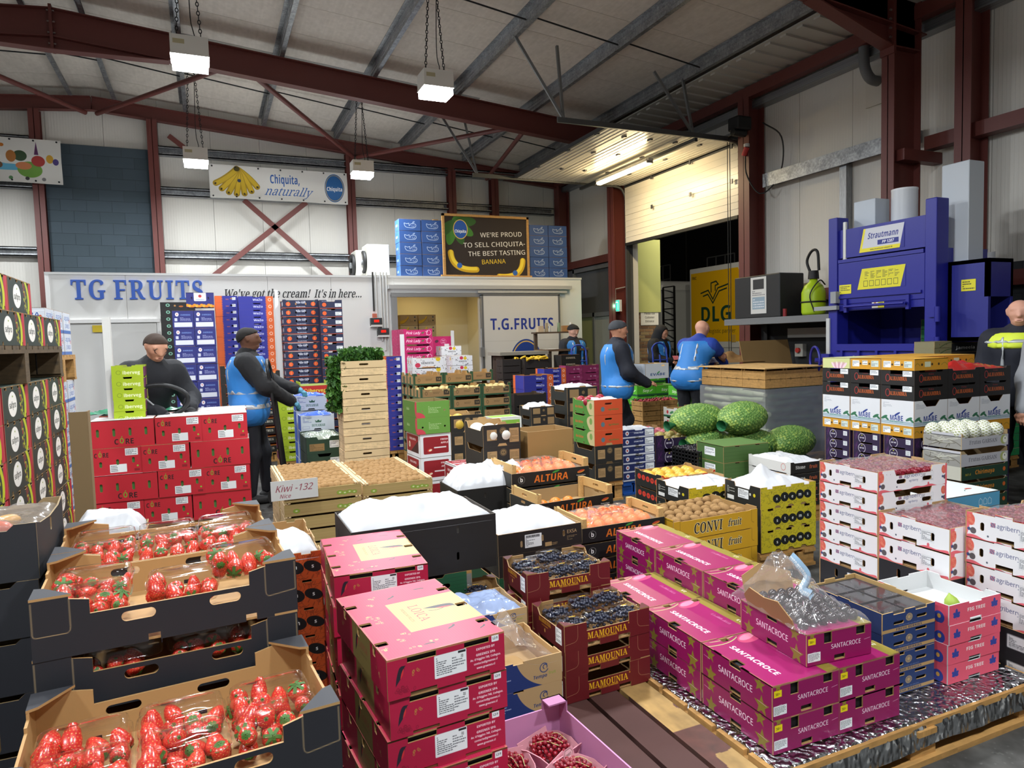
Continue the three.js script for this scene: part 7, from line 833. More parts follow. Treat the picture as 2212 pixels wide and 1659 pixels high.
// raised wooden ends and corner posts of the orange boxes
for(const k of['altF','altB','altC']){const p=ST[k];for(const[b,lab]of[[p.boxes[p.boxes.length - 1],'']]){for(const s of[-1,1]){const W=p.K.W,L=p.K.L,H=p.K.H;mesh('end_board',plain(panelGeo(L - .02,.06,.012,{holes:[[.5,.45,.07,.018]]},null,[.1,.1])).translate(-L / 2 + .01,0,0).rotateY(Math.PI / 2).translate(s*(W / 2 - .012),H - .005,0),paleWoodM,b);for(const q of[-1,1])mesh('corner_post',box(.03,H + .055,.03,s*(W / 2 - .024),(H + .055)/ 2,q*(L / 2 - .024)),paleWoodM,b)}}}
fruitGrid('orange','loose orange left in the half-emptied black box','loose oranges','orange',ball,orangeM,ST.altC,3,1,0,ST.altC.top - .04,{x0:.12,x1:.5});
fruitGrid('kiwi','brown kiwi fruit in the golden yellow box','kiwi fruit in the golden yellow box','kiwi',kiwiG,kiwiM,ST.convi,8,5,0,ST.convi.top - .018,{jy:.008});
fruitGrid('mango','yellow round mango in the black and red box','mangoes in the black and red box','mango',new THREE.SphereGeometry(.042,14,10).scale(1.15,.95,1),mat(0xd9a93a,.4),ST.redC,5,4,0,ST.redC.top - .05,{});
fruitGrid('mango','green and red mango in the dark purple box','mangoes in the dark purple box','mango',new THREE.SphereGeometry(.05,14,10).scale(1.25,.9,1),mat(0x9a8a4a,.4),ST.eatA,4,3,0,ST.eatA.top - .06,{});
fruitGrid('mango','red mango in the rear dark purple box','red mangoes in the rear dark purple box','mango',new THREE.SphereGeometry(.05,14,10).scale(1.25,.9,1),mat(0xa8505a,.4),ST.eatA,4,3,1,ST.eatA.top - .05,{});
fruitGrid('banana','yellow banana in the dark open carton','bananas in the dark carton','banana',new THREE.TorusGeometry(.09,.02,8,12,2).rotateX(-1.2),mat(0xd8b01e,.5),ST.nanaT,6,2,0,ST.nanaT.top - .03,{});
fruitGrid('netted_fruit','pale fruit in a white foam net in the grey printed box','netted fruit in the grey printed box','fruit',new THREE.SphereGeometry(.055,16,12).scale(1,1.05,1),new THREE.MeshStandardMaterial({map:dataTex(64,64,(x,y)=>{const a=Math.abs(((x + y)*8 % 1)- .5),b=Math.abs(((x - y + 2)*8 % 1)- .5);return a>.32||b>.32?[226,226,220]:[150,156,110]}),roughness:.7}),ST.gar,4,3,0,ST.gar.top - .01,{});
fruitGrid('wrapped_melon','melon wrapped in white film in the near black melon carton','wrapped melons','melon',new THREE.SphereGeometry(.07,16,12),mat(0xd8d8cf,.35),ST.rouA,2,3,0,ST.rouA.top - .09,{x0:.28,x1:.72});
fruitGrid('yellow_melon','yellow melon in the rear black melon carton','yellow melons','melon',new THREE.SphereGeometry(.07,16,12),mat(0xc9a83e,.45),ST.rouB,2,3,0,ST.rouB.top - .09,{x0:.28,x1:.72});
fruitGrid('pomegranate','red pomegranate heaped behind the orange and green melon boxes','pomegranates','pomegranate',new THREE.SphereGeometry(.05,14,10),mat(0x9c2436,.4),ST.agro,3,2,0,ST.agro.top - .03,{z0:.4});
liner('white paper lining in the orange and green melon box',ST.agro,{h:.01,d:.6,dz:.08});
fruitGrid('potato','pale potato in the green and brown crates','potatoes','potato',new THREE.SphereGeometry(.04,10,8).scale(1.3,.9,1),mat(0xb9a46a,.7),ST.pot,14,3,0,ST.pot.top - .06,{x1:2.85,jy:.015});
fruitGrid('fig','green fig lying in the almost empty coral pink box',null,'fig',new THREE.LatheGeometry([[.001,-.03],[.024,-.02],[.032,0],[.024,.022],[.006,.04],[.001,.046]].map((q)=>new THREE.Vector2(q[0],q[1])),14),mat(0x8fa63a,.5),ST.fig,1,1,0,ST.fig.top - .05,{x0:.5,z0:.3});
// ---- raspberries under film, navy blackberry punnets, blueberries
const beadG=new THREE.IcosahedronGeometry(1,1);
function beads(name,parent,n,r,m,fn){const im=new THREE.InstancedMesh(beadG,m,n);im.name=name;im.userData.kind='stuff';const M=new THREE.Matrix4();for(let i=0;i<n;i++){const[x,y,z,s]=fn(i);M.makeScale(r*(s||1),r*(s||1),r*(s||1)).setPosition(x,y,z);im.setMatrixAt(i,M)}im.castShadow=im.receiveShadow=true;parent.add(im);return im}
for(const[k,t]of[['agA','highest'],['agB','middle'],['agC','right']]){const p=ST[k],c=inTray(p,.5,.5,0,p.top - .03),g=thing('raspberry_packs','red raspberries packed under clear film in the ' + t + ' white and coral stack','raspberries',null,c.x,c.y,c.z,p.yaw);beads('raspberries',g,900,.012,mat(0x7d1226,.35),(i)=>[((i % 36)/ 35 - .5)*p.W*.92,rr(-.01,.012),(((i / 36)|0)/ 24 - .5)*p.L*.92,rr(.8,1.2)]);mesh('film',sheetGeo(p.W*.95,p.L*.95,30,20,(a,b,x,z)=>.022 + .02*crease(x,z,14,3)),filmM,g);for(let i=0;i<2;i++)for(let j=0;j<3;j++)mesh('pack_rim',tube([V(-.08,.018,-.05),V(.08,.018,-.05),V(.08,.018,.05),V(-.08,.018,.05)],.003,4,24,true).translate((i - .5)*p.W*.46,0,(j - 1)*p.L*.31),clearM,g)}
const redLab=mat(0xc2281c,.4),blueB=mat(0x1c2136,.45);let bpProto;
function blueberryBox(c,yaw,where){let t;if(bpProto)t=copyOf(bpProto,'clear box of blueberries with a red oval label ' + where,'blueberry boxes ' + where);else{t=bpProto=thing('blueberry_box','clear box of blueberries with a red oval label ' + where,'punnet','blueberry boxes ' + where);mesh('base',punG.base.clone().scale(.66,.72,.94),clearM,t);mesh('lid',punG.lid.clone().scale(.66,.66,.94),clearM,t);beads('blueberries',t,90,.0075,blueB,(i)=>[((i % 9)/ 8 - .5)*.098 + rr(-.003,.003),.012 +((i / 45)|0)*.012 + rr(0,.016),((((i % 45)/ 9)|0)/ 4 - .5)*.08 + rr(-.004,.004)]);const s=new THREE.Shape();s.absellipse(0,0,.034,.021,0,6.3);mesh('label',new THREE.ExtrudeGeometry(s,{depth:.001,bevelEnabled:false,curveSegments:16}).rotateX(-Math.PI / 2).translate(0,.0585,0),redLab,t);mesh('label_print',box(.03,.0006,.004,0,.06,0),mat(0xe0b21c,.5),t)}t.position.copy(c);t.rotation.y=yaw*D2R;return t}
for(const[k,t]of[['mamF','in the front maroon tray'],['mamB','in the rear maroon tray']]){const p=ST[k];for(let i=0;i<3;i++)for(let j=0;j<2;j++)blueberryBox(inTray(p,.19 + i*.31,.26 + j*.46,0,p.top - p.H*.52 +((i===1&&j===1)||(i===2&&j===1&&k==='mamF')?.02:0)),p.yaw + rr(-6,6),t)}
{const p=ST.mamB;for(let i=0;i<2;i++)blueberryBox(V(p.P.x - .14 - .0,.15 + 3*p.H - .058,p.P.z - .16 - i*.13),0,'in the maroon tray by the green trays')}
{const p=ST.navy;for(let i=0;i<2;i++)for(let j=0;j<3;j++){const c=inTray(p,.27 + i*.46,.18 + j*.3,0,p.top - .03),t=thing('blackberry_pack','clear film-lidded pack of dark berries in the navy tray','punnet','dark berry packs in the navy tray',c.x,c.y,c.z,p.yaw);beads('berries',t,60,.009,mat(0x281820,.4),(q)=>[((q % 10)/ 9 - .5)*.11,rr(0,.006),(((q / 10)|0)/ 5 - .5)*.09]);mesh('lid',new RoundedBoxGeometry(.135,.03,.115,2,.008).translate(0,.006,0),clearM,t)}}
// ---- opened carton: clear bag, plums, printed ribbon
{const q=ST.bagbox,g0=q.b.position;const up=q.H - .01;fruitGrid('plum','dark glossy plum in the opened magenta carton','dark plums in the opened carton','plum',new THREE.SphereGeometry(.021,14,10),mat(0x241018,.15,0,{clearcoat:.6}),{P:q.P,ex:V(Math.cos(q.yaw*D2R),0,-Math.sin(q.yaw*D2R)),ez:V(Math.sin(q.yaw*D2R),0,Math.cos(q.yaw*D2R)),W:q.W,L:q.L},6,7,0,q.P.y + .016,{jy:.006});
const bag=sheetGeo(q.W*1.02,q.L*1.1,50,50,(a,b,x,z)=>{const e=Math.pow(Math.max(0,Math.min(1,3.2*Math.min(a,1 - a,b,1 - b))),.7),pk=Math.exp(-((a - .35)**2*9 +(b - .35)**2*7));return[.03*(crease(x,z,9,5)- .5),.005 + e*(.05 + .15*pk + .05*crease(x,z,11,11)+ .02*crease(x,z,30,4)),.03*(crease(z,x,9,8)- .5)]});const m=single('clear_bag','crumpled clear plastic bag pulled up out of the opened magenta carton','bag',null,bag,filmM,g0.x,q.P.y,g0.z - .01);m.rotation.y=q.yaw*D2R;
const rib=tube([V(-.02,.2,-.1),V(.0,.17,-.05),V(.03,.12,-.02),V(.0,.07,.0),V(.03,.05,.04)],.022,4,30).scale(1,1,.35);const r2=single('printed_ribbon','pale blue and white printed tape on the crumpled clear bag','tape',null,rib,new THREE.MeshStandardMaterial({map:canvasTex(256,64,(c)=>{c.fillStyle='#9fc0dc';c.fillRect(0,0,256,64);for(let i=0;i<4;i++)txt(c,'ZIPTOP',34 + i*64,32,22,'#eef4fa')}),roughness:.4}),g0.x,q.P.y + .01,g0.z);r2.rotation.y=q.yaw*D2R;
const f1=thing('carton_flaps','torn kraft flaps standing up from the opened magenta carton','flaps',null,g0.x,q.P.y,g0.z,q.yaw);mesh('flap',panelGeo(q.L*.7,.1,.004,{top:[[0,.5],[.2,1],[.5,.85],[.8,1],[1,.4]]},null,[0,0]).rotateX(.35).rotateY(-Math.PI / 2).translate(-q.W / 2,0,-q.L*.35),mat(0xa98657,.75),f1);mesh('flap',panelGeo(q.W*.8,.13,.004,{top:[[0,.7],[.4,1],[1,.6]]},null,[0,0]).rotateX(-.3).translate(-q.W*.4,0,-q.L / 2),mat(0xa98657,.75),f1)}
// clear film over the kraft berry boxes
{const p=ST.tempoF;const m=liner('torn clear film rising from the near kraft and navy berry box',p,{h:.03,amp:.12,peak:.16,pa:.5,pb:.85,m:filmM,name:'torn_film'})}
// ---- foil-covered pallet and painted pallet
{const s=ST.star,x0=s.P.x - .06,x1=ST.fig.P.x + ST.fig.W + .08,z1=s.P.z + .1,z0=s.P.z - 1.25;const p=pallet(0,x1 - x0,0,z1 - z0,.158,'pale wooden pallet under the crumpled foil sheet',woodM,'x',null);p.position.set(x0,0,z0);delete p.userData.group;
const w=x1 - x0 + .06,d=z1 - z0 + .06,fg=sheetGeo(w,d,90,70,(a,b,x,z)=>{const ex=Math.max(0,Math.abs(x)-(w / 2 - .05)),ez=Math.max(0,Math.abs(z)-(d / 2 - .05)),e=Math.max(ex,ez)/ .05,c=crease(x,z,12,3);const inside=e<=0;return[(ex>0?-Math.sign(x)*ex*.8 + Math.sign(x)*.012*c:0),inside?.003:-.1*e*(.7 + .5*fbm(x*3 + 9,z*3,2))+ .01*c,(ez>0?-Math.sign(z)*ez*.8 + Math.sign(z)*.015*c:0)]});single('foil_sheet','crumpled silver insulating foil hanging over the edge of the pallet','foil',null,fg,foilM,(x0 + x1)/ 2,.1595,(z0 + z1)/ 2)}
{const m=ST.mamF,x0=m.P.x - .03,z0=m.P.z - .75,t=thing('painted_pallet','worn pallet with wide boards painted red-brown and bare wood','pallet',null,x0,0,z0);const paint=dataTex(256,256,(x,y)=>{const n=fbm(x*6,y*24,4),b=fbm(x*32,y*32,3),bare=fbm(x*3 + 5,y*5,3)>.56;const v=150 + 70*(n - .5)+ 30*(b - .5);return bare?[v*1.05,v*.84,v*.5]:[84 + 30*(b - .5)+ 20*(n - .5),52 + 16*(b - .5),44 + 12*(b - .5)]});const pm=new THREE.MeshStandardMaterial({map:paint,roughness:.7,bumpMap:paint,bumpScale:.001}),pr=mat(0x4a2c27,.75);const xs=[[0,.13],[.15,.28],[.3,.43]];for(let i=0;i<3;i++)mesh('deck_board',metreUV(box2(xs[i][0],xs[i][1],.118,.148,-.1,1.45),1.1,true),i===2?pm:pr,t);for(const z of[-.05,.65,1.3])mesh('bearer',metreUV(box2(-.02,.45,.04,.118,z,z + .1),.8),woodM,t);for(const z of[-.05,.65,1.3])mesh('base_board',metreUV(box2(-.02,.45,0,.04,z,z + .1),.8),woodM,t)}
// ---- pink redcurrant tray
{const top=.42,P=atY(1209,1520,top),t=thing('redcurrant_tray','pink cardboard tray of redcurrants in front of the crimson cartons','tray',null,P.x,0,P.z,3);const pk=mat(0xc98ab4,.6),pk2=mat(0xb97aa4,.6),w=.4,d=.6,y0=.3;mesh('wall',[box2(-w,0,y0,top,0,.005),box2(-.005,0,y0,top,0,d),box2(-w,-w + .005,y0,top,0,d),box2(-w,0,y0,y0 + .005,0,d)],pk,t);mesh('corner_post',[box2(-.07,0,top,top + .035,0,.005),box2(-.005,0,top,top + .035,0,.05),box2(-.07,.0,top + .03,top + .035,0,.05)],pk2,t);mesh('support_box',box2(-w,0,0,y0 - .002,0,d),mat(0x6a4a5a,.7),t);t.updateMatrixWorld();
const cM=mat(0x8a1020,.16,0,{clearcoat:.5}),st=mat(0xb9b070,.6);let proto;for(const[x,z,r]of[[-.1,.1,20],[-.26,.13,-10],[-.1,.25,30],[-.26,.29,10],[-.12,.41,40],[-.28,.45,5]]){let g;if(proto)g=copyOf(proto);else{g=proto=thing('currant_punnet','pink card punnet heaped with shiny redcurrants','punnet','redcurrant punnets in the pink tray');const s=.075;for(const[a,l]of[[0,.15],[1,.15],[2,.15],[3,.15]]){const pn=panelGeo(.14,.055,.003,{top:a % 2?[[0,.7],[.3,1],[.7,1],[1,.7]]:[[0,1],[1,1]]},null,[0,0]).translate(-.07,0,0).rotateX(.35).translate(0,0,.055).rotateY(a*Math.PI / 2);mesh('side',pn,mat(0xcf8f9a,.65),g)}mesh('bottom',box(.12,.003,.12,0,.003,0),mat(0xcf8f9a,.65),g);beads('redcurrants',g,150,.0068,cM,(i)=>{const a=i*2.4,q=.062*Math.sqrt((i % 50)/ 50);return[q*Math.cos(a),.02 + .013*((i / 50)|0)+(.062 - q)*.35 + rr(0,.004),q*Math.sin(a),rr(.85,1.15)]});mesh('stalks',[0,1,2].map((i)=>tube([V(-.04 + i*.03,.05,-.04),V(-.02 + i*.03,.068,0),V(.0 + i*.02,.06,.04)],.0012,4)),st,g);const tag2=canvasTex(96,64,(c)=>{c.fillStyle='#cf8f9a';c.fillRect(0,0,96,64);poly(c,[[10,32],[24,8],[72,8],[86,32],[72,56],[24,56]],'#d9a8ae','#6a5a4a',3);txt(c,'SWEET',48,34,18,'#4a3a32',{fit:52})});mesh('tag',new THREE.PlaneGeometry(.05,.034).rotateX(-.35).translate(0,.048,.079),new THREE.MeshStandardMaterial({map:tag2,roughness:.6}),g)}const c=t.localToWorld(V(x,y0 + .012,z));g.position.copy(c);g.rotation.y=(r + 3)*D2R}}
// ---- slatted wooden crates: herb tower, kiwi crates, crates under the plywood
const kiwiPrint=new THREE.MeshStandardMaterial({map:canvasTex(600,110,(c,w,h)=>{c.fillStyle='#b59a63';c.fillRect(0,0,w,h);for(let i=0;i<60;i++){c.fillStyle=`rgba(${130 + rr(0, 30)},${100 + rr(0, 30)},60,0.25)`;c.fillRect(0,rr(0,h),w,1.5)}for(const[x,n]of[[90,1],[430,4]])for(let i=0;i<n;i++){const q=x + i*38,y=h*(.58 +(i % 2)*.06),r=24 - i*1.5;ell(c,q,y,r + 3,r*.9,'#7a8a3a');ell(c,q,y,r,r*.8,'#8fa63a');ell(c,q,y,r*.4,r*.3,'#d5d6a4')}}),roughness:.7});
function slatCrate(name,label,cat,group,W,L,H,rows,o={}){const t=thing(name,label,cat,group),m=o.m||crateWoodM,th=.009,gap=.006,sh=H / rows - gap;for(let r=0;r<rows;r++){const y=r*H / rows;for(const s of[-1,1]){const front=s>0&&o.print&&r===0;if(o.hole&&r===rows - 1&&s>0)mesh('slat',panelGeo(W,sh,th,{holes:[[.5,.5,.1,.022]]},null,[.3,.4]).translate(-W / 2,y,L / 2 - th),m,t);else mesh('slat',front?box(W,sh,th,0,y + sh / 2,s*(L / 2 - th / 2)):metreUV(box(W,sh,th,0,y + sh / 2,s*(L / 2 - th / 2)),.5),front?o.print:m,t);mesh('slat',metreUV(box(th,sh,L - 2*th,s*(W / 2 - th / 2),y + sh / 2,0),.5),m,t)}}for(const a of[-1,1])for(const b of[-1,1])mesh('corner_post',box(.022,H +(o.post||0),.022,a*(W / 2 - th - .011),(H +(o.post||0))/ 2,b*(L / 2 - th - .011)),m,t);mesh('bottom',metreUV(box(W - .02,.006,L - .02,0,.003,0),.5),m,t);if(o.rail)for(const a of[-1,1])for(const q of[0,.026])mesh('end_rail',box(.018,.012,L,a*(W / 2 - .012 - q),H + .006,0),m,t);return t}
function crateTower(key,mk,u1,v1,u2,W,L,H,z,o={}){const P=atZ(u1,v1,z);let lo=.2,hi=3,k=1;for(let i=0;i<50;i++){k=(lo + hi)/ 2;if(toPx(P.clone().add(V(W*k,0,0)))[0]>u2)hi=k;else lo=k}const base=o.base??.144,n=Math.round((P.y - base)/(H*k)),ky=(P.y - base)/(n*H);ST[key]={P,ex:V(1,0,0),ez:V(0,0,1),W:W*k,L:L*k,H:H*ky,top:P.y,base,yaw:0,k,n};let proto;for(let iz=0;iz<(o.nz||1);iz++)for(let ix=0;ix<(o.nx||1);ix++)for(let i=0;i<n;i++){if(o.skip&&o.skip(ix,iz,i,n))continue;const t=proto?copyOf(proto):(proto=mk());t.scale.set(k,ky,k);t.position.set(P.x +(ix + .5)*W*k*1.006 + rr(-.004,.004),base + i*H*ky,P.z -(iz + .5)*L*k*1.012);t.rotation.y=rr(-1,1)*(o.jit??1)*D2R}if(base>.05)pallet(0,W*k*(o.nx||1),0,L*k*(o.nz||1),base,'plain wooden pallet hidden under wooden crates').position.set(P.x,0,P.z - L*k*(o.nz||1));return ST[key]}
crateTower('herb',()=>slatCrate('herb_crate','pale slatted wooden crate of parsley in the tall leaning tower','crate','parsley crates',.5,.36,.165,2,{hole:1}),736,780,834,.5,.36,.165,-6.9,{jit:2});
const kl=(t)=>()=>slatCrate('kiwi_crate','low wooden kiwi crate with printed green kiwi slices in the ' + t + ' row','crate','kiwi crates of the ' + t + ' row',.6,.4,.1,1,{print:kiwiPrint,rail:1});
crateTower('kiwiL',kl('left'),612,1058,779,.6,.4,.112,-4.75,{nz:3,jit:.4,skip:(x,z,i,n)=>z===1?0:0});crateTower('kiwiR',kl('right'),783,1046,933,.6,.4,.112,-4.8,{nz:3,jit:.4});
for(const[k,t]of[['kiwiL','left'],['kiwiR','right']])for(let iz=0;iz<3;iz++)fruitGrid('kiwi','brown kiwi fruit in the ' + t + ' row of wooden crates','kiwi fruit in the ' + t + ' crates','kiwi',kiwiG,kiwiM,ST[k],10,4,iz*1.012,ST[k].top - .022,{jy:.006});
{const p=ST.herb,leafG=(()=>{const a=[];for(let i=0;i<5;i++)a.push(new THREE.CircleGeometry(.011,5).scale(.7,1.3,1).translate(0,.013,0).rotateZ((i - 2)*.7).rotateX(.4));return merge(a)})(),hm=[mat(0x2f5a1e,.6,0,{side:2}),mat(0x4a7a2a,.6,0,{side:2})];const bunch=(label,n,fn)=>{const t=thing('parsley_heap',label,'parsley','parsley heaps on the wooden crates');const c=fn(0,true);t.position.copy(c);for(let k=0;k<2;k++){const im=new THREE.InstancedMesh(leafG,hm[k],n);im.name='leaves';im.userData.kind='stuff';const M=new THREE.Matrix4(),e=new THREE.Euler(),q=new THREE.Quaternion();for(let i=0;i<n;i++){const v=fn(i).sub(c);e.set(rr(-1.4,1.4),rr(0,6.3),rr(-1.4,1.4));const s=rr(.8,1.6);M.compose(v,q.setFromEuler(e),V(s,s,s));im.setMatrixAt(i,M)}t.add(im)}const st=[];for(let i=0;i<30;i++){const v=fn(i).sub(c);st.push(rod(v,V(v.x*.5,-.02,v.z*.5),.0016,4))}mesh('stems',st,mat(0x5a7a34,.6),t)};
bunch('heap of dark green parsley on top of the crate tower',700,(i,c)=>c?inTray(p,.5,.5,0,p.top - .01):inTray(p,rr(.06,.94),rr(.1,.9),0,p.top + rr(-.01,.12)*(1 - .6*rnd())));for(const[y,d]of[[.01,'first'],[-.17,'second'],[-.34,'third']])bunch('parsley spilling from the open side of the ' + d + ' crate from the top',260,(i,c)=>c?inTray(p,-.06,.5,0,p.top + y):inTray(p,rr(-.22,.08),rr(.05,.95),0,p.top + y + rr(-.16,.02)))}
// ---- leek pallet with crates and plywood on top
{const X0=6.05,X1=7.02,Z1=-6.3,Z0=-7.45,y0=.98;const lk=thing('leek_load','film-wrapped pallet load of leeks and pale stems under the wooden crates','leeks',null,X0,0,Z0);const ms=[mat(0xc9c9a8,.5),mat(0x2f4a34,.6),mat(0xa9b08a,.5),mat(0x3f5a40,.6)];for(let i=0;i<90;i++){const s=i % 2,y=.16 +((i / 2)% 9)*.09,a=(((i / 18)|0)/ 5 + rr(0,.04));const g=rod(V(0,0,0),V(0,rr(-.03,.03),rr(.3,.5)),.03,7);mesh('leek',s?g.rotateY(Math.PI / 2).translate(.1 + a*.5,y + .04,1.12 - rr(0,.05)):g.translate(.03 + rr(0,.03),y + .04,a*1.1*.8),ms[i % 4],lk)}mesh('core',box2(.07,.95,.14,y0 - .005,.05,1.08),mat(0x6a705a,.8),lk);const wg=new THREE.BoxGeometry(1.0,y0 - .02,1.18,24,16,24),wp=wg.attributes.position;for(let i=0;i<wp.count;i++){const f=.02*crease(wp.getX(i)+ wp.getZ(i),wp.getY(i)*3,5,2);wp.setXYZ(i,wp.getX(i)*(1 + f),wp.getY(i),wp.getZ(i)*(1 + f))}wg.computeVertexNormals();mesh('stretch_film',wg.translate(.485,y0 / 2,.575),new THREE.MeshPhysicalMaterial({color:0xe8eaec,roughness:.3,transmission:.8,thickness:0,side:2}),lk);pallet(0,.97,0,1.15,.138,'wooden pallet under the wrapped leeks').position.set(X0,0,Z0);
const mk=()=>slatCrate('lettuce_crate','rough slatted wooden crate under the plywood sheet on the leek pallet','crate','rough crates under the plywood',.32,.38,.21,2,{m:woodM,post:.02});let pr;for(let i=0;i<3;i++)for(let j=0;j<3;j++){const t=pr?copyOf(pr):(pr=mk());t.position.set(X0 + .165 + i*.325,y0,Z1 - .195 - j*.385)}single('plywood_sheet','thin pale plywood sheet lying across the wooden crates','plywood',null,metreUV(box(1.04,.012,1.22,0,0,0),.9),paleWoodM,(X0 + X1)/ 2,y0 + .238,(Z0 + Z1)/ 2)}
// ---- onion sacks
{const netT=dataTex(512,512,(x,y)=>{const a=Math.abs(((x + y)*32 % 1)- .5),b=Math.abs(((x - y + 4)*32 % 1)- .5),v=a>.41||b>.41?255:0;return[v,v,v]},false),netM=new THREE.MeshStandardMaterial({color:0x1f7a45,roughness:.5,alphaMap:netT,alphaTest:.5,transparent:true,side:2}),onM=mat(0x93ab4e,.45);let pr;const mk=()=>{const t=thing('onion_sack','green net sack full of small pale green onions','sack','onion sacks beside the leek pallet');const N=620;beads('onions',t,N,.024,onM,(i)=>{const y=1 - 2*(i + .5)/ N,r=Math.sqrt(1 - y*y),a=i*2.39996;return[.3*r*Math.cos(a),.17 + .15*y,.2*r*Math.sin(a),rr(.85,1.2)]});mesh('inner',new THREE.SphereGeometry(1,20,14).scale(.285,.14,.185).translate(0,.17,0),mat(0x54702c,.7),t);mesh('net',new THREE.SphereGeometry(1,28,18).scale(.325,.176,.226).translate(0,.17,0),netM,t);mesh('tied_end',[new THREE.ConeGeometry(.06,.14,10,1,true).rotateZ(-Math.PI / 2).translate(-.36,.16,.04)],mat(0x1f6a40,.6,0,{side:2}),t);return t};const Z=-5.75;const X=(u)=>atZ(u,930,Z).x;for(const[u,y,dz,r]of[[1560,.28,-.3,10],[1610,.28,.0,-12],[1690,.28,.05,8],[1545,.55,-.35,0],[1595,.58,.0,14],[1560,.0,-.2,0],[1625,.0,.0,4],[1690,.0,.0,-6]]){const t=pr?copyOf(pr):(pr=mk());t.position.set(X(u)+ .05,y,Z + dz);t.rotation.set(rr(-.1,.1),r*D2R,rr(-.1,.1))}}
// ---- small extras
liner('red chillies in film on the persimmon trays',{P:ST.pers.P.clone().addScaledVector(V(1,0,.05),ST.pers.W*1.02),ex:V(1,0,0),ez:V(0,0,1),W:ST.pers.W*2,L:ST.pers.L,top:ST.pers.yTop2,yaw:-3},{h:.03,amp:.06,m:mat(0xb02824,.25),name:'chilli_bags'});
{const P=ST.core;const c=V(P.P.x + .3,P.base + 4*P.H,P.P.z - .72),m=single('green_film','crumpled green film lying on the red sweetcorn cartons','film',null,sheetGeo(.75,.4,36,20,(a,b,x,z)=>.006 + .05*crease(x,z,8,2)),mat(0x4fa880,.25,0,{side:2}),c.x,c.y,c.z)}
for(const[u,v0,v1,z,w,lab,col]of[[228,685,862,-6.9,.06,'tall white cardboard edge protector beside the lime green cartons',0xd6d6d2],[168,890,1085,-4.9,.1,'brown cardboard edge post strapped beside the red cartons',0x8a7350],[868,722,770,-11.0,.07,'white edge protector at the hot pink cartons',0xdadada],[977,714,748,-12.2,.06,'white edge protector at the heart print carton',0xdadada],[596,627,760,-11.2,.05,'white edge protector beside the violet and orange cartons',0xdadada]]){const a=atZ(u,v0,z);single('edge_protector',lab,'edge protector',null,merge([box2(-w / 2,w / 2,0,a.y,-.004,.004),box2(w / 2 - .008,w / 2,0,a.y,-w,0)]),mat(col,.7),a.x,0,a.z)}
for(const[u,v,lab]of[[650,1112,'handwritten white price card in front of the kiwi crates']]){const p=atZ(672,1114,-3.95);const d=decal('price_card',lab,'card',.3,.13,500,(c,w,h)=>{c.fillStyle='#d0d0cc';c.fillRect(0,0,w,h);txt(c,'Kiwi -132',w*.5,h*.4,60,'#8a2a3a',{slant:.3,w:'normal',fit:w*.8});txt(c,'Nice',w*.3,h*.8,36,'#8a2a3a',{slant:.3,w:'normal'})},p.x,p.y,ST.kiwiL.P.z + .012,0,{thick:.003})}
{const t=thing('grape_crate','black plastic crate of dark grapes beside the olive green cartons','crate',null,atZ(1508,985,-5.35).x,0,-5.35);const y=.32,b=[];for(let i=0;i<6;i++){b.push(box2(0,.34,y + i*.036,y + .012 + i*.036,-.01,0),box2(-.01,0,y + i*.036,y + .012 + i*.036,-.4,0))}for(let i=0;i<9;i++)b.push(box2(i*.042,i*.042 + .01,y,y + .2,-.01,0),box2(-.01,0,y,y + .2,-.4 + i*.05,-.39 + i*.05));b.push(box2(.33,.34,y,y + .2,-.4,0),box2(0,.34,y,y + .2,-.41,-.4),box2(0,.34,0,y,-.4,0));mesh('basket',b,mat(0x121212,.5),t);beads('grapes',t,400,.012,mat(0x1c1622,.35),(i)=>[.02 +(i % 20)/ 20*.3,y + .16 + rr(0,.04),-.38 +((i / 20)|0)/ 20*.36])}
{const P=atZ(1388,866,-8.2);let pr;for(let c=0;c<2;c++)for(let i=0;i<5;i++){const t=pr?copyOf(pr):(pr=slatCrate('radish_crate','low wooden crate of red radishes in front of the bright green cartons','crate','radish crates',.3,.28,.14,2,{m:woodM}));t.position.set(P.x + .15 + c*.31,.0 + i*.145,P.z - .14)}for(let c=0;c<2;c++){const q=thing('radish_heap','bunched red radishes heaped in the wooden crate','radishes','radish heaps',P.x + .15 + c*.31,.68,P.z - .14);beads('radishes',q,120,.016,mat(0x9c1c34,.4),(i)=>[((i % 12)/ 11 - .5)*.26,rr(0,.05),(((i / 12)|0)/ 9 - .5)*.24]);beads('tops',q,40,.014,mat(0x3f6a2c,.6),()=>[rr(-.14,.14),rr(.03,.06),rr(-.14,-.02)])}}
// ---------- people: joints with radii, smooth-joined tapered capsules meshed on a grid ----------
function march(size,centre,res,f){
const mc=new MarchingCubes(res,mat(0xffffff),false,false,120000);mc.isolation=0;const h=res / 2,F=mc.field;
for(let z=0;z<res;z++)for(let y=0;y<res;y++)for(let x=0;x<res;x++)F[x + y*res + z*res*res]=-f(centre.x +(x - h)/ h*size / 2,centre.y +(y - h)/ h*size / 2,centre.z +(z - h)/ h*size / 2);
mc.update();const n=mc.count,g=new THREE.BufferGeometry(),p=mc.positionArray.slice(0,n*3);for(let i=0;i<n;i++){p[i*3]=centre.x + p[i*3]*size / 2;p[i*3 + 1]=centre.y + p[i*3 + 1]*size / 2;p[i*3 + 2]=centre.z + p[i*3 + 2]*size / 2}
g.setAttribute('position',new THREE.BufferAttribute(p,3));g.setAttribute('normal',new THREE.BufferAttribute(mc.normalArray.slice(0,n*3),3));const w=mergeVertices(g,1e-5);w.computeVertexNormals();return w;
}
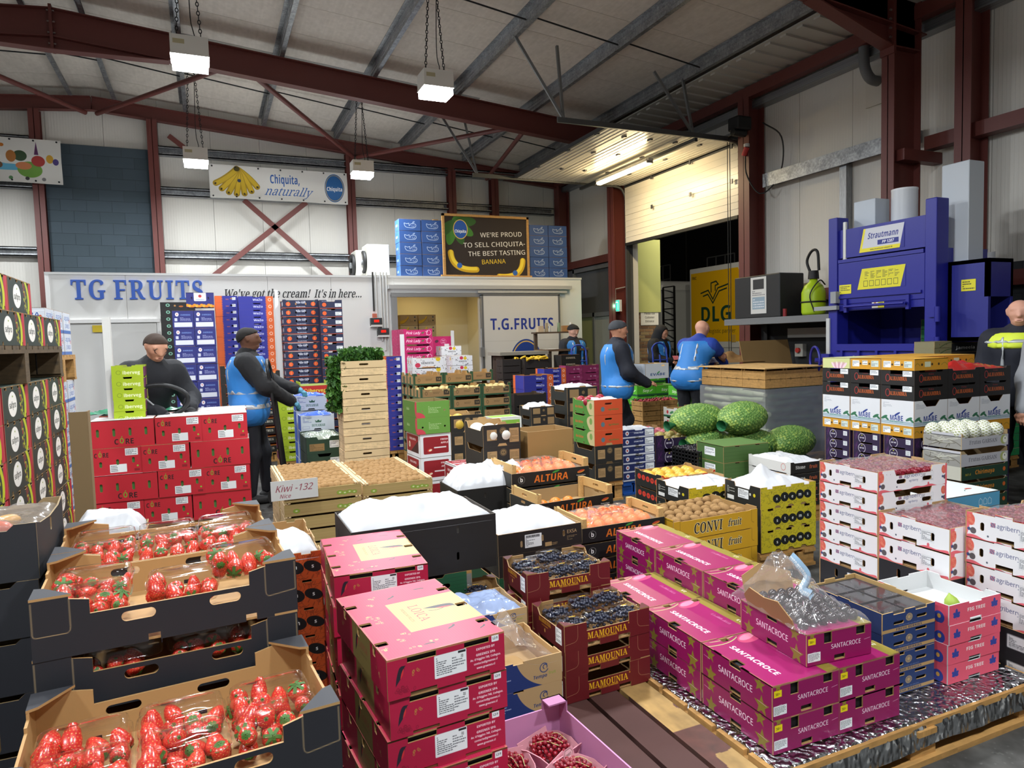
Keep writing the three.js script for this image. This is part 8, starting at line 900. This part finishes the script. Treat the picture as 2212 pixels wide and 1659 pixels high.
const cap=(x,y,z,a,b,r0,r1)=>{const bx=b[0]- a[0],by=b[1]- a[1],bz=b[2]- a[2],px=x - a[0],py=y - a[1],pz=z - a[2];const t=Math.max(0,Math.min(1,(px*bx + py*by + pz*bz)/(bx*bx + by*by + bz*bz + 1e-9)));return Math.hypot(px - bx*t,py - by*t,pz - bz*t)-(r0 +(r1 - r0)*t)};
const smin=(a,b,k)=>{const h=Math.max(0,k - Math.abs(a - b))/ k;return Math.min(a,b)- h*h*k*.25};
const field=(list,k)=>(x,y,z)=>{let d=9;for(const[a,b,r0,r1]of list)d=smin(d,cap(x,y,z,a,b,r0,r1),k);return d};
function person(label,x,z,yaw,J,L,scale=1.05){
const t=thing('person',label,'person',null,x,0,z,yaw);t.scale.setScalar(scale);
const add=(a,b)=>[a[0]+ b[0],a[1]+ b[1],a[2]+ b[2]];
const j={hip:[0,.95,0],chest:[0,1.32,0],neck:[0,1.5,0],head:[0,1.64,.02],sL:[.19,1.42,0],sR:[-.19,1.42,0],eL:[.25,1.14,0],eR:[-.25,1.14,0],wL:[.25,.9,.1],wR:[-.25,.9,.1],hL:[.1,.93,0],hR:[-.1,.93,0],kL:[.11,.5,.02],kR:[-.11,.5,.02],aL:[.12,.09,-.02],aR:[-.12,.09,-.02],...J};
const torso=(e)=>[[j.hip,j.chest,.15 + e,.165 + e],[j.hL,j.hR,.13 + e,.13 + e],[add(j.sL,[-.04,-.03,0]),add(j.sR,[.04,-.03,0]),.085 + e,.085 + e],[j.chest,j.neck,.13 + e,.065 + e]];
const arm=(e)=>['L','R'].flatMap((s)=>[[j['s' + s],j['e' + s],.066 + e,.05 + e],[j['e' + s],j['w' + s],.048 + e,.034 + e]]);
const leg=(e)=>['L','R'].flatMap((s)=>[[j['h' + s],j['k' + s],.09 + e,.062 + e],[j['k' + s],j['a' + s],.06 + e,.042 + e]]);
const foot=(e)=>['L','R'].map((s)=>[add(j['a' + s],[0,-.045,-.03]),add(j['a' + s],[0,-.05,.15]),.042 + e,.034 + e]);
const C=V(0,.93,0),S=2.1;
const look=new THREE.Euler(L.nod||0,L.turn||0,0,'YXZ'),hp=V(...j.head),R=(p)=>{const v=V(...p).applyEuler(look).add(hp);return[v.x,v.y,v.z]};
const hd=[[R([0,.03,-.015]),R([0,.03,.02]),.085,.082],[R([0,-.06,.045]),R([0,-.02,.04]),.05,.066],[j.neck,R([0,-.05,-.01]),.058,.056]],nose=[[R([0,.02,.098]),R([0,-.018,.112]),.01,.015],[R([.078,.0,0]),R([.082,.03,-.012]),.014,.016],[R([-.078,.0,0]),R([-.082,.03,-.012]),.014,.016],[R([-.022,-.062,.094]),R([.022,-.062,.094]),.008,.008],[R([-.05,.04,.085]),R([.05,.04,.085]),.012,.012]];
const fh=field(hd,.04),fn=field(nose,.006),headF=(x,y,z)=>smin(fh(x,y,z),fn(x,y,z),.018);
const skin=mat(L.skin||0xc98d70,.55),parts=[march(.4,hp,44,headF),march(S,C,46,field([...torso(-.015),...arm(-.008),...leg(-.012),[j.neck,add(j.head,[0,-.05,0]),.055,.055]],.06))];
for(const s of['L','R']){const w=V(...j['w' + s]),e=V(...j['e' + s]),dir=(L['d' + s]?V(...L['d' + s]):w.clone().sub(e)).normalize(),up=L['p' + s]?V(...L['p' + s]):V(0,1,0),side=dir.clone().cross(up).normalize(),nrm=side.clone().cross(dir).normalize(),Q=(a,b,c)=>{const v=w.clone().addScaledVector(dir,a).addScaledVector(side,b).addScaledVector(nrm,c);return[v.x,v.y,v.z]},bones=[[Q(0,0,0),Q(.05,0,0),.026,.03],[Q(.05,-.022,0),Q(.07,.022,0),.02,.02]];[[-.03,.068],[-.01,.078],[.011,.073],[.031,.056]].forEach(([b,l])=>{bones.push([Q(.07,b,0),Q(.07 + l*.55,b*1.1,-.012),.0095,.009],[Q(.07 + l*.55,b*1.1,-.012),Q(.07 + l*.8,b*1.1,-.04),.009,.008])});const th=s==='L'?-1:1;bones.push([Q(.03,th*.028,-.004),Q(.062,th*.052,-.018),.012,.0105],[Q(.062,th*.052,-.018),Q(.088,th*.046,-.034),.0105,.009]);const c=w.clone().addScaledVector(dir,.07);if(L.glove)mesh('glove',march(.26,c,40,field(bones.map((q)=>[q[0],q[1],q[2]+ .003,q[3]+ .003]),.008)),mat(L.glove,.7),t);else parts.push(march(.26,c,40,field(bones,.008)))}
mesh('body',merge(parts),skin,t);
const top=(e,cut)=>{const f=field([...torso(e),...arm(e + .006)],.07);return cut?(x,y,z)=>Math.max(f(x,y,z),cut(x,y,z)):f};
const hem=L.hem??.84,low=(x,y,z)=>hem - y;
const sleeve=L.short?(x,y,z)=>{let d=low(x,y,z);for(const s of['L','R']){const e=V(...j['e' + s]),sh=V(...j['s' + s]),dv=e.clone().sub(sh).normalize();const along=(x - sh.x)*dv.x +(y - sh.y)*dv.y +(z - sh.z)*dv.z;if(Math.hypot(x - sh.x,y - sh.y,z - sh.z)>.16&&Math.abs(x)>.17 + 0*along)d=Math.max(d,along - .2)}return d}:low;
mesh('jacket',march(S,C,58,top(.022,sleeve)),mat(L.top,.8),t);
mesh('trousers',march(S,C,58,(x,y,z)=>Math.max(field([...leg(.012),[j.hL,j.hR,.135,.135],[j.hip,add(j.hip,[0,.08,0]),.14,.14]],.05)(x,y,z),.06 - y)),mat(L.legs||0x16181f,.85),t);
mesh('shoes',march(S,C,58,(x,y,z)=>Math.max(field(foot(.012),.03)(x,y,z),.004 - y)),mat(0x1a1a1a,.7),t);
if(L.vest){const f=field(torso(.042),.06),arms=field(['L','R'].map((s)=>[add(j['s' + s],[0,-.01,0]),j['e' + s],.055,.055]),.02),sl=(x,y,z)=>Math.max(f(x,y,z),L.vhem - y,y -(j.neck[1]- .02),L.open?.05 - Math.max(Math.abs(x),-z*9):-9,.03 - arms(x,y,z)- .03);mesh('vest',march(S,C,58,sl),mat(L.vest,.6),t);const fb=field(torso(.047),.06),ax=L.bands||[1.02,1.16];for(const y0 of ax)mesh('reflective_band',march(S,C,58,(x,y,z)=>Math.max(fb(x,y,z),Math.abs(y - y0 -(L.tilt||0)*z)- .028,-f(x,y,z)- .03,L.open?.06 - Math.max(Math.abs(x),-z*9):-9,.0 - arms(x,y,z))),mat(0xb4b8bb,.35,.3),t);for(const s of[-1,1])mesh('reflective_band',march(S,C,58,(x,y,z)=>Math.max(fb(x,y,z),Math.abs(x - s*.11)- .025,1.16 - y,y -(j.neck[1]- .04),-f(x,y,z)- .03)),mat(0xb4b8bb,.35,.3),t)}
const capF=(grow,y0,back)=>march(.42,hp,44,(x,y,z)=>{const v=V(x,y,z).sub(hp).applyQuaternion(new THREE.Quaternion().setFromEuler(look).invert());return Math.max(field([[[0,.03,-.018],[0,.03,.018],.088 + grow,.084 + grow]],.04)(v.x,v.y,v.z),y0 +(v.z>0?v.z*.35:v.z*back)- v.y)});
if(L.hair)mesh('hair',capF(.01,.045,.75),mat(L.hair,.85),t);if(L.beanie)mesh('beanie',capF(.016,.025,.1),mat(L.beanie,.9),t);if(L.patch)mesh('beanie_badge',new THREE.SphereGeometry(.022,10,8).translate(...R([.02,.1,.075])),mat(L.patch,.7),t);
if(L.hood)mesh('hood',march(.46,hp,44,(x,y,z)=>{const v=V(x,y,z).sub(hp).applyQuaternion(new THREE.Quaternion().setFromEuler(look).invert());const d=field([[[0,.03,-.03],[0,-.12,-.04],.125,.13]],.04)(v.x,v.y,v.z);return Math.max(d,-(d + .02),v.z - .06)}),mat(L.hood,.85),t);
const ey=[];for(const s of[-1,1])ey.push(new THREE.SphereGeometry(.011,8,6).translate(...R([s*.032,.018,.083])));mesh('eyes',ey,mat(0x2a1c16,.4),t);mesh('mouth',new THREE.SphereGeometry(.016,8,6).scale(1.3,.3,.5).translate(...R([0,-.058,.098])),mat(0x8a4a42,.5),t);
if(L.brow)mesh('eyebrows',[-1,1].map((s)=>new THREE.BoxGeometry(.036,.008,.01).translate(...R([s*.033,.042,.09]))),mat(L.brow,.8),t);
if(L.glasses){const g=[];for(const s of[-1,1]){const q=new THREE.TorusGeometry(.022,.003,5,16);q.rotateX(L.nod||0).rotateY(L.turn||0).translate(...R([s*.032,.016,.1]));g.push(q,rod(V(...R([s*.054,.02,.098])),V(...R([s*.082,.02,0])),.003,4))}g.push(rod(V(...R([-.01,.018,.104])),V(...R([.01,.018,.104])),.003,4));mesh('glasses',g,mat(0x241c1a,.4),t)}
return t;
}
const NAVY=0x171a26,VB=0x2a7ac4;
const gx=(u,z)=>atZ(u,740,z).x;
person('man with glasses in a dark navy coat bending over a pallet truck',gx(322,-7.35),-7.35,28,{hip:[0,.95,-.14],hL:[.1,.93,-.14],hR:[-.1,.93,-.14],chest:[0,1.3,-.02],neck:[0,1.46,.06],head:[0,1.585,.12],sL:[.2,1.38,.02],sR:[-.2,1.38,.02],eL:[.3,1.12,.1],eR:[-.3,1.14,.08],wL:[.17,1.04,.34],wR:[-.1,1.02,.36],aL:[.12,.09,-.16],aR:[-.12,.09,-.16],kL:[.11,.5,-.12],kR:[-.11,.5,-.12]},{top:0x14161c,hem:.78,hair:0x3a2a20,brow:0x3a2a20,nod:.42,glasses:1,glove:0x1a1a1c,skin:0xc99478});
person('man in a bright blue reflective vest over black facing a tall hand truck',gx(532,-7.8),-7.8,82,{eL:[.24,1.2,.2],wL:[.16,1.12,.44],eR:[-.25,1.18,.18],wR:[-.14,1.02,.4],aL:[.12,.09,.12],kL:[.11,.5,.1]},{top:0x111114,hair:0x17120f,skin:0x6a4634,brow:0x17120f,vest:VB,vhem:.78,bands:[.98,1.12],glove:0x4a8aa4});
person('man in a grey beanie and blue vest carrying a white box',gx(1332,-7.7),-7.7,72,{eL:[.22,1.16,.1],wL:[.14,1.0,.34],eR:[-.26,1.14,.08],wR:[-.16,.99,.33],kL:[.12,.52,.16],aL:[.12,.12,.02],kR:[-.11,.5,-.06],aR:[-.12,.1,-.24]},{top:NAVY,beanie:0x3a3c40,patch:0xa8283a,brow:0x3a2a20,vest:VB,vhem:.8,bands:[.96],skin:0xc48a6c,dL:[-.3,0,1],dR:[.4,0,1]});
{const b=put('carried','carried_box','white lettered box held by the man in the grey beanie',null,V(gx(1332,-7.7)+ .36,1.28,-7.58),6,1,'box')}
person('person in a dark hooded jacket and blue vest looking down by the loading door',gx(1424,-11.0),-11.0,20,{neck:[0,1.48,.02],head:[0,1.6,.06],eL:[.26,1.16,.04],wL:[.08,1.08,.28],eR:[-.26,1.16,.04],wR:[-.06,1.1,.27]},{top:0x15161a,hood:0x15161a,vest:VB,vhem:.82,open:1,nod:.4,skin:0xc08a70,bands:[1.0]});
single('pink_note','pink sheet of paper held by the hooded person','paper',null,box(.13,.09,.004).rotateX(-.6),mat(0xd87a86,.6),gx(1424,-11.0)+ .13,1.22,-10.66);
person('bald man in a blue polo shirt and reflective vest leaning over crates',gx(1500,-8.0),-8.0,110,{hip:[0,.97,-.12],hL:[.1,.95,-.12],hR:[-.1,.95,-.12],chest:[0,1.3,.04],neck:[0,1.46,.13],head:[0,1.59,.19],sL:[.2,1.38,.08],sR:[-.2,1.38,.08],eL:[.2,1.22,.36],wL:[.12,1.13,.6],eR:[-.22,1.22,.34],wR:[-.1,1.12,.58],kL:[.11,.5,-.08],kR:[-.11,.5,-.08],aL:[.12,.09,-.14],aR:[-.12,.09,-.14]},{top:0x1f3f9c,short:1,vest:VB,vhem:.8,bands:[1.0,1.15],tilt:.25,nod:.25,glasses:1,skin:0xd09a80},1.08);
person('man in a black beanie and open blue vest standing behind the counter',gx(1237,-12.0),-12.0,10,{},{top:0x15181f,beanie:0x111214,vest:VB,vhem:.86,open:1,nod:.2,skin:0xc89a84,brow:0x2a201a},1.08);
person('bald man in a navy jacket with a bright yellow collar at the right edge',6.83,-3.95,-60,{eL:[.27,1.14,-.04],wL:[.22,.9,.06]},{top:NAVY,vest:0xcfe03a,vhem:1.34,bands:[1.4],skin:0xcf9a84},1.07);
person('person in a light grey hooded sweatshirt and blue jeans at the right edge',6.55,-3.42,-75,{},{top:0x8f9196,legs:0x2a3a56,hair:0x2a211c,hem:.8,skin:0xc08a70},1.04);
// hand trucks and pallet truck
function handTruck(label,x,z,yaw,col){const t=thing('hand_truck',label,'hand truck',null,x,0,z,yaw),m=mat(col,.4);mesh('frame',[-1,0,1].map((s)=>rod(V(s*.17,.12,0),V(s*.17*(s?.9:1),s?1.3:1.3,-.1),.016)),m,t);mesh('handle',tube([V(-.15,1.3,-.1),V(-.15,1.42,-.12),V(-.06,1.5,-.13),V(.06,1.5,-.13),V(.15,1.42,-.12),V(.15,1.3,-.1)],.016,8),m,t);mesh('rungs',[.3,.6,.9,1.2].map((y)=>rod(V(-.17,y,-.02 - y*.06),V(.17,y,-.02 - y*.06),.012)),m,t);mesh('toe_plate',box(.4,.012,.22,0,.01,.1),m,t);for(const s of[-1,1])mesh('wheel',cyl(.12,.12,.05,18).rotateZ(Math.PI / 2).translate(s*.22,.12,-.05),mat(0x151515,.8),t)}
handTruck('blue hand truck standing in front of the hooded person',gx(1432,-10.4),-10.4,0,0x2440a0);handTruck('blue hand truck beside the magenta cartons',gx(1256,-11.4),-11.4,0,0x2440a0);handTruck('black tall hand truck held by the man in the blue vest',gx(604,-7.6),-7.6,80,0x17181a);
{const t=thing('pallet_truck','black pallet truck handle in front of the bending man','pallet truck',null,gx(345,-7.0),0,-7.0);const bk=mat(0x17181a,.5);mesh('shaft',rod(V(0,.1,0),V(.02,1.05,-.02),.03),bk,t);mesh('loop_handle',tube([V(-.16,1.3,0),V(-.05,1.33,0),V(.1,1.3,0),V(.2,1.22,0),V(.18,1.12,0),V(.02,1.04,0),V(-.1,1.1,0)],.02,8,30,true),bk,t);mesh('lever',rod(V(-.05,1.12,.02),V(-.14,1.22,.04),.008),greyP,t);mesh('pump',cyl(.07,.08,.3,14,0,.25,-.05),mat(0xb02020,.5),t);mesh('steer_wheel',cyl(.09,.09,.08,16).rotateZ(Math.PI / 2).translate(0,.09,-.05),bk,t);mesh('fork',[box(.16,.06,1.0,-.18,.06,-.6),box(.16,.06,1.0,.18,.06,-.6),box(.52,.06,.14,0,.1,-.14)],mat(0xb02020,.5),t)}
// counter with papers, work table with crates and torn cardboard
{const x0=gx(1085,-11.6),x1=gx(1190,-11.6),t=thing('shop_counter','dark wooden counter with a worn stone top before the lettered sliding door','counter',null,x0,0,-11.7),w=x1 - x0 - .1,dk=mat(0x3a2c22,.75);mesh('top',box2(-.05,w + .05,1.36,1.42,-.5,.1),mat(0x8a8478,.6),t);mesh('side',[box2(0,.05,0,1.36,-.45,.05),box2(w - .05,w,0,1.36,-.45,.05)],dk,t);mesh('back_panel',box2(0,w,0,1.36,-.45,-.4),dk,t);mesh('shelf',box2(.05,w - .05,.9,.94,-.4,.05),dk,t)}
{const x0=gx(1172,-12.1),t=thing('display_desk','sloping wooden desk covered with white papers beside the counter','desk',null,x0,0,-12.1);mesh('slope',box(.9,.04,.6,.42,1.42,0).rotateX(.0),mat(0x5a4632,.7),t);mesh('legs',[box2(0,.06,0,1.4,-.2,-.14),box2(.8,.86,0,1.4,-.2,-.14),box2(0,.06,0,1.4,.2,.26),box2(.8,.86,0,1.4,.2,.26)],mat(0x4a3a2a,.75),t);for(let i=0;i<5;i++)mesh('paper',box(.2,.002,.28).rotateY(rr(-.5,.5)).translate(.12 + i*.17,1.442 + i*.001,rr(-.1,.1)),mat(0xd4d3cc,.7),t);mesh('upper_shelf',[box2(-.05,.9,1.75,1.78,-.4,-.2),box2(-.02,.04,0,1.75,-.36,-.3),box2(.82,.88,0,1.75,-.36,-.3)],mat(0x4a3a2a,.75),t);for(let i=0;i<6;i++)mesh(i % 2?'bottle':'box',i % 2?cyl(.03,.035,.18,10,.1 + i*.14,1.87,-.3):box(.12,.12,.1,.1 + i*.14,1.84,-.3),mat([0xb9a58a,0x9a8a6a,0xc4c0b4,0x7a8a6a,0xa87a4a,0xc9c4b8][i],.5),t)}
{const X=gx(1560,-8.5),t=thing('work_table','crowded work table with crates behind the leek pallet','table',null,X,0,-8.6);mesh('top',metreUV(box2(-.6,.75,.98,1.02,-.3,.35),1),woodM,t);for(const[x,z]of[[-.55,.3],[.7,.3],[-.55,-.25],[.7,-.25]])mesh('leg',box(.06,.98,.06,x,.49,z),woodM,t)}
{const X=gx(1560,-8.5);let pr;for(let i=0;i<3;i++){const t=pr?copyOf(pr):(pr=slatCrate('tomato_crate','small open wooden crate standing on the work table','crate','small crates on the work table',.36,.28,.14,2,{m:woodM}));t.position.set(X - .4 + i*.38,1.02,-8.5)}const b=put('gar','lifted_box','pale grey fruit box held by the bald leaning man',null,V(X - .62,1.3,-8.2),12,.9,'box');single('cardboard_sheet','large flat brown cardboard sheet leaning behind the work table','cardboard',null,box(1.0,.5,.012).rotateX(-.25),mat(0x9c7d4e,.75),gx(1668,-8.3),1.28,-8.42);single('torn_cardboard','crumpled torn brown cardboard heaped beside the baler','cardboard',null,sheetGeo(1.1,.5,30,14,(a,b2,x,z)=>.03 + .22*Math.sin(Math.PI*a)*(.6 + .8*(crease(x,z,3,6)- .3))*Math.sin(Math.PI*b2)),mat(0x8f6c40,.8,0,{side:2}),gx(1560,-8.5)+ .2,1.17,-8.62)}
for(const o of scene.children){const l=o.userData.label;if(l&&l.split(' ').length>16)o.userData.label=l.split(' ').slice(0,16).join(' ').replace(/(of|the|in|on|a|with|and|from|over|under|by)$/,'')}
renderer.render(scene,camera);
